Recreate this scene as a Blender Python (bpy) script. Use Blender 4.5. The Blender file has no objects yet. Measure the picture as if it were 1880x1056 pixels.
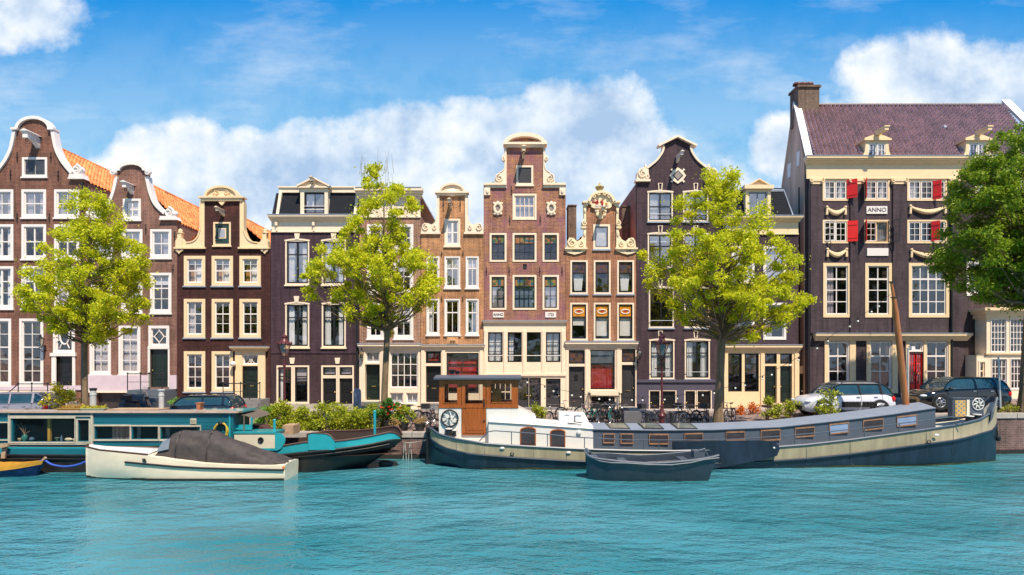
import bpy, bmesh, math, random
import numpy as np
from mathutils import Vector, Matrix
from mathutils.geometry import tessellate_polygon

# ------------------------------------------------------------------ camera, sky, sun, exposure
S = bpy.context.scene
EYE, FPX, HOR = 3.14, 1100.0, 660.0          # eye height, focal length and horizon in photo pixels
cam = bpy.data.objects.new('camera', bpy.data.cameras.new('camera'))
S.collection.objects.link(cam)
cam.location = (0, 0, EYE); cam.rotation_euler = (math.radians(90), 0, 0)
cam.data.sensor_width = 36; cam.data.lens = 36*FPX/1880
cam.data.shift_y = (HOR-528)/1880
cam.data.clip_start = .1; cam.data.clip_end = 3000
S.camera = cam
S.view_settings.view_transform = 'Standard'; S.view_settings.look = 'None'
S.view_settings.gamma = 1; S.view_settings.exposure = 0.46
S.cycles.max_bounces = 6; S.cycles.transparent_max_bounces = 12
S.cycles.caustics_reflective = False; S.cycles.caustics_refractive = False
S.cycles.sample_clamp_indirect = 6

SUN_EL, SUN_AZ = math.radians(57), math.radians(24)   # azimuth measured from -Y (behind the camera) towards +X
sdir = Vector((math.sin(SUN_AZ)*math.cos(SUN_EL), -math.cos(SUN_AZ)*math.cos(SUN_EL), math.sin(SUN_EL)))
sun = bpy.data.objects.new('sun', bpy.data.lights.new('sun', 'SUN'))
S.collection.objects.link(sun)
sun.data.energy = 5.0; sun.data.angle = math.radians(.5); sun.data.color = (1, .87, .69)
sun.rotation_euler = sdir.to_track_quat('Z', 'Y').to_euler()
sun.location = (30, -30, 40)

W = bpy.data.worlds.new('World'); S.world = W; W.use_nodes = True
def world():
    nt = W.node_tree; N = nt.nodes; L = nt.links; N.clear()
    out = N.new('ShaderNodeOutputWorld'); bg = N.new('ShaderNodeBackground')
    sky = N.new('ShaderNodeTexSky'); sky.sky_type = 'NISHITA'; sky.sun_disc = False
    sky.sun_elevation = SUN_EL; sky.sun_rotation = math.pi - SUN_AZ
    sky.air_density = 1.0; sky.dust_density = .3; sky.ozone_density = 2.2
    hs = N.new('ShaderNodeHueSaturation'); hs.inputs['Saturation'].default_value = 1.75
    hs.inputs['Hue'].default_value = .485; hs.inputs['Value'].default_value = 1.5
    L.new(sky.outputs[0], hs.inputs['Color'])
    tc = N.new('ShaderNodeTexCoord'); sep = N.new('ShaderNodeSeparateXYZ'); L.new(tc.outputs['Generated'], sep.inputs[0])
    def M(op, a, b=None, c=None):
        m = N.new('ShaderNodeMath'); m.operation = op
        for i, v in enumerate((a, b, c)):
            if v is None: continue
            if isinstance(v, (int, float)): m.inputs[i].default_value = v
            else: L.new(v, m.inputs[i])
        return m.outputs[0]
    ay = M('MAXIMUM', M('ABSOLUTE', sep.outputs[1]), .05)
    u = M('DIVIDE', sep.outputs[0], ay); v = M('DIVIDE', sep.outputs[2], ay)
    gr = N.new('ShaderNodeValToRGB'); L.new(v, gr.inputs[0]); gr.color_ramp.elements[0].position = .05; gr.color_ramp.elements[0].color = (3.2, 6.2, 8.6, 1)
    gr.color_ramp.elements[1].position = .6; gr.color_ramp.elements[1].color = (.05, 2.7, 7.3, 1); e_ = gr.color_ramp.elements.new(.33); e_.color = (.9, 4.6, 8.1, 1)
    sm = N.new('ShaderNodeMix'); sm.data_type = 'RGBA'; sm.inputs[0].default_value = .93; L.new(hs.outputs[0], sm.inputs[6]); L.new(gr.outputs[0], sm.inputs[7])
    # (x, y, rx, ry) of the cloud heaps, on the sky plane one unit ahead
    heaps = [(330, 305, 120, 85), (470, 310, 160, 75), (620, 300, 180, 95), (770, 270, 130, 80), (900, 255, 140, 85), (1075, 235, 150, 92),
             (1000, 360, 330, 150), (560, 400, 420, 110), (1185, 300, 110, 80), (1440, 270, 80, 75), (1690, 150, 140, 85), (1850, 165, 130, 90),
             (1790, 260, 380, 130), (20, 30, 125, 75), (290, 380, 130, 70), (1640, 225, 110, 80), (1860, 250, 220, 130), (150, 420, 260, 120), (1330, 400, 300, 90), (700, 430, 600, 190), (1080, 420, 400, 190)]
    f = None
    for (x, y, rx, ry) in heaps:
        du = M('MULTIPLY', M('SUBTRACT', u, (x-940)/FPX), FPX/rx); dv = M('MULTIPLY', M('SUBTRACT', v, (HOR-y)/FPX), FPX/ry)
        q = M('SUBTRACT', 1, M('ADD', M('MULTIPLY', du, du), M('MULTIPLY', dv, dv)))
        f = q if f is None else M('SMOOTH_MAX', f, q, .25)
    f = M('MAXIMUM', f, -3)
    cmb = N.new('ShaderNodeCombineXYZ'); L.new(u, cmb.inputs[0]); L.new(v, cmb.inputs[1])
    def noise(scale, det, rough, off=(0, 0, 0), sc=(1, 1, 1)):
        mp = N.new('ShaderNodeMapping'); mp.inputs['Location'].default_value = off; mp.inputs['Scale'].default_value = sc
        L.new(cmb.outputs[0], mp.inputs[0])
        n = N.new('ShaderNodeTexNoise'); n.inputs['Scale'].default_value = scale; n.inputs['Detail'].default_value = det
        n.inputs['Roughness'].default_value = rough; L.new(mp.outputs[0], n.inputs['Vector']); return n.outputs[0]
    n1 = noise(6.5, 13, .6); n2 = noise(6.5, 8, .55, (.014, -.03, 0)); n3 = noise(4.0, 4, .5, (3, 1, 0)); n4 = noise(2.3, 6, .5, (5, 2, 0))
    d = M('ADD', f, M('MULTIPLY', M('SUBTRACT', n1, .5), 3.0))
    d = M('ADD', d, M('MULTIPLY', M('SUBTRACT', n4, .5), 1.6))
    mr = N.new('ShaderNodeMapRange'); mr.interpolation_type = 'SMOOTHSTEP'; L.new(d, mr.inputs[0])
    mr.inputs[1].default_value = -.55; mr.inputs[2].default_value = .5
    # thin wisps and veil low in the sky
    w = noise(4, 6, .6, (1, 2, 0), (1, 3.2, 1))
    mw = N.new('ShaderNodeMapRange'); L.new(w, mw.inputs[0]); mw.inputs[1].default_value = .5; mw.inputs[2].default_value = .85; mw.inputs[4].default_value = .42
    low = N.new('ShaderNodeMapRange'); L.new(v, low.inputs[0]); low.inputs[1].default_value = .62; low.inputs[2].default_value = .2; low.inputs[4].default_value = .45
    alpha = M('MINIMUM', M('MAXIMUM', mr.outputs[0], M('ADD', mw.outputs[0], low.outputs[0])), .97)
    lit = M('ADD', M('MULTIPLY', M('SUBTRACT', n1, n2), 3.4), M('ADD', M('SUBTRACT', .78, M('MULTIPLY', M('MINIMUM', M('MAXIMUM', d, 0), 1.3), .38)), M('MULTIPLY', M('SUBTRACT', n3, .5), 1.7)))
    cr = N.new('ShaderNodeValToRGB'); L.new(lit, cr.inputs[0])
    cr.color_ramp.elements[0].position = .02; cr.color_ramp.elements[0].color = (4.0, 5.5, 7.7, 1)
    cr.color_ramp.elements[1].position = .95; cr.color_ramp.elements[1].color = (9.4, 9.6, 9.8, 1)
    e = cr.color_ramp.elements.new(.5); e.color = (6.8, 7.8, 9.0, 1)
    mx = N.new('ShaderNodeMix'); mx.data_type = 'RGBA'
    L.new(alpha, mx.inputs[0]); L.new(sm.outputs[2], mx.inputs[6]); L.new(cr.outputs[0], mx.inputs[7])
    L.new(mx.outputs[2], bg.inputs[0]); bg.inputs[1].default_value = .08
    L.new(bg.outputs[0], out.inputs[0])
world()

# ------------------------------------------------------------------ helpers
random.seed(7); RNG = np.random.default_rng(7)
BASE = {}
def X(px, Y): return (px-940)*Y/FPX
def Z(py, Y): return EYE+(HOR-py)*Y/FPX
FY = 36.7                                     # distance of the row of house fronts
def fx(p): return X(p, FY)
def fz(p): return Z(p, FY)
QP = [(-60, 27.2), (-40, 27.0), (4, 27.0), (22, 28.3), (40, 30.2), (62, 33)]           # the line of the quay edge
def quay_y(x):
    for (a, b), (c, d) in zip(QP, QP[1:]):
        if x <= c: return b+(d-b)*(x-a)/(c-a)
    return QP[-1][1]
def sstep(a, b, t):
    t = min(1, max(0, (t-a)/(b-a))); return t*t*(3-2*t)
def street_z(x, y=28): return .72*sstep(9, 19, x-(y-28)*.5)
WATER = -1.33

MATS = {}
def nodes_of(name):
    m = bpy.data.materials.new(name); m.use_nodes = True
    nt = m.node_tree; return m, nt, nt.nodes, nt.links, nt.nodes['Principled BSDF']
def mat(name, col, rough=.6, metal=0, var=.12, scale=3, bump=0, bscale=40, spec=.5, coat=0, stretch=None, cell=0, cvar=.4):
    if name in MATS: return MATS[name]
    m, nt, N, L, P = nodes_of(name)
    P.inputs['Roughness'].default_value = rough; P.inputs['Metallic'].default_value = metal
    P.inputs['Specular IOR Level'].default_value = spec; P.inputs['Coat Weight'].default_value = coat
    tc = N.new('ShaderNodeTexCoord'); vec = tc.outputs['Object']
    if stretch:
        mp = N.new('ShaderNodeMapping'); mp.inputs['Scale'].default_value = stretch; L.new(vec, mp.inputs[0]); vec = mp.outputs[0]
    n = N.new('ShaderNodeTexNoise'); n.inputs['Scale'].default_value = scale; n.inputs['Detail'].default_value = 6; n.inputs['Roughness'].default_value = .65
    L.new(vec, n.inputs['Vector'])
    r = N.new('ShaderNodeValToRGB'); L.new(n.outputs[0], r.inputs[0])
    r.color_ramp.elements[0].position = .3; r.color_ramp.elements[1].position = .72
    r.color_ramp.elements[0].color = tuple(c*(1-var) for c in col)+(1,)
    r.color_ramp.elements[1].color = tuple(min(1, c*(1+var)) for c in col)+(1,)
    co = r.outputs[0]
    if cell:                       # each tile its own tone
        v = N.new('ShaderNodeTexVoronoi'); v.inputs['Scale'].default_value = cell; L.new(vec, v.inputs['Vector']); s2 = N.new('ShaderNodeSeparateXYZ'); L.new(v.outputs['Color'], s2.inputs[0])
        q = N.new('ShaderNodeMapRange'); L.new(s2.outputs[0], q.inputs[0]); q.inputs[3].default_value = 1-cvar; q.inputs[4].default_value = 1+cvar
        vm = N.new('ShaderNodeVectorMath'); vm.operation = 'SCALE'; L.new(co, vm.inputs[0]); L.new(q.outputs[0], vm.inputs['Scale']); co = vm.outputs[0]
    L.new(co, P.inputs['Base Color'])
    if bump:
        n2 = N.new('ShaderNodeTexNoise'); n2.inputs['Scale'].default_value = bscale; n2.inputs['Detail'].default_value = 4; L.new(vec, n2.inputs['Vector'])
        b = N.new('ShaderNodeBump'); b.inputs['Strength'].default_value = bump; b.inputs['Distance'].default_value = .02
        L.new(n2.outputs[0], b.inputs['Height']); L.new(b.outputs[0], P.inputs['Normal'])
    MATS[name] = m; return m
def brick(name, c1, c2, mortar, rough=.85, bw=.24, bh=.085, mort=.014, bump=.4, stain=.35, patch=None):
    m, nt, N, L, P = nodes_of(name)
    P.inputs['Roughness'].default_value = rough; P.inputs['Specular IOR Level'].default_value = .3
    tc = N.new('ShaderNodeTexCoord'); sp = N.new('ShaderNodeSeparateXYZ'); L.new(tc.outputs['Object'], sp.inputs[0])
    ad = N.new('ShaderNodeMath'); ad.operation = 'ADD'; L.new(sp.outputs[0], ad.inputs[0]); L.new(sp.outputs[1], ad.inputs[1])
    cb = N.new('ShaderNodeCombineXYZ'); L.new(ad.outputs[0], cb.inputs[0]); L.new(sp.outputs[2], cb.inputs[1])
    b = N.new('ShaderNodeTexBrick'); L.new(cb.outputs[0], b.inputs['Vector'])
    b.inputs['Scale'].default_value = 1; b.inputs['Brick Width'].default_value = bw; b.inputs['Row Height'].default_value = bh
    b.inputs['Mortar Size'].default_value = mort; b.inputs['Mortar Smooth'].default_value = .3; b.inputs['Bias'].default_value = 0
    b.inputs['Color1'].default_value = c1+(1,); b.inputs['Color2'].default_value = c2+(1,); b.inputs['Mortar'].default_value = mortar+(1,)
    n = N.new('ShaderNodeTexNoise'); n.inputs['Scale'].default_value = .7; n.inputs['Detail'].default_value = 8; n.inputs['Roughness'].default_value = .7
    L.new(tc.outputs['Object'], n.inputs['Vector'])
    mr = N.new('ShaderNodeMapRange'); L.new(n.outputs[0], mr.inputs[0]); mr.inputs[1].default_value = .3; mr.inputs[2].default_value = .7
    mr.inputs[3].default_value = 1-stain; mr.inputs[4].default_value = 1+stain*.7
    mx = N.new('ShaderNodeVectorMath'); mx.operation = 'SCALE'; L.new(b.outputs[0], mx.inputs[0]); L.new(mr.outputs[0], mx.inputs['Scale'])
    sk = N.new('ShaderNodeTexNoise'); sk.inputs['Scale'].default_value = 1; sk.inputs['Detail'].default_value = 7; sk.inputs['Roughness'].default_value = .75
    smp = N.new('ShaderNodeMapping'); smp.inputs['Scale'].default_value = (3.5, 3.5, .35); L.new(tc.outputs['Object'], smp.inputs[0]); L.new(smp.outputs[0], sk.inputs['Vector'])
    sr = N.new('ShaderNodeMapRange'); L.new(sk.outputs[0], sr.inputs[0]); sr.inputs[1].default_value = .42; sr.inputs[2].default_value = .68; sr.inputs[3].default_value = 1.12; sr.inputs[4].default_value = .5
    m2 = N.new('ShaderNodeVectorMath'); m2.operation = 'SCALE'; L.new(mx.outputs[0], m2.inputs[0]); L.new(sr.outputs[0], m2.inputs['Scale'])
    col = m2.outputs[0]
    if patch:
        n3 = N.new('ShaderNodeTexNoise'); n3.inputs['Scale'].default_value = 1.1; n3.inputs['Detail'].default_value = 4
        mp = N.new('ShaderNodeMapping'); mp.inputs['Location'].default_value = (7, 3, 5); L.new(tc.outputs['Object'], mp.inputs[0]); L.new(mp.outputs[0], n3.inputs['Vector'])
        r3 = N.new('ShaderNodeMapRange'); L.new(n3.outputs[0], r3.inputs[0]); r3.inputs[1].default_value = .45; r3.inputs[2].default_value = .62; r3.inputs[4].default_value = .55
        mm = N.new('ShaderNodeMix'); mm.data_type = 'RGBA'; L.new(r3.outputs[0], mm.inputs[0]); L.new(col, mm.inputs[6]); mm.inputs[7].default_value = patch+(1,)
        col = mm.outputs[2]
    L.new(col, P.inputs['Base Color'])
    bp = N.new('ShaderNodeBump'); bp.inputs['Strength'].default_value = bump; bp.inputs['Distance'].default_value = .012; bp.invert = True
    L.new(b.outputs['Fac'], bp.inputs['Height']); L.new(bp.outputs[0], P.inputs['Normal'])
    MATS[name] = m; return m
def glass(name, tint=(.55, .6, .6), refl=.2, dark=False, trans=.9):
    m, nt, N, L, P = nodes_of(name); N.remove(P)
    out = N['Material Output']
    gl = N.new('ShaderNodeBsdfGlossy'); gl.inputs['Roughness'].default_value = .03; gl.inputs['Color'].default_value = (.95, .93, 1, 1)
    tr = N.new('ShaderNodeBsdfTransparent'); tr.inputs[0].default_value = tint+(1,)
    # Schlick reflection, the same from both faces of the pane
    ge = N.new('ShaderNodeNewGeometry'); dt = N.new('ShaderNodeVectorMath'); dt.operation = 'DOT_PRODUCT'; L.new(ge.outputs['Normal'], dt.inputs[0]); L.new(ge.outputs['Incoming'], dt.inputs[1])
    def M(op, a, b):
        x = N.new('ShaderNodeMath'); x.operation = op; x.use_clamp = op == 'ADD'
        for i, v in enumerate((a, b)):
            if v is None: continue
            if isinstance(v, (int, float)): x.inputs[i].default_value = v
            else: L.new(v, x.inputs[i])
        return x.outputs[0]
    ab = M('ABSOLUTE', dt.outputs['Value'], None); pw_ = M('POWER', M('SUBTRACT', 1, ab), 5)
    fac = M('ADD', M('MULTIPLY', pw_, .9), .04+refl)
    tc = N.new('ShaderNodeTexCoord'); n = N.new('ShaderNodeTexNoise'); n.inputs['Scale'].default_value = 1.3; n.inputs['Detail'].default_value = 1
    L.new(tc.outputs['Object'], n.inputs['Vector'])
    b = N.new('ShaderNodeBump'); b.inputs['Strength'].default_value = .25; b.inputs['Distance'].default_value = .05; L.new(n.outputs[0], b.inputs['Height'])
    L.new(b.outputs[0], gl.inputs['Normal'])
    mx = N.new('ShaderNodeMixShader'); L.new(fac, mx.inputs[0]); L.new(tr.outputs[0], mx.inputs[1]); L.new(gl.outputs[0], mx.inputs[2])
    L.new(mx.outputs[0], out.inputs[0]); MATS[name] = m; return m
def leaves(name, c1, c2, trans=.4):
    m, nt, N, L, P = nodes_of(name); out = N['Material Output']
    tc = N.new('ShaderNodeTexCoord'); n = N.new('ShaderNodeTexNoise'); n.inputs['Scale'].default_value = 2.6; n.inputs['Detail'].default_value = 6; n.inputs['Roughness'].default_value = .95
    L.new(tc.outputs['Object'], n.inputs['Vector'])
    r = N.new('ShaderNodeValToRGB'); L.new(n.outputs[0], r.inputs[0]); r.color_ramp.elements[0].position = .35; r.color_ramp.elements[1].position = .65
    r.color_ramp.elements[0].color = c1+(1,); r.color_ramp.elements[1].color = c2+(1,)
    L.new(r.outputs[0], P.inputs['Base Color']); P.inputs['Roughness'].default_value = .5; P.inputs['Specular IOR Level'].default_value = .35
    t = N.new('ShaderNodeBsdfTranslucent'); L.new(r.outputs[0], t.inputs[0])
    mx = N.new('ShaderNodeMixShader'); mx.inputs[0].default_value = trans; L.new(P.outputs[0], mx.inputs[1]); L.new(t.outputs[0], mx.inputs[2])
    L.new(mx.outputs[0], out.inputs[0]); MATS[name] = m; return m

class MB:
    def __init__(s): s.v = []; s.f = []; s.m = []
    def add(s, vs, fs, m=0):
        k = len(s.v); s.v += [tuple(v) for v in vs]
        for f in fs: s.f.append(tuple(i+k for i in f)); s.m.append(m)
        return s
    def box(s, x0, x1, y0, y1, z0, z1, m=0):
        return s.add([(x, y, z) for x in (x0, x1) for y in (y0, y1) for z in (z0, z1)],
                     [(0, 1, 3, 2), (4, 6, 7, 5), (0, 4, 5, 1), (2, 3, 7, 6), (0, 2, 6, 4), (1, 5, 7, 3)], m)
    def prism(s, poly, y0, y1, m=0):
        n = len(poly)
        tris = tessellate_polygon([[Vector((a, b, 0)) for a, b in poly]])
        vs = [(a, y0, b) for a, b in poly]+[(a, y1, b) for a, b in poly]
        fs = [tuple(t) for t in tris]+[tuple(i+n for i in t[::-1]) for t in tris]
        fs += [(i, (i+1) % n, n+(i+1) % n, n+i) for i in range(n)]
        return s.add(vs, fs, m)
    def stroke(s, path, w, y0, y1, m=0, closed=False):
        n = len(path); L = []; R = []
        for i in range(n):
            a = path[(i-1) % n] if (closed or i) else path[i]; b = path[(i+1) % n] if (closed or i < n-1) else path[i]
            dx, dz = b[0]-a[0], b[1]-a[1]; l = math.hypot(dx, dz) or 1; nx, nz = -dz/l, dx/l
            ww = w[i] if isinstance(w, (list, tuple)) else w
            L.append((path[i][0]+nx*ww/2, path[i][1]+nz*ww/2)); R.append((path[i][0]-nx*ww/2, path[i][1]-nz*ww/2))
        vs = []
        for l, r in zip(L, R): vs += [(l[0], y0, l[1]), (r[0], y0, r[1]), (r[0], y1, r[1]), (l[0], y1, l[1])]
        fs = []
        for i in range(n if closed else n-1):
            a = 4*i; b = 4*((i+1) % n)
            for k in range(4): fs.append((a+k, b+k, b+(k+1) % 4, a+(k+1) % 4))
        if not closed: fs += [(0, 1, 2, 3), (4*n-4, 4*n-3, 4*n-2, 4*n-1)]
        return s.add(vs, fs, m)
    def tube(s, pts, r, n=6, m=0, closed=False):
        P = [Vector(p) for p in pts]; N_ = len(P); vs = []; fs = []; prev = None
        for i, p in enumerate(P):
            a = P[(i-1) % N_] if (closed or i) else p; b = P[(i+1) % N_] if (closed or i < N_-1) else p
            t = (b-a).normalized() if (b-a).length > 1e-9 else Vector((0, 0, 1))
            if prev is None: u = t.orthogonal().normalized()
            else:
                u = prev-t*prev.dot(t); u = u.normalized() if u.length > 1e-6 else t.orthogonal().normalized()
            prev = u; w = t.cross(u); rr = r[i] if isinstance(r, (list, tuple)) else r
            for k in range(n):
                an = 2*math.pi*k/n; q = p+(u*math.cos(an)+w*math.sin(an))*rr; vs.append(tuple(q))
        for i in range(N_ if closed else N_-1):
            a = i*n; b = ((i+1) % N_)*n
            for k in range(n): fs.append((a+k, b+k, b+(k+1) % n, a+(k+1) % n))
        if not closed: fs += [tuple(range(n))[::-1], tuple(range((N_-1)*n, N_*n))]
        return s.add(vs, fs, m)
    def lathe(s, c, prof, n=12, m=0, axis='z', sq=False):
        vs = []; fs = []
        for (r, z) in prof:
            for k in range(n):
                a = 2*math.pi*(k+(.5 if sq else 0))/n; p, q = r*math.cos(a), r*math.sin(a)
                vs.append((c[0]+p, c[1]+q, c[2]+z) if axis == 'z' else ((c[0]+p, c[1]+z, c[2]+q) if axis == 'y' else (c[0]+z, c[1]+p, c[2]+q)))
        for i in range(len(prof)-1):
            for k in range(n): fs.append((i*n+k, i*n+(k+1) % n, (i+1)*n+(k+1) % n, (i+1)*n+k))
        fs += [tuple(range(n))[::-1], tuple(range((len(prof)-1)*n, len(prof)*n))]
        return s.add(vs, fs, m)
    def ring(s, c, R, r, n=20, k=6, axis='y', m=0):
        pts = []
        for i in range(n):
            a = 2*math.pi*i/n; p, q = R*math.cos(a), R*math.sin(a)
            pts.append((c[0]+p, c[1], c[2]+q) if axis == 'y' else ((c[0]+p, c[1]+q, c[2]) if axis == 'z' else (c[0], c[1]+p, c[2]+q)))
        return s.tube(pts, r, k, m, True)
    def blob(s, c, r, n=8, m=0):
        rx, ry, rz = r if isinstance(r, (tuple, list)) else (r, r, r)
        vs = []; fs = []
        for i in range(1, n):
            t = math.pi*i/n
            for k in range(n*2): a = math.pi*k/n; vs.append((c[0]+rx*math.sin(t)*math.cos(a), c[1]+ry*math.sin(t)*math.sin(a), c[2]+rz*math.cos(t)))
        w = n*2
        for i in range(n-2):
            for k in range(w): fs.append((i*w+k, (i+1)*w+k, (i+1)*w+(k+1) % w, i*w+(k+1) % w))
        fs += [tuple(range(w)), tuple(range((n-2)*w, (n-1)*w))[::-1]]
        return s.add(vs, fs, m)
    def loft(s, secs, m=0, cap=True, closed=True, mf=None):
        n = len(secs[0]); vs = [p for q in secs for p in q]; k0 = len(s.v); s.v += [tuple(v) for v in vs]
        for i in range(len(secs)-1):
            for k in range(n if closed else n-1):
                s.f.append(tuple(k0+j for j in (i*n+k, (i+1)*n+k, (i+1)*n+(k+1) % n, i*n+(k+1) % n))); s.m.append(mf(i, k) if mf else m)
        if cap:
            s.f.append(tuple(k0+j for j in range(n))[::-1]); s.m.append(m); s.f.append(tuple(k0+j for j in range((len(secs)-1)*n, len(secs)*n))); s.m.append(m)
        return s
    def build(s, name, mats, parent=None, smooth=False, label=None, recalc=True):
        off = BASE.get(parent.name, (0, 0, 0)) if parent else (0, 0, 0)
        me = bpy.data.meshes.new(name)
        me.from_pydata([(x-off[0], y-off[1], z-off[2]) for x, y, z in s.v], [], s.f)
        if not isinstance(mats, (list, tuple)): mats = [mats]
        for mm in mats: me.materials.append(mm)
        if len(mats) > 1: me.polygons.foreach_set('material_index', s.m)
        if recalc:
            b = bmesh.new(); b.from_mesh(me); bmesh.ops.recalc_face_normals(b, faces=b.faces); b.to_mesh(me); b.free()
        if smooth:
            me.polygons.foreach_set('use_smooth', [True]*len(me.polygons)); me.set_sharp_from_angle(angle=math.radians(38))
        me.update()
        o = bpy.data.objects.new(name, me); S.collection.objects.link(o)
        if parent: o.parent = parent; BASE[o.name] = off
        else: BASE[o.name] = (0, 0, 0)
        if label: o['label'] = label
        return o
def tag(o, label=None, cat=None, group=None, kind=None):
    if label: o['label'] = label
    if cat: o['category'] = cat
    if group: o['group'] = group
    if kind: o['kind'] = kind
    return o
def thing(name, label, cat, loc=(0, 0, 0), group=None):
    o = bpy.data.objects.new(name, None); S.collection.objects.link(o); o.location = loc; o.empty_display_size = .3
    BASE[o.name] = tuple(loc); return tag(o, label, cat, group)
KIDS = {}
def dup(root, loc, rz=0, label=None, sc=None):
    r = root.copy(); S.collection.objects.link(r); r.location = loc; r.rotation_euler = (0, 0, rz)
    if sc: r.scale = sc
    if label: r['label'] = label
    if root.name not in KIDS: KIDS[root.name] = [(c, list(c.children)) for c in root.children]
    for ch, gs in KIDS[root.name]:
        c = ch.copy(); S.collection.objects.link(c); c.parent = r
        for g in gs:
            d = g.copy(); S.collection.objects.link(d); d.parent = c
    return r
def curve(pts, n=6):
    """smooth line through the points (Catmull-Rom)"""
    P = [pts[0]]+list(pts)+[pts[-1]]; out = []
    for i in range(1, len(P)-2):
        for k in range(n):
            t = k/n; out.append(tuple(.5*((2*P[i][j])+(-P[i-1][j]+P[i+1][j])*t+(2*P[i-1][j]-5*P[i][j]+4*P[i+1][j]-P[i+2][j])*t*t+(-P[i-1][j]+3*P[i][j]-3*P[i+1][j]+P[i+2][j])*t**3) for j in range(len(pts[0]))))
    out.append(tuple(pts[-1])); return out
def arc(cx, cz, rx, rz, a0, a1, n=14):
    return [(cx+rx*math.cos(math.radians(a0+(a1-a0)*i/n)), cz+rz*math.sin(math.radians(a0+(a1-a0)*i/n))) for i in range(n+1)]
def lettering(txt, x, y, z, size, m, parent, depth=.01, sx=1):
    cu = bpy.data.curves.new('lettering', 'FONT'); cu.body = txt; cu.size = size; cu.extrude = depth; cu.align_x = 'CENTER'; cu.align_y = 'CENTER'; cu.offset = size*.01
    t = bpy.data.objects.new('lettering_curve', cu); S.collection.objects.link(t)
    dg = bpy.context.evaluated_depsgraph_get(); me = bpy.data.meshes.new_from_object(t.evaluated_get(dg)); bpy.data.objects.remove(t)
    off = BASE[parent.name]
    me.transform(Matrix.Translation((x-off[0], y-off[1], z-off[2])) @ Matrix.Rotation(math.pi/2, 4, 'X') @ Matrix.Scale(sx, 4, (1, 0, 0)))
    me.materials.clear(); me.materials.append(m)
    o = bpy.data.objects.new('lettering', me); S.collection.objects.link(o); o.parent = parent; BASE[o.name] = off; return o
# ------------------------------------------------------------------ materials
CREAM = mat('cream_paint', (.82, .61, .37), .5, var=.05); CREAM2 = mat('pale_cream_paint', (.84, .68, .51), .5, var=.06)
STONE = mat('sandstone', (.84, .68, .45), .8, var=.16, scale=6, bump=.4, bscale=25)
WHITE = mat('white_paint', (.8, .73, .69), .45, var=.04); LILAC = mat('lilac_plaster', (.62, .5, .56), .7, var=.07)
LEAD = mat('lead_flashing', (.3, .34, .42), .5, var=.15)
DGREEN = mat('dark_green_paint', (.012, .022, .018), .3, var=.2); BLACKP = mat('black_paint', (.012, .012, .014), .3, var=.2)
DBROWN = mat('dark_brown_paint', (.03, .017, .012), .35, var=.2); SLATE = mat('slate', (.016, .018, .025), .85, spec=.15, var=.5, scale=9, stretch=(1, 1, 4))
IRON = mat('wrought_iron', (.012, .014, .016), .5, var=.2); GREYD = mat('dark_grey_door', (.04, .036, .04), .4, var=.1)
REDP = mat('red_paint', (.72, .012, .008), .4, var=.08); SHUTB = mat('shutter_grey_blue', (.055, .06, .075), .5, var=.2)
SHUTG = mat('shutter_green', (.018, .05, .04), .5, var=.2); BRASS = mat('brass', (.6, .42, .15), .3, .9)
CURT = mat('white_curtain', (.74, .72, .74), .9, var=.08, scale=14, stretch=(3, 1, .3)); BLIND = mat('white_blind', (.68, .66, .72), .8, var=.03)
REDC = mat('red_curtain', (.42, .02, .02), .8, var=.25, scale=8, stretch=(4, 1, .2)); LACE = mat('sheer_curtain', (.5, .44, .48), .9, var=.1, scale=12, stretch=(3, 1, .3))
OCHREC = mat('ochre_curtain', (.42, .2, .06), .9, var=.2, scale=10, stretch=(4, 1, .3)); BLUEC = mat('blue_blind', (.25, .34, .5), .8, var=.04)
ROOM = mat('painted_dim_room', (.05, .036, .03), .9, var=.5, scale=1.2); SIDE = mat('weathered_side_wall', (.26, .16, .13), .9, var=.3, scale=1)  # ROOM puts the darkness of unlit interiors into its colour
CONC = mat('concrete', (.38, .34, .3), .85, var=.18, scale=4); STEP = mat('bluestone_step', (.2, .19, .19), .7, var=.2, scale=5)
GL = glass('window_glass', (.93, .95, .95), .1); GLB = glass('bright_window_glass', (.93, .94, .95), .32)
B1 = brick('red_brown_brick', (0.242, 0.090, 0.050), (0.153, 0.055, 0.038), (0.226, 0.144, 0.117))
B2 = brick('brown_brick', (0.274, 0.119, 0.077), (0.186, 0.077, 0.054), (0.274, 0.187, 0.162))
B3 = brick('black_brown_brick', (0.090, 0.029, 0.023), (0.054, 0.018, 0.017), (0.045, 0.019, 0.017), stain=.4, bump=.25)
B4 = brick('violet_black_brick', (0.081, 0.043, 0.060), (0.058, 0.031, 0.046), (0.049, 0.029, 0.038), stain=.2, bump=.25)
B4L = brick('purple_plinth_brick', (.075, .038, .045), (.05, .028, .036), (.05, .032, .036), stain=.25, bump=.3)
B5 = brick('mixed_brown_brick', (0.403, 0.179, 0.094), (0.246, 0.112, 0.077), (0.470, 0.336, 0.264))
B6 = brick('orange_brown_brick', (.52, .22, .075), (.36, .14, .055), (.54, .35, .22))
B7 = brick('purple_red_brick', (.4, .16, .06), (.22, .08, .07), (.46, .28, .2), patch=(.26, .1, .15))
B8 = brick('warm_red_brick', (.42, .16, .07), (.3, .11, .055), (.44, .27, .18))
B9 = brick('aubergine_brick', (.08, .048, .06), (.056, .034, .045), (.05, .033, .04), stain=.25, bump=.25)
B11 = brick('dark_aubergine_brick', (.088, .06, .072), (.064, .044, .055), (.06, .043, .05), stain=.3, bump=.25)
QB = brick('quay_brick', (.2, .1, .09), (.13, .07, .07), (.22, .17, .15), stain=.5)
CHB = brick('chimney_brick', (.2, .12, .08), (.12, .08, .06), (.22, .17, .14))
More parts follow.
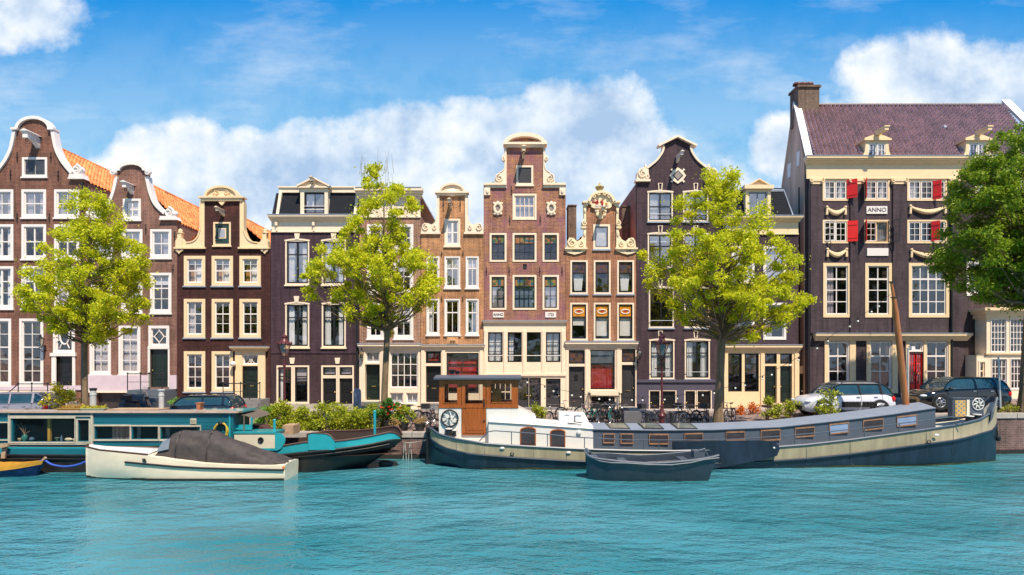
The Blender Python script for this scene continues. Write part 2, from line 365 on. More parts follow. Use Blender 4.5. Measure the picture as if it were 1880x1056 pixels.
ORANGE = mat('orange_clay_tile', (.74, .25, .075), .75, var=.35, scale=1.6, cell=4, cvar=.35)
PANT = mat('glazed_purple_pantile', (.26, .145, .15), .34, var=.3, scale=1.2, spec=1, coat=1, cell=4.2, cvar=.3)
BARK = mat('bark', (.19, .13, .075), .9, var=.45, scale=5, bump=.9, bscale=18, stretch=(1, 1, .25))
LF1 = leaves('lime_leaves', (.33, .45, .012), (.98, .88, .04), .5); LF2 = leaves('green_leaves', (.07, .2, .01), (.42, .5, .025), .38)
LF3 = leaves('shrub_leaves', (.16, .26, .015), (.58, .56, .04), .35); LF4 = leaves('yellow_leaves', (.42, .4, .02), (.6, .5, .04), .35)
LFO = leaves('orange_leaves', (.5, .08, .01), (.7, .22, .02), .3)
def stained(name, seed, cols):
    m, nt, N, L, P = nodes_of(name); tc = N.new('ShaderNodeTexCoord'); mp = N.new('ShaderNodeMapping'); mp.inputs['Scale'].default_value = (6, 1, 6)
    mp.inputs['Location'].default_value = (seed, 0, seed*2)
    L.new(tc.outputs['Object'], mp.inputs[0]); v = N.new('ShaderNodeTexVoronoi'); v.distance = 'CHEBYCHEV'; v.inputs['Randomness'].default_value = .25; v.inputs['Scale'].default_value = 1
    L.new(mp.outputs[0], v.inputs['Vector']); sp = N.new('ShaderNodeSeparateXYZ'); L.new(v.outputs['Color'], sp.inputs[0])
    r = N.new('ShaderNodeValToRGB'); r.color_ramp.interpolation = 'CONSTANT'; L.new(sp.outputs[0], r.inputs[0])
    for i, c in enumerate(cols):
        e = r.color_ramp.elements[i] if i < 2 else r.color_ramp.elements.new(i/len(cols))
        e.position = i/len(cols); e.color = c+(1,)
    L.new(r.outputs[0], P.inputs['Base Color']); P.inputs['Roughness'].default_value = .15; MATS[name] = m; return m
SG1 = stained('stained_glass', 1.3, [(.3, .1, .03), (.03, .1, .16), (.12, .16, .04), (.34, .16, .06), (.1, .05, .03), (.05, .09, .04)])
SG2 = mat('amber_stained_glass', (.62, .25, .03), .2, var=.3, scale=4); SG3 = stained('dark_leaded_glass', 4.1, [(.12, .05, .04), (.06, .05, .08), (.1, .06, .03), (.05, .03, .03)])

# ------------------------------------------------------------------ ground, water, street, quay
MB().box(-1500, 1500, -1500, 1500, -4.2, -4, 0).build('ground', mat('canal_bed', (.1, .09, .06), .9))
tag(bpy.data.objects['ground'], 'dark earth under the city', None, None, 'structure')
def water_mat():
    m, nt, N, L, P = nodes_of('canal_water')
    P.inputs['Roughness'].default_value = .06; P.inputs['IOR'].default_value = 1.4
    tc = N.new('ShaderNodeTexCoord')
    def nz(scale, sc, det=3, rough=.55):
        mp = N.new('ShaderNodeMapping'); mp.inputs['Scale'].default_value = sc; mp.inputs['Rotation'].default_value = (0, 0, .12); L.new(tc.outputs['Object'], mp.inputs[0])
        n = N.new('ShaderNodeTexNoise'); n.inputs['Scale'].default_value = scale; n.inputs['Detail'].default_value = det; n.inputs['Roughness'].default_value = rough
        L.new(mp.outputs[0], n.inputs['Vector']); return n.outputs[0]
    big = nz(.22, (.6, 1, 1), 3); r = N.new('ShaderNodeValToRGB'); L.new(big, r.inputs[0])
    r.color_ramp.elements[0].position = .35; r.color_ramp.elements[0].color = (.02, .165, .2, 1)
    r.color_ramp.elements[1].position = .7; r.color_ramp.elements[1].color = (.08, .27, .33, 1)
    L.new(r.outputs[0], P.inputs['Base Color'])
    a = nz(.8, (.6, 1, 1), 5, .6); b = nz(4, (.9, 1, 1), 3, .6); c = nz(13, (1, 1, 1), 2)
    def M(op, p, q):
        x = N.new('ShaderNodeMath'); x.operation = op
        for i, v in enumerate((p, q)):
            if isinstance(v, (int, float)): x.inputs[i].default_value = v
            else: L.new(v, x.inputs[i])
        return x.outputs[0]
    h = M('ADD', M('ADD', M('MULTIPLY', a, .8), M('MULTIPLY', b, .075)), M('MULTIPLY', c, .014))
    bp = N.new('ShaderNodeBump'); bp.inputs['Strength'].default_value = 1; bp.inputs['Distance'].default_value = .5
    L.new(h, bp.inputs['Height']); L.new(bp.outputs[0], P.inputs['Normal']); return m
wv = MB(); wv.add([(-400, -60, WATER), (400, -60, WATER), (400, 27.6, WATER), (-400, 27.6, WATER)], [(0, 1, 2, 3)])
wv.add([(-4, 27.6, WATER), (400, 27.6, WATER), (400, 34, WATER), (-4, 34, WATER)], [(0, 1, 2, 3)])
tag(wv.build('water', water_mat(), recalc=False), 'turquoise rippled canal water', None, None, 'structure')
sx = sorted(set([-400, -120]+[x for x in np.arange(-60, 62.1, 1.5)]+[120, 400]))
st = MB(); rows = []
for x in sx:
    q = quay_y(x); z = street_z(x); zf = street_z(x, FY-2); rows.append([(x, q+.45, z-.17), (x, q+3, z-.08), (x, FY-2.0, zf), (x, FY+60, zf)])
st.loft(rows, cap=False, closed=False)
PAVE = brick('clinker_paving', (.33, .22, .19), (.26, .18, .16), (.2, .15, .13), bw=.3, bh=.12, stain=.25)
tag(st.build('street', PAVE, recalc=False), 'reddish brick paved quayside street', None, None, 'structure')
pv = MB(); pv.loft([[(x, FY-1.6, street_z(x, FY-2)-.3), (x, FY-1.6, street_z(x, FY-2)+.1), (x, FY+.1, street_z(x, FY-2)+.11)] for x in sx], cap=False, closed=False)
tag(pv.build('pavement', mat('pavement_slabs', (.4, .34, .31), .85, var=.15, scale=4), recalc=False), 'narrow grey pavement along the house fronts', None, None, 'structure')
qw = MB(); qc = MB(); ql = MB()
for x0, x1 in zip(sx, sx[1:]):
    a, b = quay_y(x0), quay_y(x1); za, zb = street_z(x0)-.17, street_z(x1)-.17
    qw.add([(x0, a, -4), (x1, b, -4), (x1, b, zb-.16), (x0, a, za-.16)], [(0, 1, 2, 3)])
    g = .012
    qc.add([(x0+g, a-.06, za-.2), (x1-g, b-.06, zb-.2), (x1-g, b-.06, zb+.02), (x0+g, a-.06, za+.02), (x1-g, b+.5, zb+.02), (x0+g, a+.5, za+.02)], [(0, 1, 2, 3), (3, 2, 4, 5)])
    ql.add([(x0, a-.1, -2), (x1, b-.1, -2), (x1, b-.1, WATER+.18), (x0, a-.1, WATER+.18), (x1, b, WATER+.18), (x0, a, WATER+.18)], [(0, 1, 2, 3), (3, 2, 4, 5)])
q = thing('quay_wall', 'brick canal quay wall topped with long grey coping stones', 'quay wall', (0, 27, WATER)); q['kind'] = 'structure'
qw.build('brick_face', QB, q, recalc=False); qc.build('coping', CONC, q, recalc=False); ql.build('fender_beam', mat('tarred_timber', (.015, .014, .012), .7), q, recalc=False)
# near bank behind the camera
nb = MB().box(-400, 400, -90, 3, -4, -.05)
tag(nb.build('near_bank', PAVE), 'brick paved street on the near bank', None, None, 'structure')
# ------------------------------------------------------------------ house kit (measures in photo pixels on the plane of the fronts)
PXM = FY/FPX      # metres per pixel there
class House:
    def __init__(s, label, x0, x1, wallm, depth=9.0):
        s.x0, s.x1 = x0, x1; s.W = wallm; s.holes = []; s.depth = depth
        s.r = thing('canal_house', label, 'house', (fx((x0+x1)/2), FY, 0), 'canal houses in the terrace')
        s.extra = MB()
    def b(s, x0, y0, x1, y1, d0, d1, mb=None, m=0):
        """box: pixel rectangle, d0..d1 metres in front (negative) of / behind the wall plane"""
        mb = mb or MB(); return mb.box(fx(x0), fx(x1), FY+d0, FY+d1, fz(y1), fz(y0), m)
    def part(s, mb, name, m, parent=None, smooth=False, label=None): return mb.build(name, m, parent or s.r, smooth, label)
    def wall(s, outline, thick=.28, name='front_wall', m=None, y0=0.0, holes=None):
        hs = list(s.holes if holes is None else holes); i = 0
        while i < len(hs):          # openings that touch become one
            for j in range(i+1, len(hs)):
                a, c = hs[i], hs[j]
                if abs(a[0]-c[0]) < .1 and abs(a[2]-c[2]) < .1 and (abs(a[3]-c[1]) < .8 or abs(c[3]-a[1]) < .8):
                    hs[i] = (a[0], min(a[1], c[1]), a[2], max(a[3], c[3])); del hs[j]; i -= 1; break
            i += 1
        out = [Vector((fx(a), fz(b), 0)) for a, b in outline]
        loops = [out]+[[Vector((fx(h[0]), fz(h[1]), 0)), Vector((fx(h[0]), fz(h[3]), 0)), Vector((fx(h[2]), fz(h[3]), 0)), Vector((fx(h[2]), fz(h[1]), 0))] for h in hs]
        tris = tessellate_polygon(loops); flat = [v for l in loops for v in l]
        mb = MB(); n = len(flat); Y0, Y1 = FY+y0, FY+y0+thick
        mb.v = [(v.x, Y0, v.y) for v in flat]+[(v.x, Y1, v.y) for v in flat]
        for t in tris: mb.f.append(tuple(t)); mb.m.append(0)
        for t in tris: mb.f.append(tuple(i+n for i in t[::-1])); mb.m.append(0)
        k = 0
        for l in loops:
            q = len(l)
            for i in range(q): mb.f.append((k+i, k+(i+1) % q, n+k+(i+1) % q, n+k+i)); mb.m.append(0)
            k += q
        return mb.build(name, m or s.W, s.r)
    def body(s, eave, x0=None, x1=None, back=None):
        """party walls, back wall and a sheet painted dark as the unlit rooms"""
        x0 = s.x0 if x0 is None else x0; x1 = s.x1 if x1 is None else x1
        mb = MB(); z1 = fz(eave); a, c = fx(x0)+.012, fx(x1)-.012; Y1 = FY+s.depth
        mb.box(a, a+.18, FY+.285, Y1, -.4, z1); mb.box(c-.18, c, FY+.285, Y1, -.4, z1); mb.box(a+.181, c-.181, Y1-.2, Y1, -.4, z1)
        s.part(mb, 'party_wall', SIDE)
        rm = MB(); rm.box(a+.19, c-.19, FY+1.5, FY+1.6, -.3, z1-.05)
        s.part(rm, 'dark_room_backing', ROOM)  # plain sheet whose dark colour stands in for shade indoors
    def flat_roof(s, y):
        s.part(MB().box(fx(s.x0)+.05, fx(s.x1)-.05, FY+.3, FY+s.depth, fz(y)-.1, fz(y)), 'roof', LEAD)
    def win(s, x0, y0, x1, y1, cols=2, rows=(.5,), fw=4.5, sw=2.2, fm=None, sm=None, cur=None, gl=None, sill=True, mun=1.1, top=None, hole=True,
            d=0.0, sillm=None, topg=None, arch=0, name='window', heavy=None, curm=None):
        fm = fm or WHITE; sm = sm or fm
        if hole: s.holes.append((x0, y0, x1, y1))
        g = lambda m_, a, b_, c, d_, e0, e1, k=0: s.b(a, b_, c, d_, d+e0, d+e1, m_, k)
        F = MB(); e = .12
        # casing
        g(F, x0, y0, x1, y0+fw, -.035, .12); g(F, x0, y1-fw, x1, y1, -.035, .12)
        g(F, x0, y0+fw, x0+fw, y1-fw, -.034, .12); g(F, x1-fw, y0+fw, x1, y1-fw, -.034, .12)
        if arch:
            pth = [(fx(x0-1)+(fx(x1+1)-fx(x0-1))*t, fz(y0+arch*.5)+arch*PXM*math.sin(math.pi*t)) for t in [i/10 for i in range(11)]]
            F.stroke(pth, 3*PXM, FY+d-.06, FY+d+.02)
        a, b_, c, q = x0+fw, y0+fw, x1-fw, y1-fw
        g(F, a, b_, c, b_+sw, .03, .11, 1); g(F, a, q-sw*1.2, c, q, .03, .11, 1); g(F, a, b_+sw, a+sw, q-sw*1.2, .031, .11, 1); g(F, c-sw, b_+sw, c, q-sw*1.2, .031, .11, 1)
        ia, ib, ic, iq = a+sw, b_+sw, c-sw, q-sw*1.2
        for i in range(1, cols):
            xx = ia+(ic-ia)*i/cols; hw = (heavy if heavy and i*2 == cols else mun)
            g(F, xx-hw/2, ib, xx+hw/2, iq, .045, .1, 1)
        for i, r in enumerate(rows):
            yy = ib+(iq-ib)*r; hh = mun*1.9 if (len(rows) == 1 or r == top) else mun
            g(F, ia, yy-hh/2, ic, yy+hh/2, .04, .105, 1)
        fr = s.part(F, name, [fm, sm])
        if topg is not None:
            yy = ib+(iq-ib)*top
            s.part(g(MB(), ia, ib, ic, yy, .07, .085), 'stained_pane', topg, fr); ib2 = yy
        else: ib2 = ib
        P = MB(); P.add([(fx(ia), FY+d+.075, fz(iq)), (fx(ic), FY+d+.075+.004, fz(iq)), (fx(ic), FY+d+.075, fz(ib2)), (fx(ia), FY+d+.075, fz(ib2))], [(0, 1, 2, 3)])
        s.part(P, 'pane', gl or GL, fr)
        if sill: s.part(g(MB(), x0-1.5, y1, x1+1.5, y1+2.6, -.09, .1), 'sill', sillm or fm, fr)
        if cur: s.curtain(ia, ib, ic, iq, cur, fr, d, curm)
        return fr
    def curtain(s, a, b, c, q, kind, par, d=0.0, m=None):
        def wavy(x0, y0, x1, y1, dd=.2):
            mb = MB(); n = max(4, int((x1-x0)*1.1)); t = []; bt = []
            for i in range(n+1):
                xx = fx(x0+(x1-x0)*i/n); yy = FY+d+dd+.03*math.sin(i*2.1)+.012*math.sin(i*5.3+x0)
                t.append((xx, yy, fz(y0))); bt.append((xx, yy, fz(y1)))
            return mb.loft([t, bt], cap=False, closed=False)
        w = c-a; h = q-b
        if kind == 'full': s.part(wavy(a, b, c, q), 'curtain', m or CURT, par, True)
        elif kind == 'sides':
            s.part(wavy(a, b, a+w*.3, q), 'curtain', m or CURT, par, True); s.part(wavy(c-w*.28, b, c, q), 'curtain', m or CURT, par, True)
        elif kind == 'left': s.part(wavy(a, b, a+w*.42, q), 'curtain', m or CURT, par, True)
        elif kind == 'right': s.part(wavy(c-w*.45, b, c, q), 'curtain', m or CURT, par, True)
        elif kind == 'drape':
            mb = MB(); t = []; bt = []
            for i in range(9):
                k = i/8; xt = a+w*(.03+.94*k); xb = a+w*(.14+.62*k)
                t.append((fx(xt), FY+d+.2, fz(b))); bt.append((fx(xb), FY+d+.2+.02*math.sin(i*2), fz(q-h*.03)))
            s.part(mb.loft([t, bt], cap=False, closed=False), 'curtain', m or CURT, par, True)
        elif kind.startswith('blind'):
            k = float(kind[5:] or .35); s.part(s.b(a, b, c, b+h*k, d+.17, d+.18), 'blind', m or BLIND, par)
        elif kind == 'ochre':
            s.part(wavy(a, b+h*.25, a+w*.5, q, .3), 'curtain', OCHREC, par, True); s.part(wavy(a+w*.5, b, c, q, .24), 'curtain', CURT, par, True)
            s.part(s.b(a, b, c, b+h*.2, d+.14, d+.15), 'blind', BLIND, par)
    def casement(s, x0, y0, x1, y1, swing, hinge='left', cols=2, rows=3, m=None):
        """an opened side-hung sash"""
        mb = MB(); w = fx(x1)-fx(x0); h = fz(y0)-fz(y1); t = .05
        def bar(a, b, c, d_): mb.box(a, c, 0, .04, b, d_)
        bar(0, 0, w, t); bar(0, h-t, w, h); bar(0, t, t, h-t); bar(w-t, t, w, h-t)
        for i in range(1, cols): bar(w*i/cols-.015, t, w*i/cols+.015, h-t)
        for i in range(1, rows): mb.box(t, w-t, .005, .035, h*i/rows-.015, h*i/rows+.015)
        return s._swing(mb, x0, x1, y1, swing, hinge, 'casement', m or WHITE)
    def _swing(s, mb, x0, x1, y1, swing, hinge, name, m):
        w = fx(x1)-fx(x0); a = math.radians(swing); out = []
        for (x, y, z) in mb.v:
            if hinge == 'left': xx = x*math.cos(a)+y*math.sin(a); yy = -x*math.sin(a)+y*math.cos(a); out.append((fx(x0)+xx, FY-.04+yy, fz(y1)+z))
            else: x2 = x-w; xx = x2*math.cos(a)-y*math.sin(a); yy = x2*math.sin(a)+y*math.cos(a); out.append((fx(x1)+xx, FY-.04+yy, fz(y1)+z))
        mb.v = out; return s.part(mb, name, m)
    def shutter(s, x0, y0, x1, y1, swing, hinge='left', m=None):
        mb = MB(); w = fx(x1)-fx(x0); h = fz(y0)-fz(y1)
        mb.box(0, w, 0, .035, 0, h); mb.box(.02, w-.02, -.02, 0, h*.15, h*.22); mb.box(.02, w-.02, -.02, 0, h*.78, h*.85)
        return s._swing(mb, x0, x1, y1, swing, hinge, 'shutter', m or REDP)
    def door(s, x0, y0, x1, y1, m=None, panels=3, slot=False, knob='l', d=.1, glazed=0, hole=True, fw=0, fm=None, rows=4, label=None):
        m = m or DGREEN
        if hole: s.holes.append((x0, y0, x1, y1))
        if fw:
            F = MB(); s.b(x0, y0, x1, y0+fw, -.03, .12, F); s.b(x0, y0+fw, x0+fw, y1, -.03, .12, F); s.b(x1-fw, y0+fw, x1, y1, -.03, .12, F)
            s.part(F, 'door_frame', fm or CREAM); x0 += fw; x1 -= fw; y0 += fw
        D = MB()
        if glazed:
            yb = y0+(y1-y0)*glazed; w = 3
            s.b(x0, y0, x1, y0+w, d, d+.06, D); s.b(x0, yb, x1, y1, d, d+.06, D); s.b(x0, y0+w, x0+w, yb, d, d+.06, D); s.b(x1-w, y0+w, x1, yb, d, d+.06, D)
            for i in range(1, rows): yy = y0+(yb-y0)*i/rows; s.b(x0+w, yy-.6, x1-w, yy+.6, d+.01, d+.05, D)
            s.b((x0+x1)/2-.6, y0+w, (x0+x1)/2+.6, yb, d+.012, d+.05, D)
            s.b(x0+w, yb+3, x1-w, y1-3, d-.025, d, D)
        else:
            s.b(x0, y0, x1, y1, d, d+.06, D); w = (x1-x0); h = y1-y0; y = y0+h*.06
            for i in range(panels):
                ph = h*.86/panels
                fr = [(x0+w*.16, y, x1-w*.16, y+1.3), (x0+w*.16, y+ph*.82, x1-w*.16, y+ph*.82+1.3), (x0+w*.16, y, x0+w*.16+1.3, y+ph*.82), (x1-w*.16-1.3, y, x1-w*.16, y+ph*.82)]
                for (a, b, c, e) in fr: s.b(a, b, c, e, d-.03, d, D)
                s.b(x0+w*.3, y+ph*.2, x1-w*.3, y+ph*.62, d-.02, d, D); y += ph*1.06
        o = s.part(D, 'door', m, label=label)
        if glazed: s.part(s.b(x0+3, y0+3, x1-3, yb, d+.02, d+.03), 'pane', GL, o)
        kx = x0+3 if knob == 'l' else x1-3; ky = y0+(y1-y0)*.56
        s.part(MB().blob((fx(kx), FY+d-.06, fz(ky)), .045, 5), 'handle', BRASS, o, True)
        if slot: s.part(s.b((x0+x1)/2-4, y0+(y1-y0)*.6, (x0+x1)/2+4, y0+(y1-y0)*.6+2.2, d-.045, d-.0), 'letter_slot', BRASS, o)
        return o
    def cornice(s, x0, y0, x1, y1, m=None, proj=.3, lead=True, name='cornice', frieze=None, brackets=None):
        """a cornice from y0 down to y1, frieze below to `frieze`"""
        m = m or CREAM; h = y1-y0; C = MB()
        for k, (a, b_) in enumerate(((0, .3), (.3, .55), (.55, .8), (.8, 1))):
            p = proj*(1-.24*k); e = p/PXM*.35
            s.b(x0-e, y0+h*a, x1+e, y0+h*b_, -p, .02+.001*k, C)
        if frieze: s.b(x0, y1, x1, frieze-1.6, -.05, .0, C); s.b(x0-.5, frieze-1.6, x1+.5, frieze, -.09, .0, C)
        o = s.part(C, name, m)
        if brackets:
            for bx in brackets: K = MB(); s.b(bx-2.2, y1+.1, bx+2.2, y1+8, -.2, -.051, K); s.b(bx-1.6, y1+8, bx+1.6, frieze-2, -.12, -.051, K); s.part(K, 'bracket', m, o)
        if lead: s.part(s.b(x0-4, y0-1.2, x1+4, y0, -proj-.03, .03), 'lead_cap', LEAD, o)
        return o
    def beam(s, px, py, size=5, L=1.1, m=None, hook=True):
        """hoist beam sticking out towards the canal"""
        m = m or WHITE; x, z = fx(px), fz(py); w = size*PXM; B = MB()
        B.box(x-w/2, x+w/2, FY-L, FY+.05, z-w*.5, z+w*.5); B.box(x-w*.75, x+w*.75, FY-L-.05, FY-.2, z+w*.5, z+w*.75)
        B.add([(x-w*.85, FY-L-.1, z+w*.75), (x+w*.85, FY-L-.1, z+w*.75), (x+w*.85, FY, z+w*.75), (x-w*.85, FY, z+w*.75), (x, FY-L-.1, z+w*1.25), (x, FY, z+w*1.25)],
              [(0, 1, 4), (1, 2, 5, 4), (2, 3, 5), (3, 0, 4, 5), (0, 3, 2, 1)])
        B.add([(x-w*.5, FY-.35, z-w*.5), (x+w*.5, FY-.35, z-w*.5), (x+w*.5, FY, z-w*.5), (x-w*.5, FY, z-w*.5), (x-w*.4, FY, z-w*1.5), (x+w*.4, FY, z-w*1.5)],
              [(0, 1, 2, 3), (0, 4, 5, 1), (0, 3, 4), (1, 5, 2)])
        o = s.part(B, 'hoist_beam', m)
        if hook: s.part(MB().ring((x, FY-L+.15, z-w*.5-.1), .08, .02, 10, 5), 'hook', IRON, o)
    def anchors(s, pts, L=13):
        for (x, y) in pts: A = MB(); s.b(x-.55, y, x+.55, y+L, -.05, 0, A); s.b(x-1.2, y+L*.47, x+1.2, y+L*.56, -.06, 0, A); s.part(A, 'wall_anchor', IRON)
    def arches(s, rects, m, h=7):
        """a soldier course of bricks over each window"""
        for (x0, y, x1) in rects:
            A = MB()
            n = max(5, int((x1-x0)/2.1))
            for i in range(n):
                a = x0-2+(x1-x0+4)*i/n; t = (i+.5)/n-.5; sl = t*4
                A.prism([(fx(a+.2), fz(y)), (fx(a+(x1-x0+4)/n-.2), fz(y)), (fx(a+(x1-x0+4)/n-.2+sl), fz(y-h)), (fx(a+.2+sl), fz(y-h))], FY-.012, FY+.002)
            s.part(A, 'brick_lintel', m)
    def scroll(s, mb, px, py, R, dirn=1, turns=1.6, Y=-.12, w=.07, a0=90):
        pts = []; rr = []
        n = int(22*turns)
        for i in range(n+1):
            t = i/n; r = R*(1-.85*t); a = math.radians(a0-dirn*360*turns*t); pts.append((fx(px)+r*PXM*math.cos(a), FY+Y, fz(py)+r*PXM*math.sin(a))); rr.append(w*(1-.45*t))
        mb.tube(pts, rr, 6)
        return mb
    def keystone(s, px, y0, y1, w=5, m=None):
        s.part(MB().prism([(fx(px-w), fz(y0)), (fx(px+w), fz(y0)), (fx(px+w*.65), fz(y1)), (fx(px-w*.65), fz(y1))], FY-.08, FY+.01), 'keystone', m or CREAM2)

def tiled(mb, o, u, v, nu, nv, sub=5, amp=.045, step=.06):
    """pantiles: o corner, u along the eave, v up the slope; waves across, a step at each row"""
    o, u, v = Vector(o), Vector(u), Vector(v); n = u.cross(v).normalized()
    if n.z < 0: n = -n
    rows = []
    for j in range(nv):
        for e, eh in ((0.0, 0), (.1, .5), (.25, .85), (.45, 1), (.97, .1)):
            row = []
            for i in range(nu*sub+1):
                t = i/(nu*sub); ph = 2*math.pi*i/sub
                h = amp*(math.sin(ph)+.35*math.sin(2*ph+.6))+step*eh
                row.append(tuple(o+u*t+v*((j+e)/nv)+n*h))
            rows.append(row)
    mb.loft(rows, cap=False, closed=False)
def gable_roof(H, cx, ridge, eave, xl, xr, depth, m, nv=14, y0=.3, rm=None):
    """pitched roof with its ridge running back from the front gable; all in pixels except depth"""
    mb = MB(); Y0, Y1 = FY+y0, FY+depth; nu = int((depth-y0)/.3)
    for xe in (xl, xr): tiled(mb, (fx(xe), Y0, fz(eave)), (0, Y1-Y0, 0), (fx(cx)-fx(xe), 0, fz(ridge)-fz(eave)), nu, nv, 4)
    r = H.part(mb, 'roof', m, smooth=True)
    rt = MB(); n = int((Y1-Y0)/.35)
    for i in range(n): a = Y0+(Y1-Y0)*i/n; rt.lathe((fx(cx), a, fz(ridge)+.02), [(.13, 0), (.1, (Y1-Y0)/n*.98)], 8, axis='y')
    H.part(rt, 'ridge_tiles', rm or m, r)
    bk = MB().prism([(fx(xl)+.05, fz(eave)), (fx(xr)-.05, fz(eave)), (fx(cx), fz(ridge)-.06)], Y1-.15, Y1-.02); H.part(bk, 'rear_gable', SIDE)
    return r
def railing(H, pts, h=.95, posts=None, name='railing'):
    mb = MB()
    top = [(x, y, z+h) for x, y, z in pts]; mid = [(x, y, z+h*.5) for x, y, z in pts]
    mb.tube(top, .03, 6); mb.tube(mid, .015, 5)
    for (x, y, z) in pts: mb.tube([(x, y, z), (x, y, z+h+.02)], .028, 6); mb.blob((x, y, z+h+.05), .05, 5)
    return mb.build(name, IRON, H.r)
def stoop(H, x0, x1, ztop, zg, out=1.2, m=None, n=None, side='front'):
    mb = MB(); n = n or max(1, int(round((ztop-zg)/.19))); rise = (ztop-zg)/n
    mb.box(fx(x0), fx(x1), FY-out, FY+.1, zg-.3, ztop)
    for i in range(1, n):
        if side == 'front': mb.box(fx(x0)+.05, fx(x1)-.05, FY-out-.27*i, FY-out-.27*(i-1)+.001, zg-.3, ztop-rise*i)
        else:
            sg = 1 if side == 'right' else -1; xb = fx(x1) if sg > 0 else fx(x0); a, b = sorted((xb+sg*.27*(i-1), xb+sg*.27*i)); mb.box(a, b, FY-out, FY-.02, zg-.3, ztop-rise*i)
    return mb.build('stoop', m or STEP, H.r)
def wall_lamp(H, px, py, s=1.0):
    x, z = fx(px), fz(py); Y = FY-.42; mb = MB()
    mb.tube([(x, FY-.02, z-.42*s), (x, FY-.25, z-.5*s), (x, Y, z-.38*s)], .022, 5); mb.lathe((x, Y, z-.3*s), [(.05*s, 0), (.1*s, .05)], 6)
    mb.lathe((x, Y, z+.14*s), [(.2*s, 0), (.11*s, .1), (.06*s, .13), (.06*s, .2), (.015, .3)], 6)
    for k in range(6): a = math.pi*k/3; mb.tube([(x+.1*s*math.cos(a), Y+.1*s*math.sin(a), z-.25*s), (x+.17*s*math.cos(a), Y+.17*s*math.sin(a), z+.14*s)], .012, 4)
    o = H.part(mb, 'wall_lantern', IRON); H.part(MB().lathe((x, Y, z-.24*s), [(.09*s, 0), (.16*s, .37*s)], 6), 'lantern_glass', LAMPG, o)
LAMPG = glass('lamp_glass', (.8, .75, .65), .15)
# ------------------------------------------------------------------ house 1: wide red brown bell gable, far left
H = House('red brown brick house with white bell gable and grey attic shutters, leftmost of the row', -28, 154, B1, 12)
cols1 = ((-20, 25), (40, 85), (100, 146))
H.win(41, 289, 87, 325, 2, (), gl=None, fw=4, sw=.5); H.holes[-1] = (41, 289, 87, 325)
sh = MB(); H.b(46, 294, 63.5, 320, .03, .06, sh); H.b(64.5, 294, 82, 320, .03, .06, sh)
for x in (46, 65): H.b(x, 299, x+13, 300.3, .015, .03, sh); H.b(x, 314, x+13, 315.3, .015, .03, sh)
H.part(sh, 'shutter', SHUTB)
for (a, c) in cols1:
    H.win(a, 348, c, 400, 2, (.5,), cur='sides', curm=LACE, gl=GLB); H.win(a, 412, c, 476, 2, (.5,), cur=('sides' if a < 0 else None), heavy=2.5)
    H.win(a, 489, c, 567, 2, (.33, .66), top=.33, heavy=3, cur=('sides' if a < 0 else ('blind.3' if a < 90 else 'left')), curm=(None if a < 90 else LACE))
H.win(-25, 585, 21, 708, 2, (.2, .42, .62, .82), top=.42); H.win(36, 585, 80, 708, 2, (.2, .42, .62, .82), top=.42)
# doorway with oval transom light
H.win(98, 592, 138, 650, 1, (), fw=5, sill=False, name='transom_window')
ov = MB(); ov.tube([(fx(118)+8.5*PXM*math.cos(t), FY+.03, fz(617)+15*PXM*math.sin(t)) for t in [i*math.pi/12 for i in range(24)]], .05, 6, closed=True)
for a in (25, 60, 120, 155, 205, 240, 300, 335): t = math.radians(a); ov.tube([(fx(118)+9*PXM*math.cos(t), FY+.03, fz(617)+15*PXM*math.sin(t)), (fx(118)+16*PXM*math.cos(t)*1.1, FY+.03, fz(617)+26*PXM*math.sin(t))], .035, 5)
H.part(ov, 'oval_tracery', WHITE)
H.door(104, 654, 134, 744, BLACKP, 2, knob='r', d=.14); fr = MB(); H.b(96, 650, 104, 744, -.07, .12, fr); H.b(134, 650, 139, 744, -.07, .12, fr); H.b(94, 648, 141, 654, -.12, .05, fr); H.part(fr, 'door_frame', WHITE)
pts = [(154, 760), (154, 330), (133, 330), (131, 312), (122, 302), (114, 292), (106, 276), (101, 258), (99, 240), (92, 236)]
arcp = [(64+28*math.cos(math.radians(a)), 238-19*math.sin(math.radians(a))) for a in range(0, 181, 15)]
left = [(126-x, y) for x, y in pts[::-1]]
out1 = pts[:-1]+arcp+left[1:]
H.wall(out1); H.body(332); H.arches([(a, y, c) for a, c in cols1 for y in (347, 411, 488, 584)][:-1]+[(41, 288, 87)], B1)
H.anchors([(32, 280), (94, 280), (20, 312), (107, 314), (32, 392), (91, 392)], 18)
T = MB()
cv = curve([(133, 318), (122, 305), (113, 292), (105, 275), (101, 258), (98, 241)])
for sg in (1, -1):
    T.stroke([(fx(x if sg > 0 else 126-x), fz(y)) for x, y in cv], 6*PXM, FY-.12, FY+.35)
    T.box(fx(91 if sg > 0 else 24), fx(102 if sg > 0 else 35), FY-.2, FY+.35, fz(240), fz(236))
T.stroke([(fx(63+30*math.cos(math.radians(a))), fz(238-21*math.sin(math.radians(a)))) for a in range(2, 179, 8)], 5.5*PXM, FY-.15, FY+.35)
H.part(T, 'gable_coping', WHITE)
V = MB()
for cx_, dd in ((143, 1), (-17, -1)):
    V.prism([(fx(cx_-15), fz(330)), (fx(cx_+15), fz(330)), (fx(cx_+13), fz(326)), (fx(cx_+12), fz(321)), (fx(cx_-12), fz(321)), (fx(cx_-13), fz(326))], FY-.2, FY+.3)
    H.scroll(V, cx_, 313, 9, dd, 1.7, w=.08); V.lathe((fx(cx_), FY-.1, fz(313)), [(9*PXM, 0), (9*PXM, .35)], 16, axis='y'); H.part(V, 'scroll_stone', WHITE, smooth=True); V = MB()
H.beam(70, 259, 9, 1.0); gable_roof(H, 63, 252, 332, -28, 156, 12, ORANGE, 16)
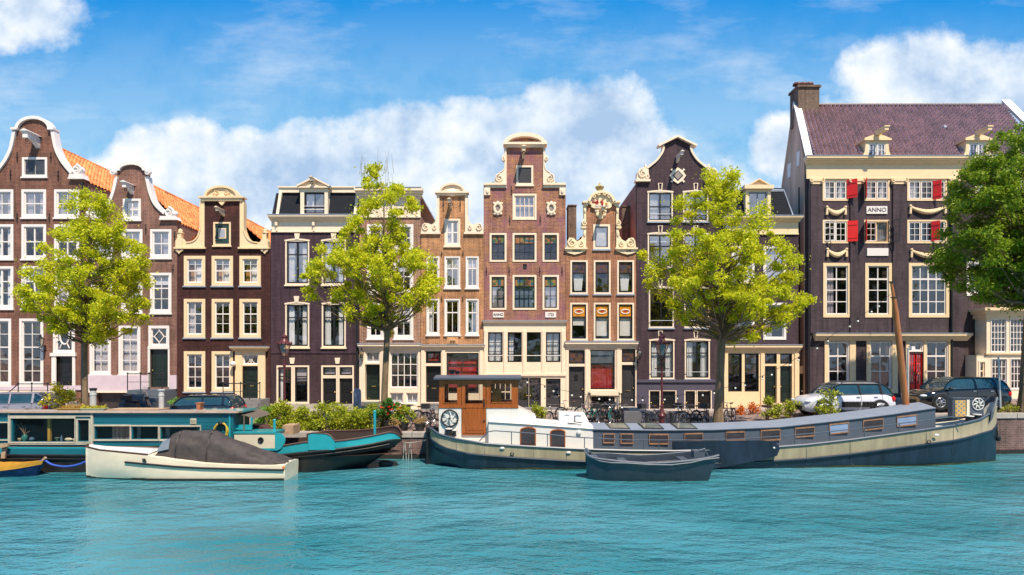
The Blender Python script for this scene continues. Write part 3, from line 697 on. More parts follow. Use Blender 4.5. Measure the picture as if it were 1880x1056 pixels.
H.part(H.b(-28, 708, 154, 716, -.08, 0), 'plinth_band', LILAC); H.part(H.b(-28, 716, 95, 756, -.05, 0), 'plinth', CREAM2)
pip = MB().tube([(fx(152.5), FY-.1, fz(335)), (fx(152.5), FY-.1, fz(750))], .05, 8); H.part(pip, 'downpipe', IRON)
wall_lamp(H, 84, 628, 1.2)
stoop(H, 92, 146, .55, 0, 1.0, CONC); railing(H, [(fx(50), FY-1.4, .2), (fx(68), FY-1.4, .75), (fx(92), FY-1.4, .75), (fx(120), FY-1.4, .75), (fx(146), FY-1.4, .75)])

# ------------------------------------------------------------------ house 2: bell gable with rosettes
H = House('brown brick house with small white scrolled bell gable and lilac plinth', 155, 325, B2, 12)
H.win(226, 365, 259, 404, 2, (.5,), fw=4, gl=GLB, cur='blind1', heavy=2)
cs = ((168, 208), (223, 262), (276, 315))
for i, (a, c) in enumerate(cs):
    H.win(a, 421, c, 474, 2, (.5,), gl=GLB, cur=('right' if i == 2 else 'full'), curm=LACE)
    H.win(a, 501, c, 575, 2, (.36, .68), top=.36, cur=(None, 'right', 'blind.25')[i])
for a, c in ((165, 204), (218, 258)): H.win(a, 598, c, 688, 2, (.25, .5, .75), top=.25, cur='full', curm=LACE)
H.win(273, 598, 311, 638, 1, (), fw=5, sw=1.5, sill=False, name='transom_window')
dm = MB(); cx_, cz_ = fx(292), fz(618)
dp = [(cx_+9*PXM, cz_), (cx_, cz_+11*PXM), (cx_-9*PXM, cz_), (cx_, cz_-11*PXM)]
dm.stroke(dp, .06, FY+.01, FY+.06, closed=True)
for (x, z) in dp: dm.stroke([(x, z), (cx_+(x-cx_)*1.9, cz_+(z-cz_)*1.35)], .05, FY+.012, FY+.058)
H.part(dm, 'diamond_tracery', WHITE)
H.door(276, 641, 309, 711, DGREEN, 1, knob='l', d=.14); fr = MB(); H.b(272, 638, 276, 711, -.05, .1, fr); H.b(309, 638, 312, 711, -.05, .1, fr); H.b(272, 636, 312, 641, -.06, .1, fr); H.part(fr, 'door_frame', WHITE)
H.holes.append((178, 719, 268, 752)); H.part(H.b(178, 719, 268, 752, .2, .25), 'basement_window', mat('leaded_dark', (.04, .03, .03), .4, var=.5, scale=6))
pr = [(325, 760), (325, 404), (302, 404), (300, 391), (286, 375), (276, 354), (271, 327), (271, 318)]
arcp = [(243+28*math.cos(math.radians(a)), 318-20*math.sin(math.radians(a))) for a in range(0, 181, 15)]
lf = [(486-x, y) for x, y in pr[::-1]]; lf[-2:] = [(161, 404), (155, 404), (155, 760)]
H.wall(pr[:-1]+arcp+lf[1:]); H.body(408)
H.arches([(a, y, c) for a, c in cs for y in (420, 500, 597)]+[(226, 364, 259)], B2); H.anchors([(214, 412), (268, 412), (321, 425), (318, 486)], 18)
T = MB(); cv = curve([(303, 392), (286, 375), (277, 354), (272, 332), (271, 325)])
for sg in (1, -1):
    T.stroke([(fx(x if sg > 0 else 486-x), fz(y)) for x, y in cv], 5.5*PXM, FY-.12, FY+.35)
T.stroke([(fx(243+24*math.cos(math.radians(a))), fz(313-13*math.sin(math.radians(a)))) for a in range(-6, 187, 8)], 7*PXM, FY-.15, FY+.35)
H.part(T, 'gable_coping', WHITE)
V = MB()
for sg in (1, -1):
    H.scroll(V, 243+sg*31, 318, 5.5, sg, 1.5, Y=-.2, w=.07); V.blob((fx(243+sg*31), FY-.1, fz(317)), (5.5*PXM, .2, 6*PXM), 6)
    cxx = 243+sg*69; V.prism([(fx(cxx-17), fz(405)), (fx(cxx+17), fz(405)), (fx(cxx+13), fz(398)), (fx(cxx-15), fz(398))], FY-.2, FY+.3)
    H.scroll(V, cxx, 391, 9, sg, 1.6, w=.08); V.lathe((fx(cxx), FY-.1, fz(391)), [(8*PXM, 0), (8*PXM, .3)], 14, axis='y'); V.blob((fx(cxx+sg*10), FY-.05, fz(393)), (6*PXM, .15, 5*PXM), 6); H.part(V, 'scroll_stone', WHITE, smooth=True); V = MB()
H.beam(243, 347, 7, .8); gable_roof(H, 243, 325, 408, 160, 326, 12, ORANGE, 14)
H.part(H.b(155, 689, 272, 718, -.1, 0), 'plinth', LILAC); H.part(H.b(312, 689, 325, 718, -.1, 0), 'plinth', LILAC); H.part(H.b(155, 718, 272, 721, -.16, 0), 'plinth_band', CREAM2)
stoop(H, 262, 325, fz(714), 0, 1.5, mat('blue_grey_plaster', (.1, .12, .15), .7), 6, 'front')
railing(H, [(fx(262), FY-1.45, fz(714)), (fx(285), FY-1.45, fz(714)), (fx(300), FY-1.45, fz(714)), (fx(323), FY-1.45, fz(714))])

# ------------------------------------------------------------------ house 3: black neck gable 17 / 27
H = House('near black brick house with cream neck gable reading 17 27 and green attic shutter', 325, 496, B3, 12)
cs = ((338, 377), (389, 428), (440, 479))
H.win(392, 408, 424, 451, 1, (), fw=3, sw=.3, fm=CREAM, sill=True)
g = MB(); H.b(395.5, 411.5, 420.5, 447.5, .02, .06, g); g2 = MB()
o = H.part(g, 'shutter', SHUTG); H.b(401, 419, 415, 438, .0, .02, g2); H.part(g2, 'shutter_window', CREAM, o); H.part(H.b(403, 421, 413, 436, -.01, 0), 'pane', mat('pale_pane', (.35, .36, .42), .1), o)
hg = MB(); H.b(394, 415, 408, 416.2, .0, .02, hg); H.b(394, 441, 408, 442.2, .0, .02, hg); H.part(hg, 'hinge', IRON, o)
for i, (a, c) in enumerate(cs):
    H.win(a, 470, c, 525, 2, (.5,), fm=CREAM, sm=WHITE, cur='ochre', gl=GL, sillm=LEAD, fw=5.5); H.win(a, 549, c, 620, 2, (.36, .68), top=.36, fm=CREAM, sm=WHITE, cur=('left' if i == 0 else 'blind.1'), sillm=LEAD, fw=5.5, curm=(LACE if i == 0 else None))
    if i < 2: H.win(a, 645, c, 719, 2, (.36, .68), top=.36, fm=CREAM, sm=WHITE, sillm=LEAD, fw=5.5)
H.win(446, 650, 475, 670, 1, (), fw=1.6, sw=1.4, fm=WHITE, sill=False, name='transom_window')
tr = MB()
for sg in (1, -1): tr.tube([(fx(460.5+sg*13-sg*11*math.cos(t)), FY+.03, fz(660)+8.5*PXM*math.sin(t)) for t in [math.radians(-90+15*i) for i in range(13)]], .022, 5)
tr.tube([(fx(460.5), FY+.03, fz(668)), (fx(460.5), FY+.03, fz(652))], .03, 5); H.part(tr, 'tracery', WHITE)
H.door(446, 672, 475, 731, DGREEN, 2, slot=True, knob='l', d=.12)
ds = MB(); H.b(433, 645, 446, 731, -.12, .1, ds); H.b(475, 645, 488, 731, -.12, .1, ds); H.b(446, 645, 475, 650, -.1, .1, ds); H.b(446, 670, 475, 672, -.06, .1, ds)
H.part(ds, 'door_surround', CREAM); H.cornice(430, 637, 491, 645, CREAM, .38)
H.wall([(496, 760), (496, 456), (441, 456), (441, 368), (376, 368), (376, 456), (325, 456), (325, 760)]); H.body(458)
C = MB()
for sg in (1, -1):
    f = lambda x: 408.5+sg*(x-408.5)
    poly = [(441, 368), (448, 368), (448, 416), (450, 427), (455, 438), (463, 444), (474, 446), (481, 443), (481, 455), (441, 455)]
    C.prism([(fx(f(x)), fz(y)) for x, y in poly], FY-.07, FY+.22)
    C.prism([(fx(f(x)), fz(y)) for x, y in [(480, 456), (493, 456), (493, 443), (490, 438), (483, 438), (480, 443)]], FY-.12, FY+.3)
    C.box(*sorted((fx(f(483)), fx(f(490)))), FY-.1, FY+.2, fz(438), fz(429)); C.lathe((fx(f(486.5)), FY+.05, fz(429)), [(.2, 0), (.22, .05), (.12, .1), (.14, .2), (.05, .3)], 10)
    C.box(*sorted((fx(f(438.5)), fx(f(496)))), FY-.16, FY+.1, fz(457.5), fz(454.5))
    C.stroke([(fx(f(x)), fz(y)) for x, y in curve([(448, 372), (448, 416), (450, 427), (455, 438), (463, 444), (474, 446)], 4)], .07, FY-.12, FY+.3)
    C.prism([(fx(f(x)), fz(y)) for x, y in [(480, 457.5), (493, 457.5), (493, 461), (490, 463), (487, 467), (484, 463), (480, 461)]], FY-.1, FY+.02); H.part(C, 'gable_claw', CREAM); C = MB()
for txt, x in (('17', 330.5), ('27', 486.5)): lettering(txt, fx(x), FY-.115, fz(459.8), .2, BLACKP, H.r)
P = MB(); P.box(fx(367), fx(450), FY-.25, FY+.3, fz(365), fz(362)); P.box(fx(371), fx(446), FY-.16, FY+.3, fz(370), fz(365))
P.prism([(fx(408.5)+29*PXM*math.cos(math.radians(a)), fz(362)+19*PXM*math.sin(math.radians(a))) for a in range(0, 181, 10)], FY-.1, FY+.25)
P.stroke([(fx(408.5)+29*PXM*math.cos(math.radians(a)), fz(362)+18*PXM*math.sin(math.radians(a))) for a in range(0, 181, 9)], .13, FY-.22, FY+.3)
for sg in (1, -1): H.scroll(P, 408.5+sg*8, 354, 5, sg, 1.4, Y=-.13, w=.035); H.scroll(P, 408.5+sg*15, 359, 4, -sg, 1.2, Y=-.13, w=.03)
P.prism([(fx(402), fz(370)), (fx(415), fz(370)), (fx(412), fz(375)), (fx(408.5), fz(378)), (fx(405), fz(375))], FY-.12, FY+.02)
H.part(P, 'pediment', CREAM); H.beam(411, 391, 4.5, .9, CREAM2); gable_roof(H, 408.5, 382, 458, 326, 497, 12, ORANGE, 12)
stoop(H, 428, 496, fz(731), 0, 1.4, STEP, 4); railing(H, [(fx(429), FY-1.35, fz(731)), (fx(460), FY-1.35, fz(731)), (fx(476), FY-1.35, fz(731)), (fx(494), FY-1.35, fz(731))])
sky = MB(); H.part(MB().blob((fx(432), FY-.3, fz(668)), .17, 7), 'globe_lamp', mat('frosted_globe', (.8, .78, .7), .2), None, True)

# ------------------------------------------------------------------ house 4: violet black with mansard and dormer
H = House('violet black brick house with cream cornice, slate mansard and white pedimented dormer', 497, 659, B4, 9)
for a, c in ((524, 568), (591, 635)):
    H.win(a, 441, c, 523, 2, (.3,), top=.3, fm=CREAM2, sm=BLACKP, heavy=4, fw=2.6, cur='sides', arch=2.5, gl=GLB); H.win(a, 557, c, 638, 2, (.3,), top=.3, fm=CREAM2, sm=BLACKP, heavy=4, fw=2.6, cur='sides', arch=2.5, sillm=STONE)
for x, y in ((546, 429), (613, 429), (545, 544), (612, 544), (537, 657), (620, 657)): H.keystone(x, y, y+11)
for a, c in ((508, 538), (538.5, 568)): H.win(a, 671, c, 741, 1, (.26,), fm=CREAM2, sm=BLACKP, fw=3, sill=False, cur=('left' if a < 520 else 'blind.4'), curm=(None if a < 520 else LACE))
for a, c in ((590, 620), (620.5, 650)): H.win(a, 671, c, 692, 1, (), fm=CREAM2, sm=BLACKP, fw=3, sill=False, cur='blind1', curm=LACE); H.door(a, 692, c, 741, BLACKP, 2, knob='r', d=.12, fw=2.6, fm=CREAM2)
H.wall([(659, 648), (659, 420), (497, 420), (497, 648)], holes=[h for h in H.holes if h[1] < 645]); H.wall([(659, 760), (659, 648), (497, 648), (497, 760)], name='ground_floor_wall', m=B4L, holes=[h for h in H.holes if h[1] > 645], y0=-.02, thick=.3)
H.part(H.b(497, 646, 659, 649, -.06, 0), 'belt_course', B4); H.part(H.b(497, 741, 590, 760, -.08, -.02), 'plinth', CONC); H.part(H.b(590, 742, 659, 760, -.3, -.02), 'doorstep', CONC)
H.body(400); H.cornice(499, 397, 657, 407, CREAM2, .38, brackets=(509, 577, 645), frieze=427)
# mansard
M_ = MB(); zb, zt = fz(397), fz(352)
M_.loft([[(fx(500), FY-.1, zb), (fx(656), FY-.1, zb)], [(fx(503), FY+.35, zt), (fx(654), FY+.35, zt)]], cap=False, closed=False)
for x in (503, 656):
    M_.add([(fx(x), FY-.1, zb), (fx(x), FY+8, zb), (fx(x), FY+8, zt), (fx(x), FY+.35, zt)], [(0, 1, 2, 3)])
for i in range(11): y = FY-.1+.45*i/11; z = zb+(zt-zb)*i/11; M_.add([(fx(504), y-.025, z), (fx(654), y-.025, z), (fx(654), y+.02, z+(zt-zb)/11), (fx(504), y+.02, z+(zt-zb)/11), (fx(504), y+.01, z), (fx(654), y+.01, z)], [(0, 1, 2, 3), (0, 1, 5, 4)])
H.part(M_, 'mansard_roof', SLATE); H.part(MB().box(fx(503), fx(654), FY+.35, FY+9, zt-.2, zt), 'roof', LEAD)
E = MB(); E.box(fx(510), fx(656), FY+.18, FY+.6, fz(352), fz(342)); E.box(fx(508), fx(658), FY+.1, FY+.6, fz(343.5), fz(341))
for x, q in ((509, 513), (651, 655)): E.loft([[(fx(x-1), FY-.16, zb), (fx(x+4), FY-.16, zb), (fx(x+4), FY+.1, zb), (fx(x-1), FY+.1, zb)], [(fx(q-2), FY+.2, fz(344)), (fx(q+3), FY+.2, fz(344)), (fx(q+3), FY+.5, fz(344)), (fx(q-2), FY+.5, fz(344))]])
H.part(E, 'roof_edging', CREAM2)
D = MB(); D.box(fx(554), fx(561), FY-.25, FY+1.2, zb, fz(348)); D.box(fx(598), fx(604), FY-.25, FY+1.2, zb, fz(348)); D.box(fx(561), fx(598), FY-.25, FY+1.2, fz(355), fz(348)); D.box(fx(561), fx(598), FY-.22, FY+.4, zb, fz(394))
D.box(fx(550), fx(608), FY-.4, FY+1.3, fz(348), fz(345.5)); D.prism([(fx(549), fz(345.5)), (fx(609), fz(345.5)), (fx(579), fz(330))], FY-.3, FY+1.3)
D.stroke([(fx(549), fz(345)), (fx(579), fz(330)), (fx(609), fz(345))], .09, FY-.45, FY+1.35)
d_ = H.part(D, 'dormer', CREAM2)
H.win(561, 355, 598, 394, 2, (.72,), fm=BLACKP, fw=1.5, sw=1, sill=False, hole=False, d=-.18, cur='left', gl=GLB); H.part(MB().box(fx(555), fx(604), FY+.6, FY+.7, zb, fz(350)), 'dark_dormer_backing', ROOM)  # the sheet behind the dormer pane is painted dark for interior shade
rl = MB(); [rl.tube([(fx(561), FY-.3, fz(y)), (fx(598), FY-.3, fz(y))], .018, 5) for y in (381, 387)]; H.part(rl, 'window_bars', WHITE); H.beam(580, 337, 4.5, .9, CREAM2)
rn = H.part(MB().box(fx(655.5), fx(658), FY-.14, FY-.03, 0, fz(427)), 'downpipe', IRON)

# ------------------------------------------------------------------ house 5: behind the tree, cream cornice and shop
H = House('brown brick house with tall cream cornice and many paned shop window behind the tree', 660, 772, B5, 9)
for a, c in ((674, 705), (723, 759)):
    H.win(a, 412, c, 462, 2, (.5,)); H.win(a, 477, c, 539, 2, (.5,), cur='blind.3'); H.win(a, 556, c, 622, 2, (.5,), cur=('blind.6' if a > 700 else None))
up = [h for h in H.holes]
H.wall([(772, 632), (772, 392), (660, 392), (660, 632)]); H.body(395)
H.arches([(a, y, c) for a, c in ((674, 705), (723, 759)) for y in (411, 476, 555)], B5)
H.cornice(660, 349, 772, 366, CREAM2, .55, frieze=400, brackets=(668, 695, 722, 748, 766)); H.flat_roof(352)
H.holes = []
H.win(671, 645, 698, 666, 2, (), fm=WHITE, fw=2, sill=False, sw=1, cur='blind1', curm=LACE); H.door(671, 669, 698, 735, DGREEN, 3, slot=True, knob='r', d=.3)
H.win(716, 646, 768, 713, 4, (.33, .66), fm=WHITE, fw=1.5, sw=1.5, sill=True, mun=1.4)
H.win(716, 721, 741, 741, 2, (), fm=WHITE, fw=1.5, sw=1, sill=False, cur='blind1'); H.win(746, 721, 768, 741, 2, (), fm=WHITE, fw=1.5, sw=1, sill=False, cur='blind1')
H.wall([(772, 760), (772, 632), (660, 632), (660, 760)], name='shop_front', m=CREAM2, y0=-.1, thick=.36, holes=H.holes)
H.cornice(662, 632, 772, 644, CREAM2, .32)
for x0, x1 in ((661, 668), (701, 713)): H.part(H.b(x0, 645, x1, 752, -.17, -.1), 'pilaster', CREAM2)
wall_lamp(H, 667, 650, .9); stoop(H, 664, 704, fz(737), 0, .8, STEP)

# ------------------------------------------------------------------ house 6: orange brick, small neck gable
H = House('orange brown brick house with narrow neck gable and red blind in its shop window', 773, 888, B6, 10)
H.win(816, 402, 845, 452, 2, (.5,), cur='left', gl=GLB, fm=CREAM2, sm=WHITE, heavy=3.5, fw=3.5)
cs = ((783, 807), (816, 845), (855, 879))
for i, (a, c) in enumerate(cs):
    H.win(a, 471, c, 529, 2, (.36,), top=.36, fw=2.6, cur='blind.35', gl=GLB); H.win(a, 549, c, 615, 2, (.36,), top=.36, fw=2.6, cur=('left' if i == 0 else None), gl=(GLB if i == 2 else GL))
H.wall([(888, 634), (888, 430), (854, 430), (854, 358), (806, 358), (806, 430), (773, 430), (773, 634)]); H.body(432)
H.arches([(a, y, c) for a, c in cs for y in (470, 548)]+[(816, 400, 845)], B6, 8); H.anchors([(814, 363), (845, 363)], 25); H.anchors([(811, 462), (850, 462), (811, 545), (850, 545)], 9)
C = MB()
for sg in (1, -1):
    f = lambda x: 830.5+sg*(x-830.5)
    C.prism([(fx(f(x)), fz(y)) for x, y in [(854, 358), (859, 358), (859, 395), (862, 408), (868, 413), (876, 410), (884, 412), (887.5, 420), (887.5, 428), (854, 428)]], FY-.08, FY+.24)
    C.box(*sorted((fx(f(852)), fx(f(888)))), FY-.14, FY+.2, fz(430.5), fz(427)); H.scroll(C, f(879), 418, 6.5, sg, 1.5, Y=-.12, w=.05); H.scroll(C, f(864), 419, 4.5, -sg, 1.2, Y=-.12, w=.045)
C.box(fx(799), fx(861), FY-.25, FY+.3, fz(356), fz(353)); C.box(fx(803), fx(857), FY-.15, FY+.3, fz(360), fz(356))
C.prism([(fx(830.5)+22*PXM*math.cos(math.radians(a)), fz(353)+14*PXM*math.sin(math.radians(a))) for a in range(0, 181, 12)], FY-.1, FY+.25); C.stroke([(fx(830.5)+22*PXM*math.cos(math.radians(a)), fz(353)+14*PXM*math.sin(math.radians(a))) for a in range(0, 181, 9)], .12, FY-.22, FY+.3)
C.blob((fx(830.5), FY-.1, fz(355)), (10*PXM, .1, 7*PXM), 7)
for sg in (1, -1): H.scroll(C, 830.5+sg*10, 354, 4, sg, 1.2, Y=-.16, w=.035)
H.part(C, 'gable_stone', CREAM2); H.beam(828, 377, 4.5, 1.0, CREAM2); gable_roof(H, 830.5, 385, 432, 774, 888, 10, ORANGE, 9)
rt = H.b(821, 619, 841, 631, -.06, 0); o = H.part(rt, 'stone_tablet', mat('ochre_stone', (.62, .34, .16), .8, var=.2)); rr = MB(); H.b(824, 622, 838, 628, -.09, -.06, rr); rr.blob((fx(829), FY-.09, fz(625)), .08, 5); rr.blob((fx(834), FY-.09, fz(625)), .09, 5); H.part(rr, 'relief', mat('ochre_stone', (0, 0, 0)), o)
H.holes = []
H.win(782, 645, 810, 667, 1, (), fm=BLACKP, fw=2, sill=False, cur='blind1', curm=REDC); H.door(782, 672, 810, 739, BLACKP, 2, slot=True, knob='l', d=.16)
H.win(820, 648, 879, 722, 1, (), fm=GREYD, fw=1.5, sw=1, sill=True, name='shop_window')
bl = MB(); H.b(822, 658, 877, 660, -.02, .02, bl); H.b(849, 660, 851, 672, -.02, .02, bl); H.b(822, 672, 877, 674, -.02, .02, bl); H.part(bl, 'transom_bar', GREYD)
H.part(H.b(823, 650, 876, 658, .12, .14), 'roller_blind', DBROWN); H.part(H.b(823, 660, 876, 712, .22, .24), 'roller_blind', REDC)
H.wall([(888, 760), (888, 634), (773, 634), (773, 760)], name='shop_front', m=CREAM2, y0=-.1, thick=.36, holes=H.holes); H.cornice(775, 634, 887, 642, CREAM2, .3)
for x in (774, 812, 881): H.part(H.b(x, 643, x+6, 755, -.16, -.1), 'pilaster', CREAM2)
stoop(H, 777, 816, fz(740), 0, .7, STEP, 3)

# ------------------------------------------------------------------ house 7: tall 1723 house
H = House('tall purple red brick house with oval windows and plaques reading ANNO and 1723', 888, 1038.5, B7, 11)
H.win(948, 304, 979, 340, 2, (), fm=CREAM2, sm=BLACKP, fw=3.5, sw=.4, mun=.4); H.part(H.b(952, 308, 975, 336, .02, .05), 'attic_shutter', GREYD)
H.win(941, 356, 985, 404, 4, (.45,), fm=CREAM2, sm=CREAM2, fw=3.5, gl=GLB, cur='full', curm=LACE, sill=False)
cs = ((899, 930), (941, 985), (996, 1026))
for i, (a, c) in enumerate(cs):
    n = (2, 4, 2)[i]
    H.win(a, 428, c, 481, n, (.34, .7), top=.34, fm=CREAM2, sm=BLACKP, fw=3.5, sw=1.6, mun=.9, sill=False, topg=SG1, cur=('full' if i == 0 else None), curm=GREYD)
    H.win(a, 505, c, 569, n, (.3, .62), top=.3, fm=CREAM2, sm=BLACKP, fw=3.5, sw=1.6, mun=.9, sill=False, topg=SG1, cur=('blind1' if i != 1 else 'blind1'), curm=(BLUEC if i == 1 else LACE), gl=GLB)
H.holes.append((960, 485, 967, 496)); H.part(H.b(960, 485, 967, 496, .05, .07), 'vent_grille', IRON)
H.wall([(1038.5, 592), (1038.5, 341), (997, 341), (997, 268), (930, 268), (930, 341), (888, 341), (888, 592)]); H.body(343)
H.arches([(a, y, c) for a, c in cs for y in (427, 504)]+[(948, 303, 979), (941, 354, 985)], B7, 9)
H.anchors([(939, 342), (936, 396), (992, 396), (893, 490), (935, 490), (991, 490), (1032, 490)], 16)
C = MB(); c0 = 963.5
for sg in (1, -1):
    f = lambda x: c0+sg*(x-c0)
    C.prism([(fx(f(x)), fz(y)) for x, y in [(997, 272), (1002, 272), (1000, 282), (1005, 288), (1006, 293), (1001, 298), (1001, 308), (1004, 316), (1012, 321), (1018, 328), (1019, 337), (997, 337)]], FY-.08, FY+.24)
    C.box(*sorted((fx(f(997)), fx(f(1038.5)))), FY-.2, FY+.3, fz(341), fz(337)); C.box(*sorted((fx(f(997)), fx(f(1037)))), FY-.1, FY+.1, fz(345.5), fz(341)); C.box(*sorted((fx(f(1027)), fx(f(1038)))), FY-.12, FY+.01, fz(359), fz(345.5))
    H.scroll(C, f(1010), 328, 7.5, sg, 1.7, Y=-.12, w=.055); H.scroll(C, f(1002), 293, 4, sg, 1.3, Y=-.12, w=.045); C.blob((fx(f(1032)), FY-.14, fz(352)), (.1, .06, .16), 5)
    C.stroke([(fx(f(x)), fz(y)) for x, y in curve([(999, 275), (999, 300), (1002, 312), (1010, 318)], 4)], .05, FY-.11, FY)
C.box(fx(924), fx(1004), FY-.32, FY+.3, fz(268), fz(264)); C.box(fx(928), fx(1000), FY-.2, FY+.3, fz(272), fz(268))
C.stroke([(fx(c0)+35*PXM*math.cos(math.radians(a)), fz(266)+16*PXM*math.sin(math.radians(a))) for a in range(4, 177, 8)], .22, FY-.3, FY+.3)
C.box(fx(924), fx(929), FY-.32, FY+.3, fz(264), fz(262.2)); C.box(fx(998), fx(1004), FY-.32, FY+.3, fz(264), fz(262.2))
H.part(C, 'gable_stone', CREAM2)
H.part(MB().prism([(fx(c0)+34*PXM*math.cos(math.radians(a)), fz(264)+14*PXM*math.sin(math.radians(a))) for a in range(0, 181, 12)], FY, FY+.25), 'pediment_field', B7)
for x in (914, 1012):
    O = MB(); O.tube([(fx(x)+6.5*PXM*math.cos(t), FY-.06, fz(383)+8.5*PXM*math.sin(t)) for t in [i*math.pi/10 for i in range(20)]], .085, 6, closed=True)
    for dx, dy in ((-7, -9), (7, -9), (-6, 10), (6, 10), (0, -11), (0, 11)): O.blob((fx(x+dx*.9), FY-.05, fz(383+dy)), (.1, .07, .09), 5)
    o = H.part(O, 'oval_window', CREAM2); H.part(MB().lathe((fx(x), FY-.045, fz(383)), [(.01, 0), (.19, .01), (.19, .05)], 14, axis='y'), 'pane', mat('dull_pane', (.3, .24, .22), .15), o)
H.beam(961, 284, 5.5, 1.0, CREAM2); gable_roof(H, c0, 290, 345, 890, 1037, 11, ORANGE, 12)
for txt, x in (('ANNO', 915), ('1723', 1011)):
    o = H.part(H.b(x-10, 573, x+10, 583, -.05, 0), 'plaque', WHITE); lettering(txt, fx(x), FY-.055, fz(578), .23, BLACKP, o, sx=.86)
H.holes = []
for i, (a, c) in enumerate(((896, 923), (932, 958), (967, 993), (1002, 1029))):
    if i == 2:
        H.win(a, 610, c, 665, 1, (.8,), fm=BLACKP, fw=.8, sw=.8, sill=False)
    else: H.win(a, 610, c, 665, 2, (.33, .66), fm=BLACKP, fw=1.2, sw=1.2, sill=False, cur=('full' if i != 1 else 'left'))
    pb = MB(); H.b(a, 669, c, 684, -.05, -.01, pb); H.b(a+2, 672, c-2, 681, -.08, -.05, pb); H.part(pb, 'window_panel', GREYD)
rb = MB(); [rb.tube([(fx(a), FY-.16, fz(653)), (fx(c), FY-.16, fz(653))], .018, 5) for a, c in ((896, 923), (932, 958), (967, 993), (1002, 1029))]; H.part(rb, 'window_bars', WHITE)
H.door(1002, 695, 1029, 752, GREYD, glazed=.62, rows=3, knob='r', d=.05); H.door(949, 694, 970.5, 752, GREYD, glazed=.7, rows=3, knob='r', d=.05); H.door(971, 694, 993, 752, GREYD, glazed=.7, rows=3, knob='l', d=.05)
H.win(896, 695, 941, 745, 4, (.5,), fm=CREAM2, fw=2, sill=False)
H.wall([(1038.5, 760), (1038.5, 590), (888, 590), (888, 760)], name='wooden_lower_front', m=CREAM2, y0=-.1, thick=.37, holes=H.holes)
H.cornice(889, 590, 1037.5, 597, CREAM2, .25, frieze=607)
for x in (889, 925, 960, 995, 1031): H.part(H.b(x, 607, x+5.5, 686, -.16, -.1), 'pilaster', CREAM2)
H.part(H.b(888, 686, 1038.5, 690, -.18, -.1), 'belt_course', CREAM2); stoop(H, 944, 1034, .22, 0, .6, STEP, 1)

# ------------------------------------------------------------------ house 8: ornate neck gable
H = House('narrow brick house with ornate carved gable, urn and red curtained window', 1039, 1168, B8, 10)
H.win(1089, 412, 1120, 458, 1, (), fm=CREAM2, sm=BLACKP, fw=4, sw=1.4, cur='blind1', curm=WHITE, sillm=LEAD, gl=GLB)
cs = ((1047, 1079), (1090, 1121), (1133, 1164))
for i, (a, c) in enumerate(cs):
    H.win(a, 478, c, 540, 1, (.36,), top=.36, fm=CREAM2, sm=BLACKP, fw=3, sw=2, topg=SG3, cur=('drape' if i != 1 else None), sillm=LEAD)
    H.win(a, 556, c, 625, 1, (.36,), top=.36, fm=CREAM2, sm=BLACKP, fw=3, sw=2, topg=SG2, cur=('blind.62' if i == 0 else 'blind.95'), curm=WHITE, sillm=LEAD)
    for y in (572,):
        E = MB(); xc = (a+c)/2; E.tube([(fx(xc)+8*PXM*math.cos(t), FY+.06, fz(y)+3.6*PXM*math.sin(t)) for t in [k*math.pi/8 for k in range(16)]], .03, 5, closed=True); H.part(E, 'leaded_oval', WHITE)
        H.part(MB().prism([(fx(xc-4), fz(y)), (fx(xc), fz(y-1.8)), (fx(xc+4), fz(y)), (fx(xc), fz(y+1.8))], FY+.055, FY+.065), 'leaded_lozenge', REDC)
H.wall([(1168, 632), (1168, 458), (1131, 458), (1131, 377), (1077, 377), (1077, 458), (1039, 458), (1039, 632)]); H.body(460)
H.arches([(a, y, c) for a, c in cs for y in (477, 555)]+[(1089, 411, 1120)], B8, 9)
C = MB(); c0 = 1103.5
for sg in (1, -1):
    f = lambda x: c0+sg*(x-c0)
    C.prism([(fx(f(x)), fz(y)) for x, y in [(1131, 377), (1136, 377), (1135, 402), (1139, 408), (1139, 416), (1135, 420), (1136, 432), (1141, 440), (1148, 444), (1154, 438), (1162, 437), (1166, 444), (1167, 456), (1131, 456)]], FY-.1, FY+.25)
    C.prism([(fx(f(x)), fz(y)) for x, y in [(1130, 456), (1169, 456), (1169, 461), (1166, 464), (1160, 466), (1152, 468), (1144, 466), (1138, 464), (1133, 462), (1130, 460)]], FY-.1, FY+.01); C.box(*sorted((fx(f(1129)), fx(f(1170)))), FY-.2, FY+.3, fz(458.5), fz(455.5))
    H.scroll(C, f(1157), 447, 8, sg, 1.6, Y=-.14, w=.06); H.scroll(C, f(1141), 449, 5, -sg, 1.3, Y=-.14, w=.05); H.scroll(C, f(1134), 411, 5, sg, 1.4, Y=-.14, w=.05); C.box(*sorted((fx(f(1131)), fx(f(1140)))), FY-.16, FY+.25, fz(420), fz(417))
    C.blob((fx(f(1134)), FY-.12, fz(430)), (.09, .05, .2), 5); C.blob((fx(f(1133)), FY-.12, fz(388)), (.07, .05, .15), 5)
    C.box(*sorted((fx(f(1126)), fx(f(1138)))), FY-.28, FY+.3, fz(374), fz(371)); C.box(*sorted((fx(f(1128)), fx(f(1135)))), FY-.18, FY+.25, fz(379), fz(374))
C.prism([(fx(c0)+24*PXM*math.cos(math.radians(a)), fz(376)+22*PXM*math.sin(math.radians(a))) for a in range(0, 181, 10)], FY-.12, FY+.25)
C.prism([(fx(x), fz(y)) for x, y in [(1085, 375), (1122, 375), (1122, 381), (1118, 383.5), (1090, 383.5), (1085, 381)]], FY-.16, FY+.0)
C.stroke([(fx(c0)+23*PXM*math.cos(math.radians(a)), fz(374)+20*PXM*math.sin(math.radians(a))) for a in range(2, 179, 8)], .15, FY-.28, FY+.3)
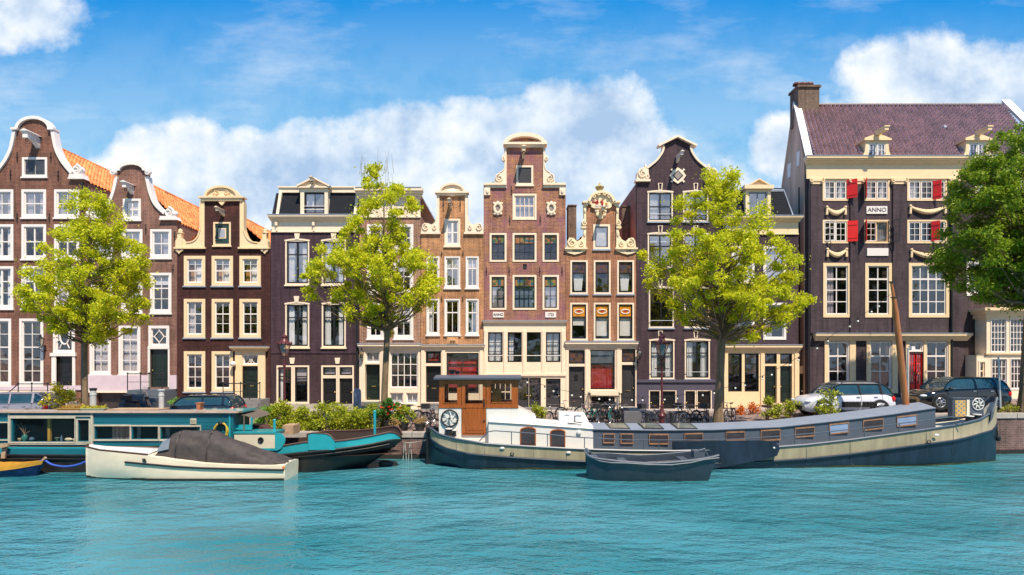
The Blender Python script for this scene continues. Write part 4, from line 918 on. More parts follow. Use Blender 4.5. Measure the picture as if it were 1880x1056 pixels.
for sg in (1, -1): H.scroll(C, c0+sg*5, 358, 3.5, sg, 1.3, Y=-.26, w=.035); H.scroll(C, c0+sg*14, 363, 3.2, -sg, 1.1, Y=-.24, w=.035)
for (dx, dy) in ((-7, 387), (7, 387), (-5, 394), (5, 394), (0, 399), (0, 385)): C.blob((fx(1103+dx), FY-.03, fz(dy)), (.16, .08, .16), 5)
H.part(C, 'gable_stone', STONE)
U = MB().lathe((fx(1101), FY+.05, fz(354)), [(.16, 0), (.1, .08), (.14, .14), (.26, .3), (.28, .36), (.16, .42), (.1, .48), (.08, .5), (.04, .62), (.01, .66)], 12); H.part(U, 'urn', mat('yellow_weathered_stone', (.45, .33, .13), .8, var=.4), None, True)
R = MB(); R.lathe((fx(1095), FY-.17, fz(373.5)), [(.12, 0), (.12, .06)], 10, axis='y'); R.box(fx(1086.5), fx(1098), FY-.19, FY-.13, fz(373), fz(371.4)); R.blob((fx(1105), FY-.17, fz(374)), (.08, .05, .17), 5); R.blob((fx(1096.5), FY-.17, fz(370.5)), (.05, .04, .08), 5); R.box(fx(1101), fx(1105), FY-.19, FY-.14, fz(371.6), fz(370.5)); H.part(R, 'painted_relief', mat('relief_red', (.4, .02, .02), .5))
R = MB(); R.blob((fx(1105), FY-.17, fz(368)), .05, 5); R.box(fx(1110.5), fx(1114.5), FY-.19, FY-.13, fz(378), fz(374)); H.part(R, 'painted_relief', mat('relief_ochre', (.5, .25, .05), .5))
H.beam(1104, 391, 4.5, 1.0, STONE)
for txt, x in (('ANNO', 1058), ('1790', 1153)): lettering(txt, fx(x), FY-.105, fz(461.5), .17, BLACKP, H.r)
lettering('TROYELSWYN', fx(1103.5), FY-.165, fz(380.5), .13, mat('faded_blue_paint', (.3, .28, .45), .7), H.r)
gable_roof(H, c0, 405, 460, 1040, 1167, 10, ORANGE, 10)
for a, c, y0, y1 in ((1042, 1057, 381, 460), (1140, 1156, 383, 460)):
    k = MB().box(X(a, FY+2.5), X(c, FY+2.5), FY+2.1, FY+3.1, Z(y1, FY+2.5)-.6, Z(y0, FY+2.5)); k.box(X(a-.7, FY+2.5), X(c+.7, FY+2.5), FY+2.05, FY+3.15, Z(y0, FY+2.5), Z(y0-2, FY+2.5)); H.part(k, 'chimney', CHB)
H.holes = []
H.win(1044, 643, 1073, 668, 1, (), fm=BLACKP, fw=2, sw=.5, sill=False, name='transom_window'); H.part(H.b(1046.5, 645.5, 1070.5, 665.5, .02, .03), 'leaded_pane', SG3)
H.win(1141, 641, 1166, 665, 1, (), fm=BLACKP, fw=2, sw=.5, sill=False, name='transom_window'); H.part(H.b(1143.5, 643.5, 1163.5, 662.5, .02, .03), 'leaded_pane', SG3)
o = H.door(1044, 673, 1073, 748, GREYD, 1, knob='r', d=.1); H.part(H.b(1055, 688, 1061, 698, .04, .07), 'grille', BLACKP, o)
H.door(1141, 670, 1166, 747, GREYD, 1, slot=True, knob='r', d=.1)
w = H.win(1083, 642, 1129, 716, 1, (.34,), top=.34, fm=CREAM2, sm=BLACKP, fw=1, sw=1.5, sill=False)
H.curtain(1086, 671, 1126, 713, 'full', w, 0, REDC); H.part(H.b(1086, 644, 1126, 652, .14, .16), 'blind', BLIND, w); H.part(H.b(1086, 652, 1126, 668, .15, .17), 'blind', mat('grey_screen', (.09, .1, .13), .6), w)
H.win(1084, 727, 1129, 752, 2, (), fm=CREAM2, sm=BLACKP, fw=1, sill=False)
H.wall([(1168, 760), (1168, 630), (1039, 630), (1039, 760)], name='wooden_lower_front', m=CREAM2, y0=-.1, thick=.37, holes=H.holes)
H.cornice(1040, 628, 1167, 641, CREAM2, .32); H.part(H.b(1082, 717, 1132, 726, -.22, -.1), 'window_apron', CREAM2)
for x in (1074, 1132): H.part(H.b(x, 642, x+7, 756, -.16, -.1), 'pilaster', CREAM2)
wall_lamp(H, 1171, 652, 1.0); stoop(H, 1137, 1170, .25, 0, .9, CONC, 2); stoop(H, 1041, 1077, .22, 0, .8, CONC, 1)
railing(H, [(fx(1135), FY-.3, .1), (fx(1135), FY-1.1, .1)]); railing(H, [(fx(1079), FY-.3, .1), (fx(1079), FY-1.1, .1)])

# ------------------------------------------------------------------ house 9: tall aubergine bell gable
H = House('tall aubergine brick house with white edged bell gable and diamond attic window', 1169, 1327, B9, 12)
cs = ((1189, 1235), (1254, 1300))
for i, (a, c) in enumerate(cs):
    H.win(a, 352, c, 407, 2, (.5,), fm=CREAM2, sm=BLACKP, fw=2.4, sw=1.8, heavy=2.6, cur='left', arch=2, gl=GLB, sillm=LEAD); H.win(a, 429, c, 492, 2, (.35,), top=.35, fm=CREAM2, sm=BLACKP, fw=2.4, sw=1.8, heavy=2.6, cur='blind.2', arch=2, gl=GLB, sillm=LEAD)
    H.win(a+2, 528, c+2, 602, 2, (.35,), top=.35, fm=CREAM2, sm=BLACKP, fw=2.4, sw=1.8, heavy=2.6, arch=2, sillm=LEAD); H.win(a+3, 624, c+3, 696, 2, (.32,), top=.32, fm=CREAM2, sm=BLACKP, fw=2.4, sw=1.8, heavy=2.6, arch=2, cur='sides', sillm=LEAD)
    rb = MB(); [rb.tube([(fx(a+3), FY-.12, fz(y)), (fx(c), FY-.12, fz(y))], .02, 5) for y in (394, 589, 683)]; H.part(rb, 'window_bars', LEAD)
    for y in (337, 415, 512, 608):
        K = MB().stroke([(fx((a+c)/2+dx), fz(y+dy)) for dx, dy in ((-3.5, 0), (3.5, 0), (2.5, 12), (-2.5, 12))], .06, FY-.06, FY+.01, closed=True); H.part(K, 'keystone', CREAM2)
    H.door(a+2, 716, c-22, 757, BLACKP, 2, d=.14, fw=2, fm=CREAM2); H.door(c-21.5, 716, c+7, 757, BLACKP, 2, d=.14, fw=2, fm=CREAM2)
H.wall([(1327, 700), (1327, 334), (1303, 334), (1303, 318), (1297, 308), (1281, 295), (1270, 278), (1268, 266), (1243, 254), (1218, 266), (1216, 278), (1205, 295), (1189, 308), (1183, 318), (1183, 334), (1169, 334), (1169, 700)], holes=[h for h in H.holes if h[1] < 699])
H.wall([(1327, 765), (1327, 700), (1169, 700), (1169, 765)], name='ground_floor_wall', m=mat('slate_blue_plaster', (.075, .065, .1), .6, var=.1), y0=-.05, thick=.33, holes=[h for h in H.holes if h[1] > 699])
H.part(H.b(1169, 697, 1327, 702, -.14, 0), 'belt_course', MATS['slate_blue_plaster']); H.body(336)
T = MB()
for sg in (1, -1):
    f = lambda x: 1243+sg*(x-1243)
    T.stroke([(fx(f(x)), fz(y)) for x, y in curve([(1298, 309), (1281, 295), (1271, 281), (1268, 272), (1269, 268)])], 3.6*PXM, FY-.1, FY+.35)
T.stroke([(fx(1208), fz(269)), (fx(1243), fz(252)), (fx(1278), fz(269))], 3.6*PXM, FY-.22, FY+.35); H.part(T, 'gable_coping', CREAM2)
V = MB()
for sg in (1, -1):
    f = lambda x: 1243+sg*(x-1243)
    V.prism([(fx(f(x)), fz(y)) for x, y in [(1295, 333), (1318, 333), (1317, 318), (1312, 310), (1303, 308), (1296, 312)]], FY-.12, FY+.3); V.box(*sorted((fx(f(1293)), fx(f(1320)))), FY-.2, FY+.32, fz(334.5), fz(330.5))
    H.scroll(V, f(1307), 320, 8, sg, 1.6, Y=-.14, w=.07); H.scroll(V, f(1299), 326, 4, -sg, 1.2, Y=-.14, w=.05); V.blob((fx(f(1301)), FY, fz(307)), (.08, .1, .2), 5); H.part(V, 'scroll_stone', CREAM2, smooth=True); V = MB()
Dm = MB(); Dm.prism([(fx(1244)+r*PXM*math.cos(math.radians(a)), fz(323)+r*PXM*math.sin(math.radians(a))) for a, r in [(0, 15), (40, 12.5), (38, 17), (52, 17), (50, 12.5), (90, 15), (130, 12.5), (128, 17), (142, 17), (140, 12.5), (180, 15), (220, 12.5), (218, 17), (232, 17), (230, 12.5), (270, 15), (310, 12.5), (308, 17), (322, 17), (320, 12.5)]], FY-.07, FY+.01)
o = H.part(Dm, 'diamond_window', CREAM2); H.part(MB().prism([(fx(1244)+r*PXM*math.cos(math.radians(a)), fz(323)+r*PXM*math.sin(math.radians(a))) for a, r in [(0, 10), (90, 10), (180, 10), (270, 10)]], FY-.085, FY-.07), 'diamond_sash', GREYD, o)
H.part(MB().prism([(fx(1244)+r*PXM*math.cos(math.radians(a)), fz(323)+r*PXM*math.sin(math.radians(a))) for a, r in [(0, 7.5), (90, 7.5), (180, 7.5), (270, 7.5)]], FY-.095, FY-.085), 'pane', MATS['dull_pane'], o)
H.beam(1243, 293, 4.5, 1.1, WHITE); gable_roof(H, 1243, 285, 336, 1170, 1326, 12, PANT, 12)
H.part(MB().tube([(fx(1326), FY-.09, fz(340)), (fx(1326), FY-.09, .1)], .05, 8), 'downpipe', IRON)

# ------------------------------------------------------------------ house 10: aubergine with cornice, mansard, cream shop
H = House('dark aubergine house with slate mansard dormer and cream ground floor with paired green doors', 1328, 1466, B9, 9)
for a, c in ((1343, 1385), (1401, 1443)):
    H.win(a, 452, c, 521, 1, (), fm=WHITE, fw=4.5, sw=1.5, sill=False, gl=GLB, cur='blind1', curm=LACE); H.win(a, 556, c, 624, 1, (), fm=WHITE, fw=4, sw=1.5, sill=False, cur='left', curm=LACE)
H.wall([(1466, 640), (1466, 425), (1328, 425), (1328, 640)]); H.body(400); H.cornice(1330, 399, 1465, 409, CREAM, .42, frieze=431); H.holes = []
zb, zt = fz(399), fz(346); M_ = MB()
xr0, xr1 = 1455, 1443
M_.loft([[(fx(1330), FY-.1, zb), (fx(xr0), FY-.1, zb)], [(fx(1333), FY+.35, zt), (fx(xr1), FY+.35, zt)]], cap=False, closed=False)
M_.add([(fx(xr0), FY-.1, zb), (fx(xr0), FY+8, zb), (fx(xr1), FY+8, zt), (fx(xr1), FY+.35, zt)], [(0, 1, 2, 3)])
for i in range(11):
    t, t2 = i/11, (i+1)/11; y = FY-.1+.45*t; z = zb+(zt-zb)*t; e0 = fx(xr0)+(fx(xr1)-fx(xr0))*t-.05
    M_.add([(fx(1333), y-.03, z), (e0, y-.03, z), (e0, y+.02, z+(zt-zb)/11), (fx(1333), y+.02, z+(zt-zb)/11), (fx(1333), y+.01, z), (e0, y+.01, z)], [(0, 1, 2, 3), (0, 1, 5, 4)])
H.part(M_, 'mansard_roof', SLATE); H.part(MB().box(fx(1333), fx(xr1), FY+.3, FY+9, zt-.2, zt), 'roof', LEAD)
H.part(MB().tube([(fx(xr0), FY-.12, zb), (fx(xr1), FY+.33, zt), (fx(1333), FY+.33, zt)], .05, 6), 'roof_edging', LEAD)
D = MB(); D.box(fx(1366), fx(1372), FY-.25, FY+1.2, zb, fz(350)); D.box(fx(1406), fx(1412), FY-.25, FY+1.2, zb, fz(350)); D.box(fx(1372), fx(1406), FY-.25, FY+1.2, fz(354), fz(350))
D.box(fx(1362), fx(1415), FY-.45, FY+1.3, fz(350), fz(343)); D.prism([(fx(1374), fz(343)), (fx(1404), fz(343)), (fx(1389), fz(333))], FY-.3, FY+1.3); D.stroke([(fx(1371), fz(343)), (fx(1389), fz(332.5)), (fx(1407), fz(343))], .08, FY-.45, FY+1.35)
H.part(D, 'dormer', CREAM); H.win(1372, 354, 1406, 397, 2, (), fm=LEAD, fw=1.5, sw=1, heavy=2, sill=False, hole=False, d=-.18, gl=GLB); H.part(MB().box(fx(1367), fx(1412), FY+.6, FY+.7, zb, fz(352)), 'dark_dormer_backing', ROOM)  # interior shade painted as a dark sheet behind this dormer
for a, c in ((1335, 1361), (1366, 1392)): H.win(a, 649, c, 719, 1, (.26,), fm=BLACKP, fw=1.2, sw=1.6, sill=False)
for a, c, k in ((1403, 1425, 'r'), (1431, 1453, 'l')): H.win(a, 649, c, 668, 1, (), fm=BLACKP, fw=1.2, sw=1.6, sill=False); H.door(a, 672, c, 740, DGREEN, 3, knob=k, d=.1)
H.wall([(1466, 749), (1466, 636), (1328, 636), (1328, 749)], name='wooden_lower_front', m=CREAM, y0=-.1, thick=.37, holes=H.holes); H.cornice(1330, 634, 1465, 648, CREAM, .35)
for x in (1328, 1395, 1457): H.part(H.b(x, 649, x+7, 748, -.17, -.1), 'pilaster', CREAM)
H.part(H.b(1328, 749, 1466, 785, -.14, .1), 'plinth', B4L); stoop(H, 1396, 1464, fz(743), .2, 1.0, B4L, 2)

# ------------------------------------------------------------------ gate in the alley
g = thing('alley_gate', 'dark green gate with a cream lintel in the narrow gap beside the big dark house', 'gate', (fx(1476), FY+.6, .5))
MB().box(X(1468, FY+.6), X(1489, FY+.6), FY+.6, FY+.66, .4, Z(686, FY+.6)).build('gate_leaf', DGREEN, g)
MB().box(X(1467, FY+.6), X(1489, FY+.6), FY+.55, FY+.7, Z(686, FY+.6), Z(672, FY+.6)).build('lintel', CREAM, g)
MB().blob((X(1472, FY+.6), FY+.55, Z(718, FY+.6)), .06, 5).build('handle', WHITE, g)
gr = MB(); [gr.tube([(X(x, FY+.6), FY+.62, Z(672, FY+.6)), (X(x, FY+.6), FY+.62, Z(625, FY+.6))], .015, 4) for x in (1468, 1472, 1476, 1480, 1484)]; gr.tube([(X(1467, FY+.6), FY+.62, Z(640, FY+.6)), (X(1488, FY+.6), FY+.62, Z(640, FY+.6))], .015, 4); gr.build('grille', IRON, g)

# ------------------------------------------------------------------ house 11: the big dark house with red shutters
XR = 1952
H = House('wide dark house with glazed purple pantile roof, red shutters and cream swags', 1482, XR, B11, 8.0)
TOPC = ((1510, 1557), (1586, 1633), (1665, 1738), (1790, 1838), (1870, 1940))
for k, (a, c) in enumerate(TOPC):
    for y0, y1 in ((329, 369), (404, 447)):
        n = 3 if k == 2 else 2; fr = H.win(a, y0, c, y1, n, (), fm=CREAM, fw=3, sw=.6, mun=3, sill=False, cur=('sides' if y0 < 400 else None))
        w = (c-a-6)/n
        for i in range(n):
            x0 = a+3+w*i+.8; x1 = x0+w-1.6
            opened = (y0 > 400 and k == 1 and i == 1)
            if opened: H.casement(x1, y0+2, x1+13, y1-2, 150 if False else -0, 'left', m=BLACKP) if False else None
            if opened: continue
            s2 = MB(); z0, z1 = y0+4, y1-4
            H.b(x0, z0, x1, z0+1.6, 0, .04, s2); H.b(x0, z1-1.6, x1, z1, 0, .04, s2); H.b(x0, z0+1.6, x0+1.6, z1-1.6, 0, .04, s2); H.b(x1-1.6, z0+1.6, x1, z1-1.6, 0, .04, s2)
            for q in (1, 2): yy = z0+(z1-z0)*q/3; H.b(x0+1.6, yy-.4, x1-1.6, yy+.4, .005, .035, s2)
            H.b((x0+x1)/2-.4, z0+1.6, (x0+x1)/2+.4, z1-1.6, .006, .034, s2); H.part(s2, 'sash', WHITE, fr)
for (x, y0, y1, sw) in ((1554, 329, 365, -38), (1555, 404, 444, -22), (1712, 331, 367, -45), (1709, 405, 443, -45)): H.shutter(x, y0+2, x+(17 if x < 1600 else 13), y1, -sw, 'left')
H.shutter(1588, 331, 1606, 366, 115, 'left'); H.shutter(1588, 406, 1606, 444, 115, 'left'); H.casement(1630, 405, 1648, 445, 42, 'left', m=GREYD); H.casement(1513, 406, 1531, 443, 30, 'left')
o = H.win(1608, 408, 1629, 443, 1, (), fm=CREAM, fw=.3, sw=.3, sill=False, hole=False, cur='full', curm=LACE)
for (a, c, n) in ((1511, 1562, 2), (1588, 1637, 2), (1668, 1742, 4)): H.win(a, 483, c, 583, n, (.26, .5, .75), top=.26, fm=CREAM, sm=WHITE, fw=5.5, sw=2, mun=1.6, sill=False, heavy=(2.6 if n == 4 else None), cur=('left' if n == 2 and a < 1520 else ('blind.5' if n == 4 else None)), curm=(GREYD if n == 4 else LACE))
H.win(1774, 480, 1818, 543, 3, (.33, .66), fm=WHITE, fw=4, sill=False); H.win(1848, 480, 1892, 543, 3, (.33, .66), fm=WHITE, fw=4, sill=False); H.win(1905, 480, 1948, 543, 3, (.33, .66), fm=WHITE, fw=4, sill=False)
for (a, c) in ((1520, 1558), (1597, 1636), (1700, 1739)): H.win(a, 627, c, 713, 2, (.3, .65), top=.3, fm=WHITE, sm=WHITE, fw=1.2, sw=1.8, mun=1.5, sill=False)
H.win(1668, 627, 1694, 646, 2, (), fm=WHITE, fw=1.5, sill=False)
for a, c, k in ((1669, 1681.8, 'r'), (1682.2, 1695, 'l')): H.door(a, 649, c, 715, REDP, glazed=.84, rows=3, knob=k, d=.06, label='red glazed door leaf')
H.wall([(XR, 770), (XR, 318), (1482, 318), (1482, 770)])
rmx = MB().box(fx(1490), fx(XR)-.4, FY+1.6, FY+1.7, 0, fz(330)); H.part(rmx, 'dark_room_backing', ROOM)  # dark painted backing in place of shaded rooms
for x0, x1 in ((1487, 1508), (1560, 1583), (1638, 1662), (1745, 1768)): H.part(H.b(x0, 340, x1, 612, -.09, 0), 'pilaster', B11)
for x in (1484, 1745): H.part(MB().tube([(fx(x), FY-.13, fz(330)), (fx(x), FY-.13, .5)], .05, 8), 'downpipe', IRON)
for x0, x1 in ((1485, 1511), (1557, 1586), (1634, 1664), (1741, 1769)):
    C = MB(); H.b(x0, 329, x1, 334, -.16, 0, C); H.b(x0+2, 334, x1-2, 339, -.12, 0, C)
    for xx, dd in ((x0+3.5, -1), (x1-3.5, 1)): H.scroll(C, xx, 333, 4, dd, 1.2, Y=-.18, w=.05)
    H.part(C, 'pilaster_capital', CREAM)
for (a, c, y) in ((1515, 1553, 380), (1668, 1736, 378), (1516, 1555, 457), (1670, 1735, 458)):
    Sw = MB(); n = 18; pts = []; rr = []
    for i in range(n+1): t = i/n; pts.append((fx(a+3+(c-a-6)*t), FY-.07, fz(y+3)-9*PXM*math.sin(math.pi*t))); rr.append(.06+.09*math.sin(math.pi*t)+.015*(i % 2))
    Sw.tube(pts, rr, 7)
    for xx in (a+2, c-2): Sw.tube([(fx(xx), FY-.07, fz(y+1)), (fx(xx), FY-.08, fz(y+8)), (fx(xx-.4), FY-.07, fz(y+15))], [.06, .08, .09], 6); Sw.blob((fx(xx), FY-.08, fz(y+1)), .09, 5)
    H.part(Sw, 'swag', CREAM, None, True)
o = H.part(H.b(1590, 379, 1628, 393, -.06, 0), 'plaque', WHITE); lettering('ANNO', fx(1609), FY-.065, fz(386), .36, mat('grey_lettering', (.1, .09, .12), .6), o, sx=1.05)
H.part(H.b(1591, 456, 1630, 470, -.06, 0), 'plaque', WHITE)
H.cornice(1480, 290, XR, 303, CREAM, .4, frieze=329); H.cornice(1496, 613, 1773, 626, CREAM, .4)
for (a, c) in ((1513, 1520), (1559, 1570), (1590, 1597), (1637, 1647), (1662, 1668), (1694.5, 1700), (1740, 1744)): H.part(H.b(a, 626, c, 722, -.08, 0), 'window_pilaster', CREAM)
for (a, c) in ((1513, 1570), (1590, 1647), (1698, 1744)): H.part(H.b(a, 714, c, 722, -.1, 0), 'window_apron', CREAM)
H.part(H.b(1664, 716, 1698, 765, -.6, .1), 'doorstep', CONC); railing(H, [(fx(1699), FY-.5, .75), (fx(1699), FY-1.4, .4)])
H.part(MB().box(fx(1500), fx(XR)+.05, FY+7.7, FY+7.98, -.3, Z(345, FY+8)-.1).box(fx(XR)-.2, fx(XR), FY+.29, FY+7.69, -.3, fz(300)), 'rear_wall', SIDE)
# side wall, skewed, running up to the ridge
YB = FY+8; xb = X(1437, YB); zr = Z(194, FY+4); xr = X(1459, FY+4); xf = fx(1480)
sw = MB(); A = [(xf, FY+.28, -.3), (xb, YB, -.3), (xb, YB, Z(345, YB)), (xr, FY+4, zr+.15), (xf, FY+.28, fz(291))]; t = Vector((.22, 0, 0))
sw.add(A+[(x+.22, y, z) for x, y, z in A], [(0, 1, 2, 3, 4), (9, 8, 7, 6, 5)]+[(i, (i+1) % 5, 5+(i+1) % 5, 5+i) for i in range(5)]); H.part(sw, 'side_wall', mat('brown_side_plaster', (.62, .39, .27), .9, var=.35, scale=.8, stretch=(1, 1, .3)))
for (py0, py1, Yq) in ((277, 303, FY+1.8), (300, 325, FY+5)):
    q = (Yq-FY)/8; xx = xf+(xb-xf)*q; H.part(MB().box(xx-.05, xx+.05, Yq-.35, Yq+.35, Z(py1, Yq), Z(py0, Yq)), 'side_window', WHITE)
cp = MB(); cp.loft([[(xf-.1, FY-.1, fz(288)), (xf+.36, FY-.1, fz(288)), (xf+.36, FY-.1, fz(285)), (xf-.1, FY-.1, fz(285))], [(xr-.1, FY+4, zr+.1), (xr+.36, FY+4, zr+.1), (xr+.36, FY+4, zr+.3), (xr-.1, FY+4, zr+.3)]]); cp.loft([[(xr-.1, FY+4, zr+.1), (xr+.36, FY+4, zr+.1), (xr+.36, FY+4, zr+.3), (xr-.1, FY+4, zr+.3)], [(xb-.1, YB, Z(345, YB)), (xb+.36, YB, Z(345, YB)), (xb+.36, YB, Z(345, YB)+.2), (xb-.1, YB, Z(345, YB)+.2)]])
H.part(cp, 'verge_coping', WHITE); cp = MB(); xe = X(1848, FY+4); cp.loft([[(fx(XR)-.5, FY-.1, fz(288)), (fx(XR)+.1, FY-.1, fz(288)), (fx(XR)+.1, FY-.1, fz(285)), (fx(XR)-.5, FY-.1, fz(285))], [(fx(XR)-.5, FY+4, zr+.1), (fx(XR)+.1, FY+4, zr+.1), (fx(XR)+.1, FY+4, zr+.4), (fx(XR)-.5, FY+4, zr+.4)]])
H.part(cp, 'verge_coping', WHITE)
R = MB(); O = Vector((xr+.3, FY+4, zr)); xa = xf+.33; E = Vector((xa, FY-.25, fz(290)+.05)); U = Vector((fx(XR)-.4-xa-(xr-xf), 0, 0)); tiled(R, E, U, Vector((xr-xf, 4.25, zr-E.z)), int(U.length/.28), 20, 6, .1, .1)
# the little wedge between the straight tiles and the skewed gable
rf = H.part(R, 'roof', PANT, smooth=True)
bk = MB().add([(xb, YB, Z(345, YB)), (fx(XR), YB, Z(345, YB)), (fx(XR), FY+4, zr), (xr, FY+4, zr)], [(0, 1, 2, 3)]); H.part(bk, 'rear_roof', PANT)
rt = MB(); n = 52
for i in range(n): a = xr+.6+(fx(XR)-xr-.8)*i/n; rt.lathe((a, FY+4.02, zr+.03), [(.12, 0), (.15, (fx(XR)-xr-.8)/n*.97)], 8, axis='x')
H.part(rt, 'ridge_tiles', mat('dark_ridge_tile', (.06, .035, .04), .5, var=.4), rf)
c = MB(); cx0, cx1 = X(1458, FY+4), X(1496, FY+4); c.box(cx0, cx1, FY+3.4, FY+4.6, zr-1.4, Z(168, FY+4)); c.box(cx0-.08, cx1+.08, FY+3.3, FY+4.7, Z(168, FY+4), Z(164, FY+4))
ch = H.part(c, 'chimney', CHB); pots = MB(); [H.part(MB().lathe((cx0+.2+.4*i, FY+4, Z(164, FY+4)), [(.14, 0), (.12, .25), (.3, .28), (.26, .4), (.02, .48)], 10), 'chimney_pot', mat('rusty_pots', (.12, .04, .03), .6), ch) for i in range(3)]
for (cx_, hw) in ((1604, 26), (1787, 26), (1905, 26)):
    D = MB(); yf = FY-.34; k = (yf)/FY
    z0, z1 = Z(290, yf), Z(258.5, yf); x0, x1 = fx(cx_-21), fx(cx_+21)
    D.box(x0, x0+.18, yf, yf+2, z0, z1); D.box(x1-.18, x1, yf, yf+2, z0, z1); D.box(x0+.18, x1-.18, yf, yf+2, z1-.14, z1-.0); D.box(x0-.12, x1+.12, yf-.12, yf+2.6, z1, z1+.11)
    for sg, xx in ((-1, x0), (1, x1)): D.prism([(xx, z0), (xx+sg*.2, z0), (xx+sg*.04, z0+.4), (xx, z0+.8)], yf+.0, yf+.1)
    D.prism([(x0-.1, z1+.14), (x1+.1, z1+.14), (x1-.2, z1+.26), ((x0+x1)/2, z1+.44), (x0+.2, z1+.26)], yf-.05, yf+2.9)
    d = H.part(D, 'dormer', CREAM); Bm = MB(); xc = (x0+x1)/2; Bm.box(xc-.12, xc+.12, yf-.95, yf, z1+.3, z1+.48); Bm.box(xc-.16, xc+.16, yf-1.0, yf, z1+.48, z1+.55); H.part(Bm, 'hoist_beam', CREAM, d)
    s3 = MB(); a, b = x0+.18, x1-.18; mid = (a+b)/2
    for p, q in ((a, mid-.02), (mid+.02, b)):
        s3.box(p, q, yf+.02, yf+.07, z0, z0+.08); s3.box(p, q, yf+.02, yf+.07, z1-.24, z1-.15); s3.box(p, p+.07, yf+.02, yf+.07, z0+.08, z1-.24); s3.box(q-.07, q, yf+.02, yf+.07, z0+.08, z1-.24); s3.box((p+q)/2-.015, (p+q)/2+.015, yf+.03, yf+.06, z0+.08, z1-.24); s3.box(p+.07, q-.07, yf+.031, yf+.059, (z0+z1)/2-.05, (z0+z1)/2-.02)
    H.part(s3, 'dormer_sash', WHITE, d); H.part(MB().box(a, b, yf+.075, yf+.085, z0, z1-.15), 'pane', MATS['dull_pane'] if False else GLB, d); H.part(MB().box(a, b, yf+.9, yf+.95, z0, z1-.15), 'dark_dormer_backing', ROOM, d)  # last sheet is coloured dark to stand for the shaded dormer inside
vp = MB().lathe((X(1728, FY+2.2), FY+2.0, Z(244, FY+2)-.5), [(.28, 0), (.12, .35), (.12, .75), (.2, .78), (.16, .95)], 10); H.part(vp, 'roof_vent', LEAD)
# the cream bay at its right
H.holes = []; yb = -.9
xs = ((1797, 1826), (1831, 1860), (1870, 1899), (1905, 1934))
for a, c in xs:
    H.win(a, 586, c, 648, 4, (.2, .4, .6, .8), fm=WHITE, fw=1.4, sw=1.4, sill=False, d=yb); H.win(a+1, 658, c+1, 714, 4 if a < 1850 else 2, (.25, .5, .75), fm=(WHITE if a < 1865 else REDP), fw=1.4, sw=1.4, sill=False, d=yb)
H.win(1775, 662, 1789, 700, 1, (.5,), fm=CREAM2, fw=2.5, sill=False, d=yb)
up = [h for h in H.holes if h[1] < 652]; lo = [h for h in H.holes if h[1] > 652]
H.wall([(XR, 653), (XR, 584), (1790, 584), (1790, 653)], name='bay', m=CREAM2, y0=yb, thick=.2, holes=up); H.wall([(XR, 752), (XR, 653), (1772, 653), (1772, 752)], name='bay', m=CREAM2, y0=yb, thick=.2, holes=lo)
sd = MB(); sd.box(fx(1790), fx(1790)+.15, FY+yb+.2, FY, fz(653), fz(584)); sd.box(fx(1772), fx(1772)+.15, FY+yb+.2, FY, fz(752), fz(654)); sd.box(fx(1772), fx(1791), FY+yb, FY, fz(654), fz(652)); sd.box(fx(1790), fx(XR), FY+yb+.2, FY, fz(584.5), fz(582)); H.part(sd, 'bay_side', CREAM2)
C = MB()
for y0, y1, p in ((568, 573, .4), (573, 578, .28), (578, 586, .14)): C.box(fx(1790)-p, fx(XR), FY+yb-p, FY, fz(y1), fz(y0))
for y0, y1, p in ((648.5, 651, .12),): C.box(fx(1790)-p, fx(XR), FY+yb-p, FY+yb+.0, fz(y1), fz(y0))
H.part(C, 'bay_cornice', CREAM); H.part(MB().box(fx(1824), fx(1850), FY-.5, FY, fz(567), fz(554)), 'bay_crest', CREAM2)
# ------------------------------------------------------------------ trees, shrubs
def leaf_mesh(name, cent, rad, per, size, m, parent, seed, up=.35):
    r = np.random.default_rng(seed); k = len(cent); n = k*per
    c = np.repeat(np.array(cent), per, 0); R = np.repeat(np.array(rad), per)[:, None]
    d = r.normal(size=(n, 3)); d /= np.linalg.norm(d, axis=1)[:, None]
    el = np.repeat(r.uniform(.65, 1.35, (k, 3)), per, 0)
    p = c+d*R*(r.random((n, 1))**.55)*(1+.3*r.exponential(1, (n, 1))*(r.random((n, 1)) < .35))*el*np.array([1, 1, .8])
    a = r.normal(size=(n, 3)); a[:, 2] -= .35; a /= np.linalg.norm(a, axis=1)[:, None]
    nn = r.normal(size=(n, 3)); nn[:, 2] += up*2; b = np.cross(nn, a); b /= np.linalg.norm(b, axis=1)[:, None]
    s = size*(.6+.8*r.random((n, 1)))
    fold = np.cross(a, b)*s*.12
    v = np.stack([p-a*s, p+b*s*.5+fold, p+a*s, p-b*s*.5+fold], 1).reshape(-1, 3)
    off = np.array(BASE.get(parent.name, (0, 0, 0))) if parent else np.zeros(3)
    v = v-off
    me = bpy.data.meshes.new(name); me.vertices.add(4*n); me.vertices.foreach_set('co', v.ravel())
    me.loops.add(4*n); me.loops.foreach_set('vertex_index', np.arange(4*n, dtype=np.int32)); me.polygons.add(n)
    me.polygons.foreach_set('loop_start', np.arange(0, 4*n, 4, dtype=np.int32)); me.polygons.foreach_set('loop_total', np.full(n, 4, dtype=np.int32))
    me.materials.append(m); me.update(calc_edges=True)
    o = bpy.data.objects.new(name, me); S.collection.objects.link(o)
    if parent: o.parent = parent; BASE[o.name] = tuple(off)
    else: BASE[o.name] = (0, 0, 0)
    return o
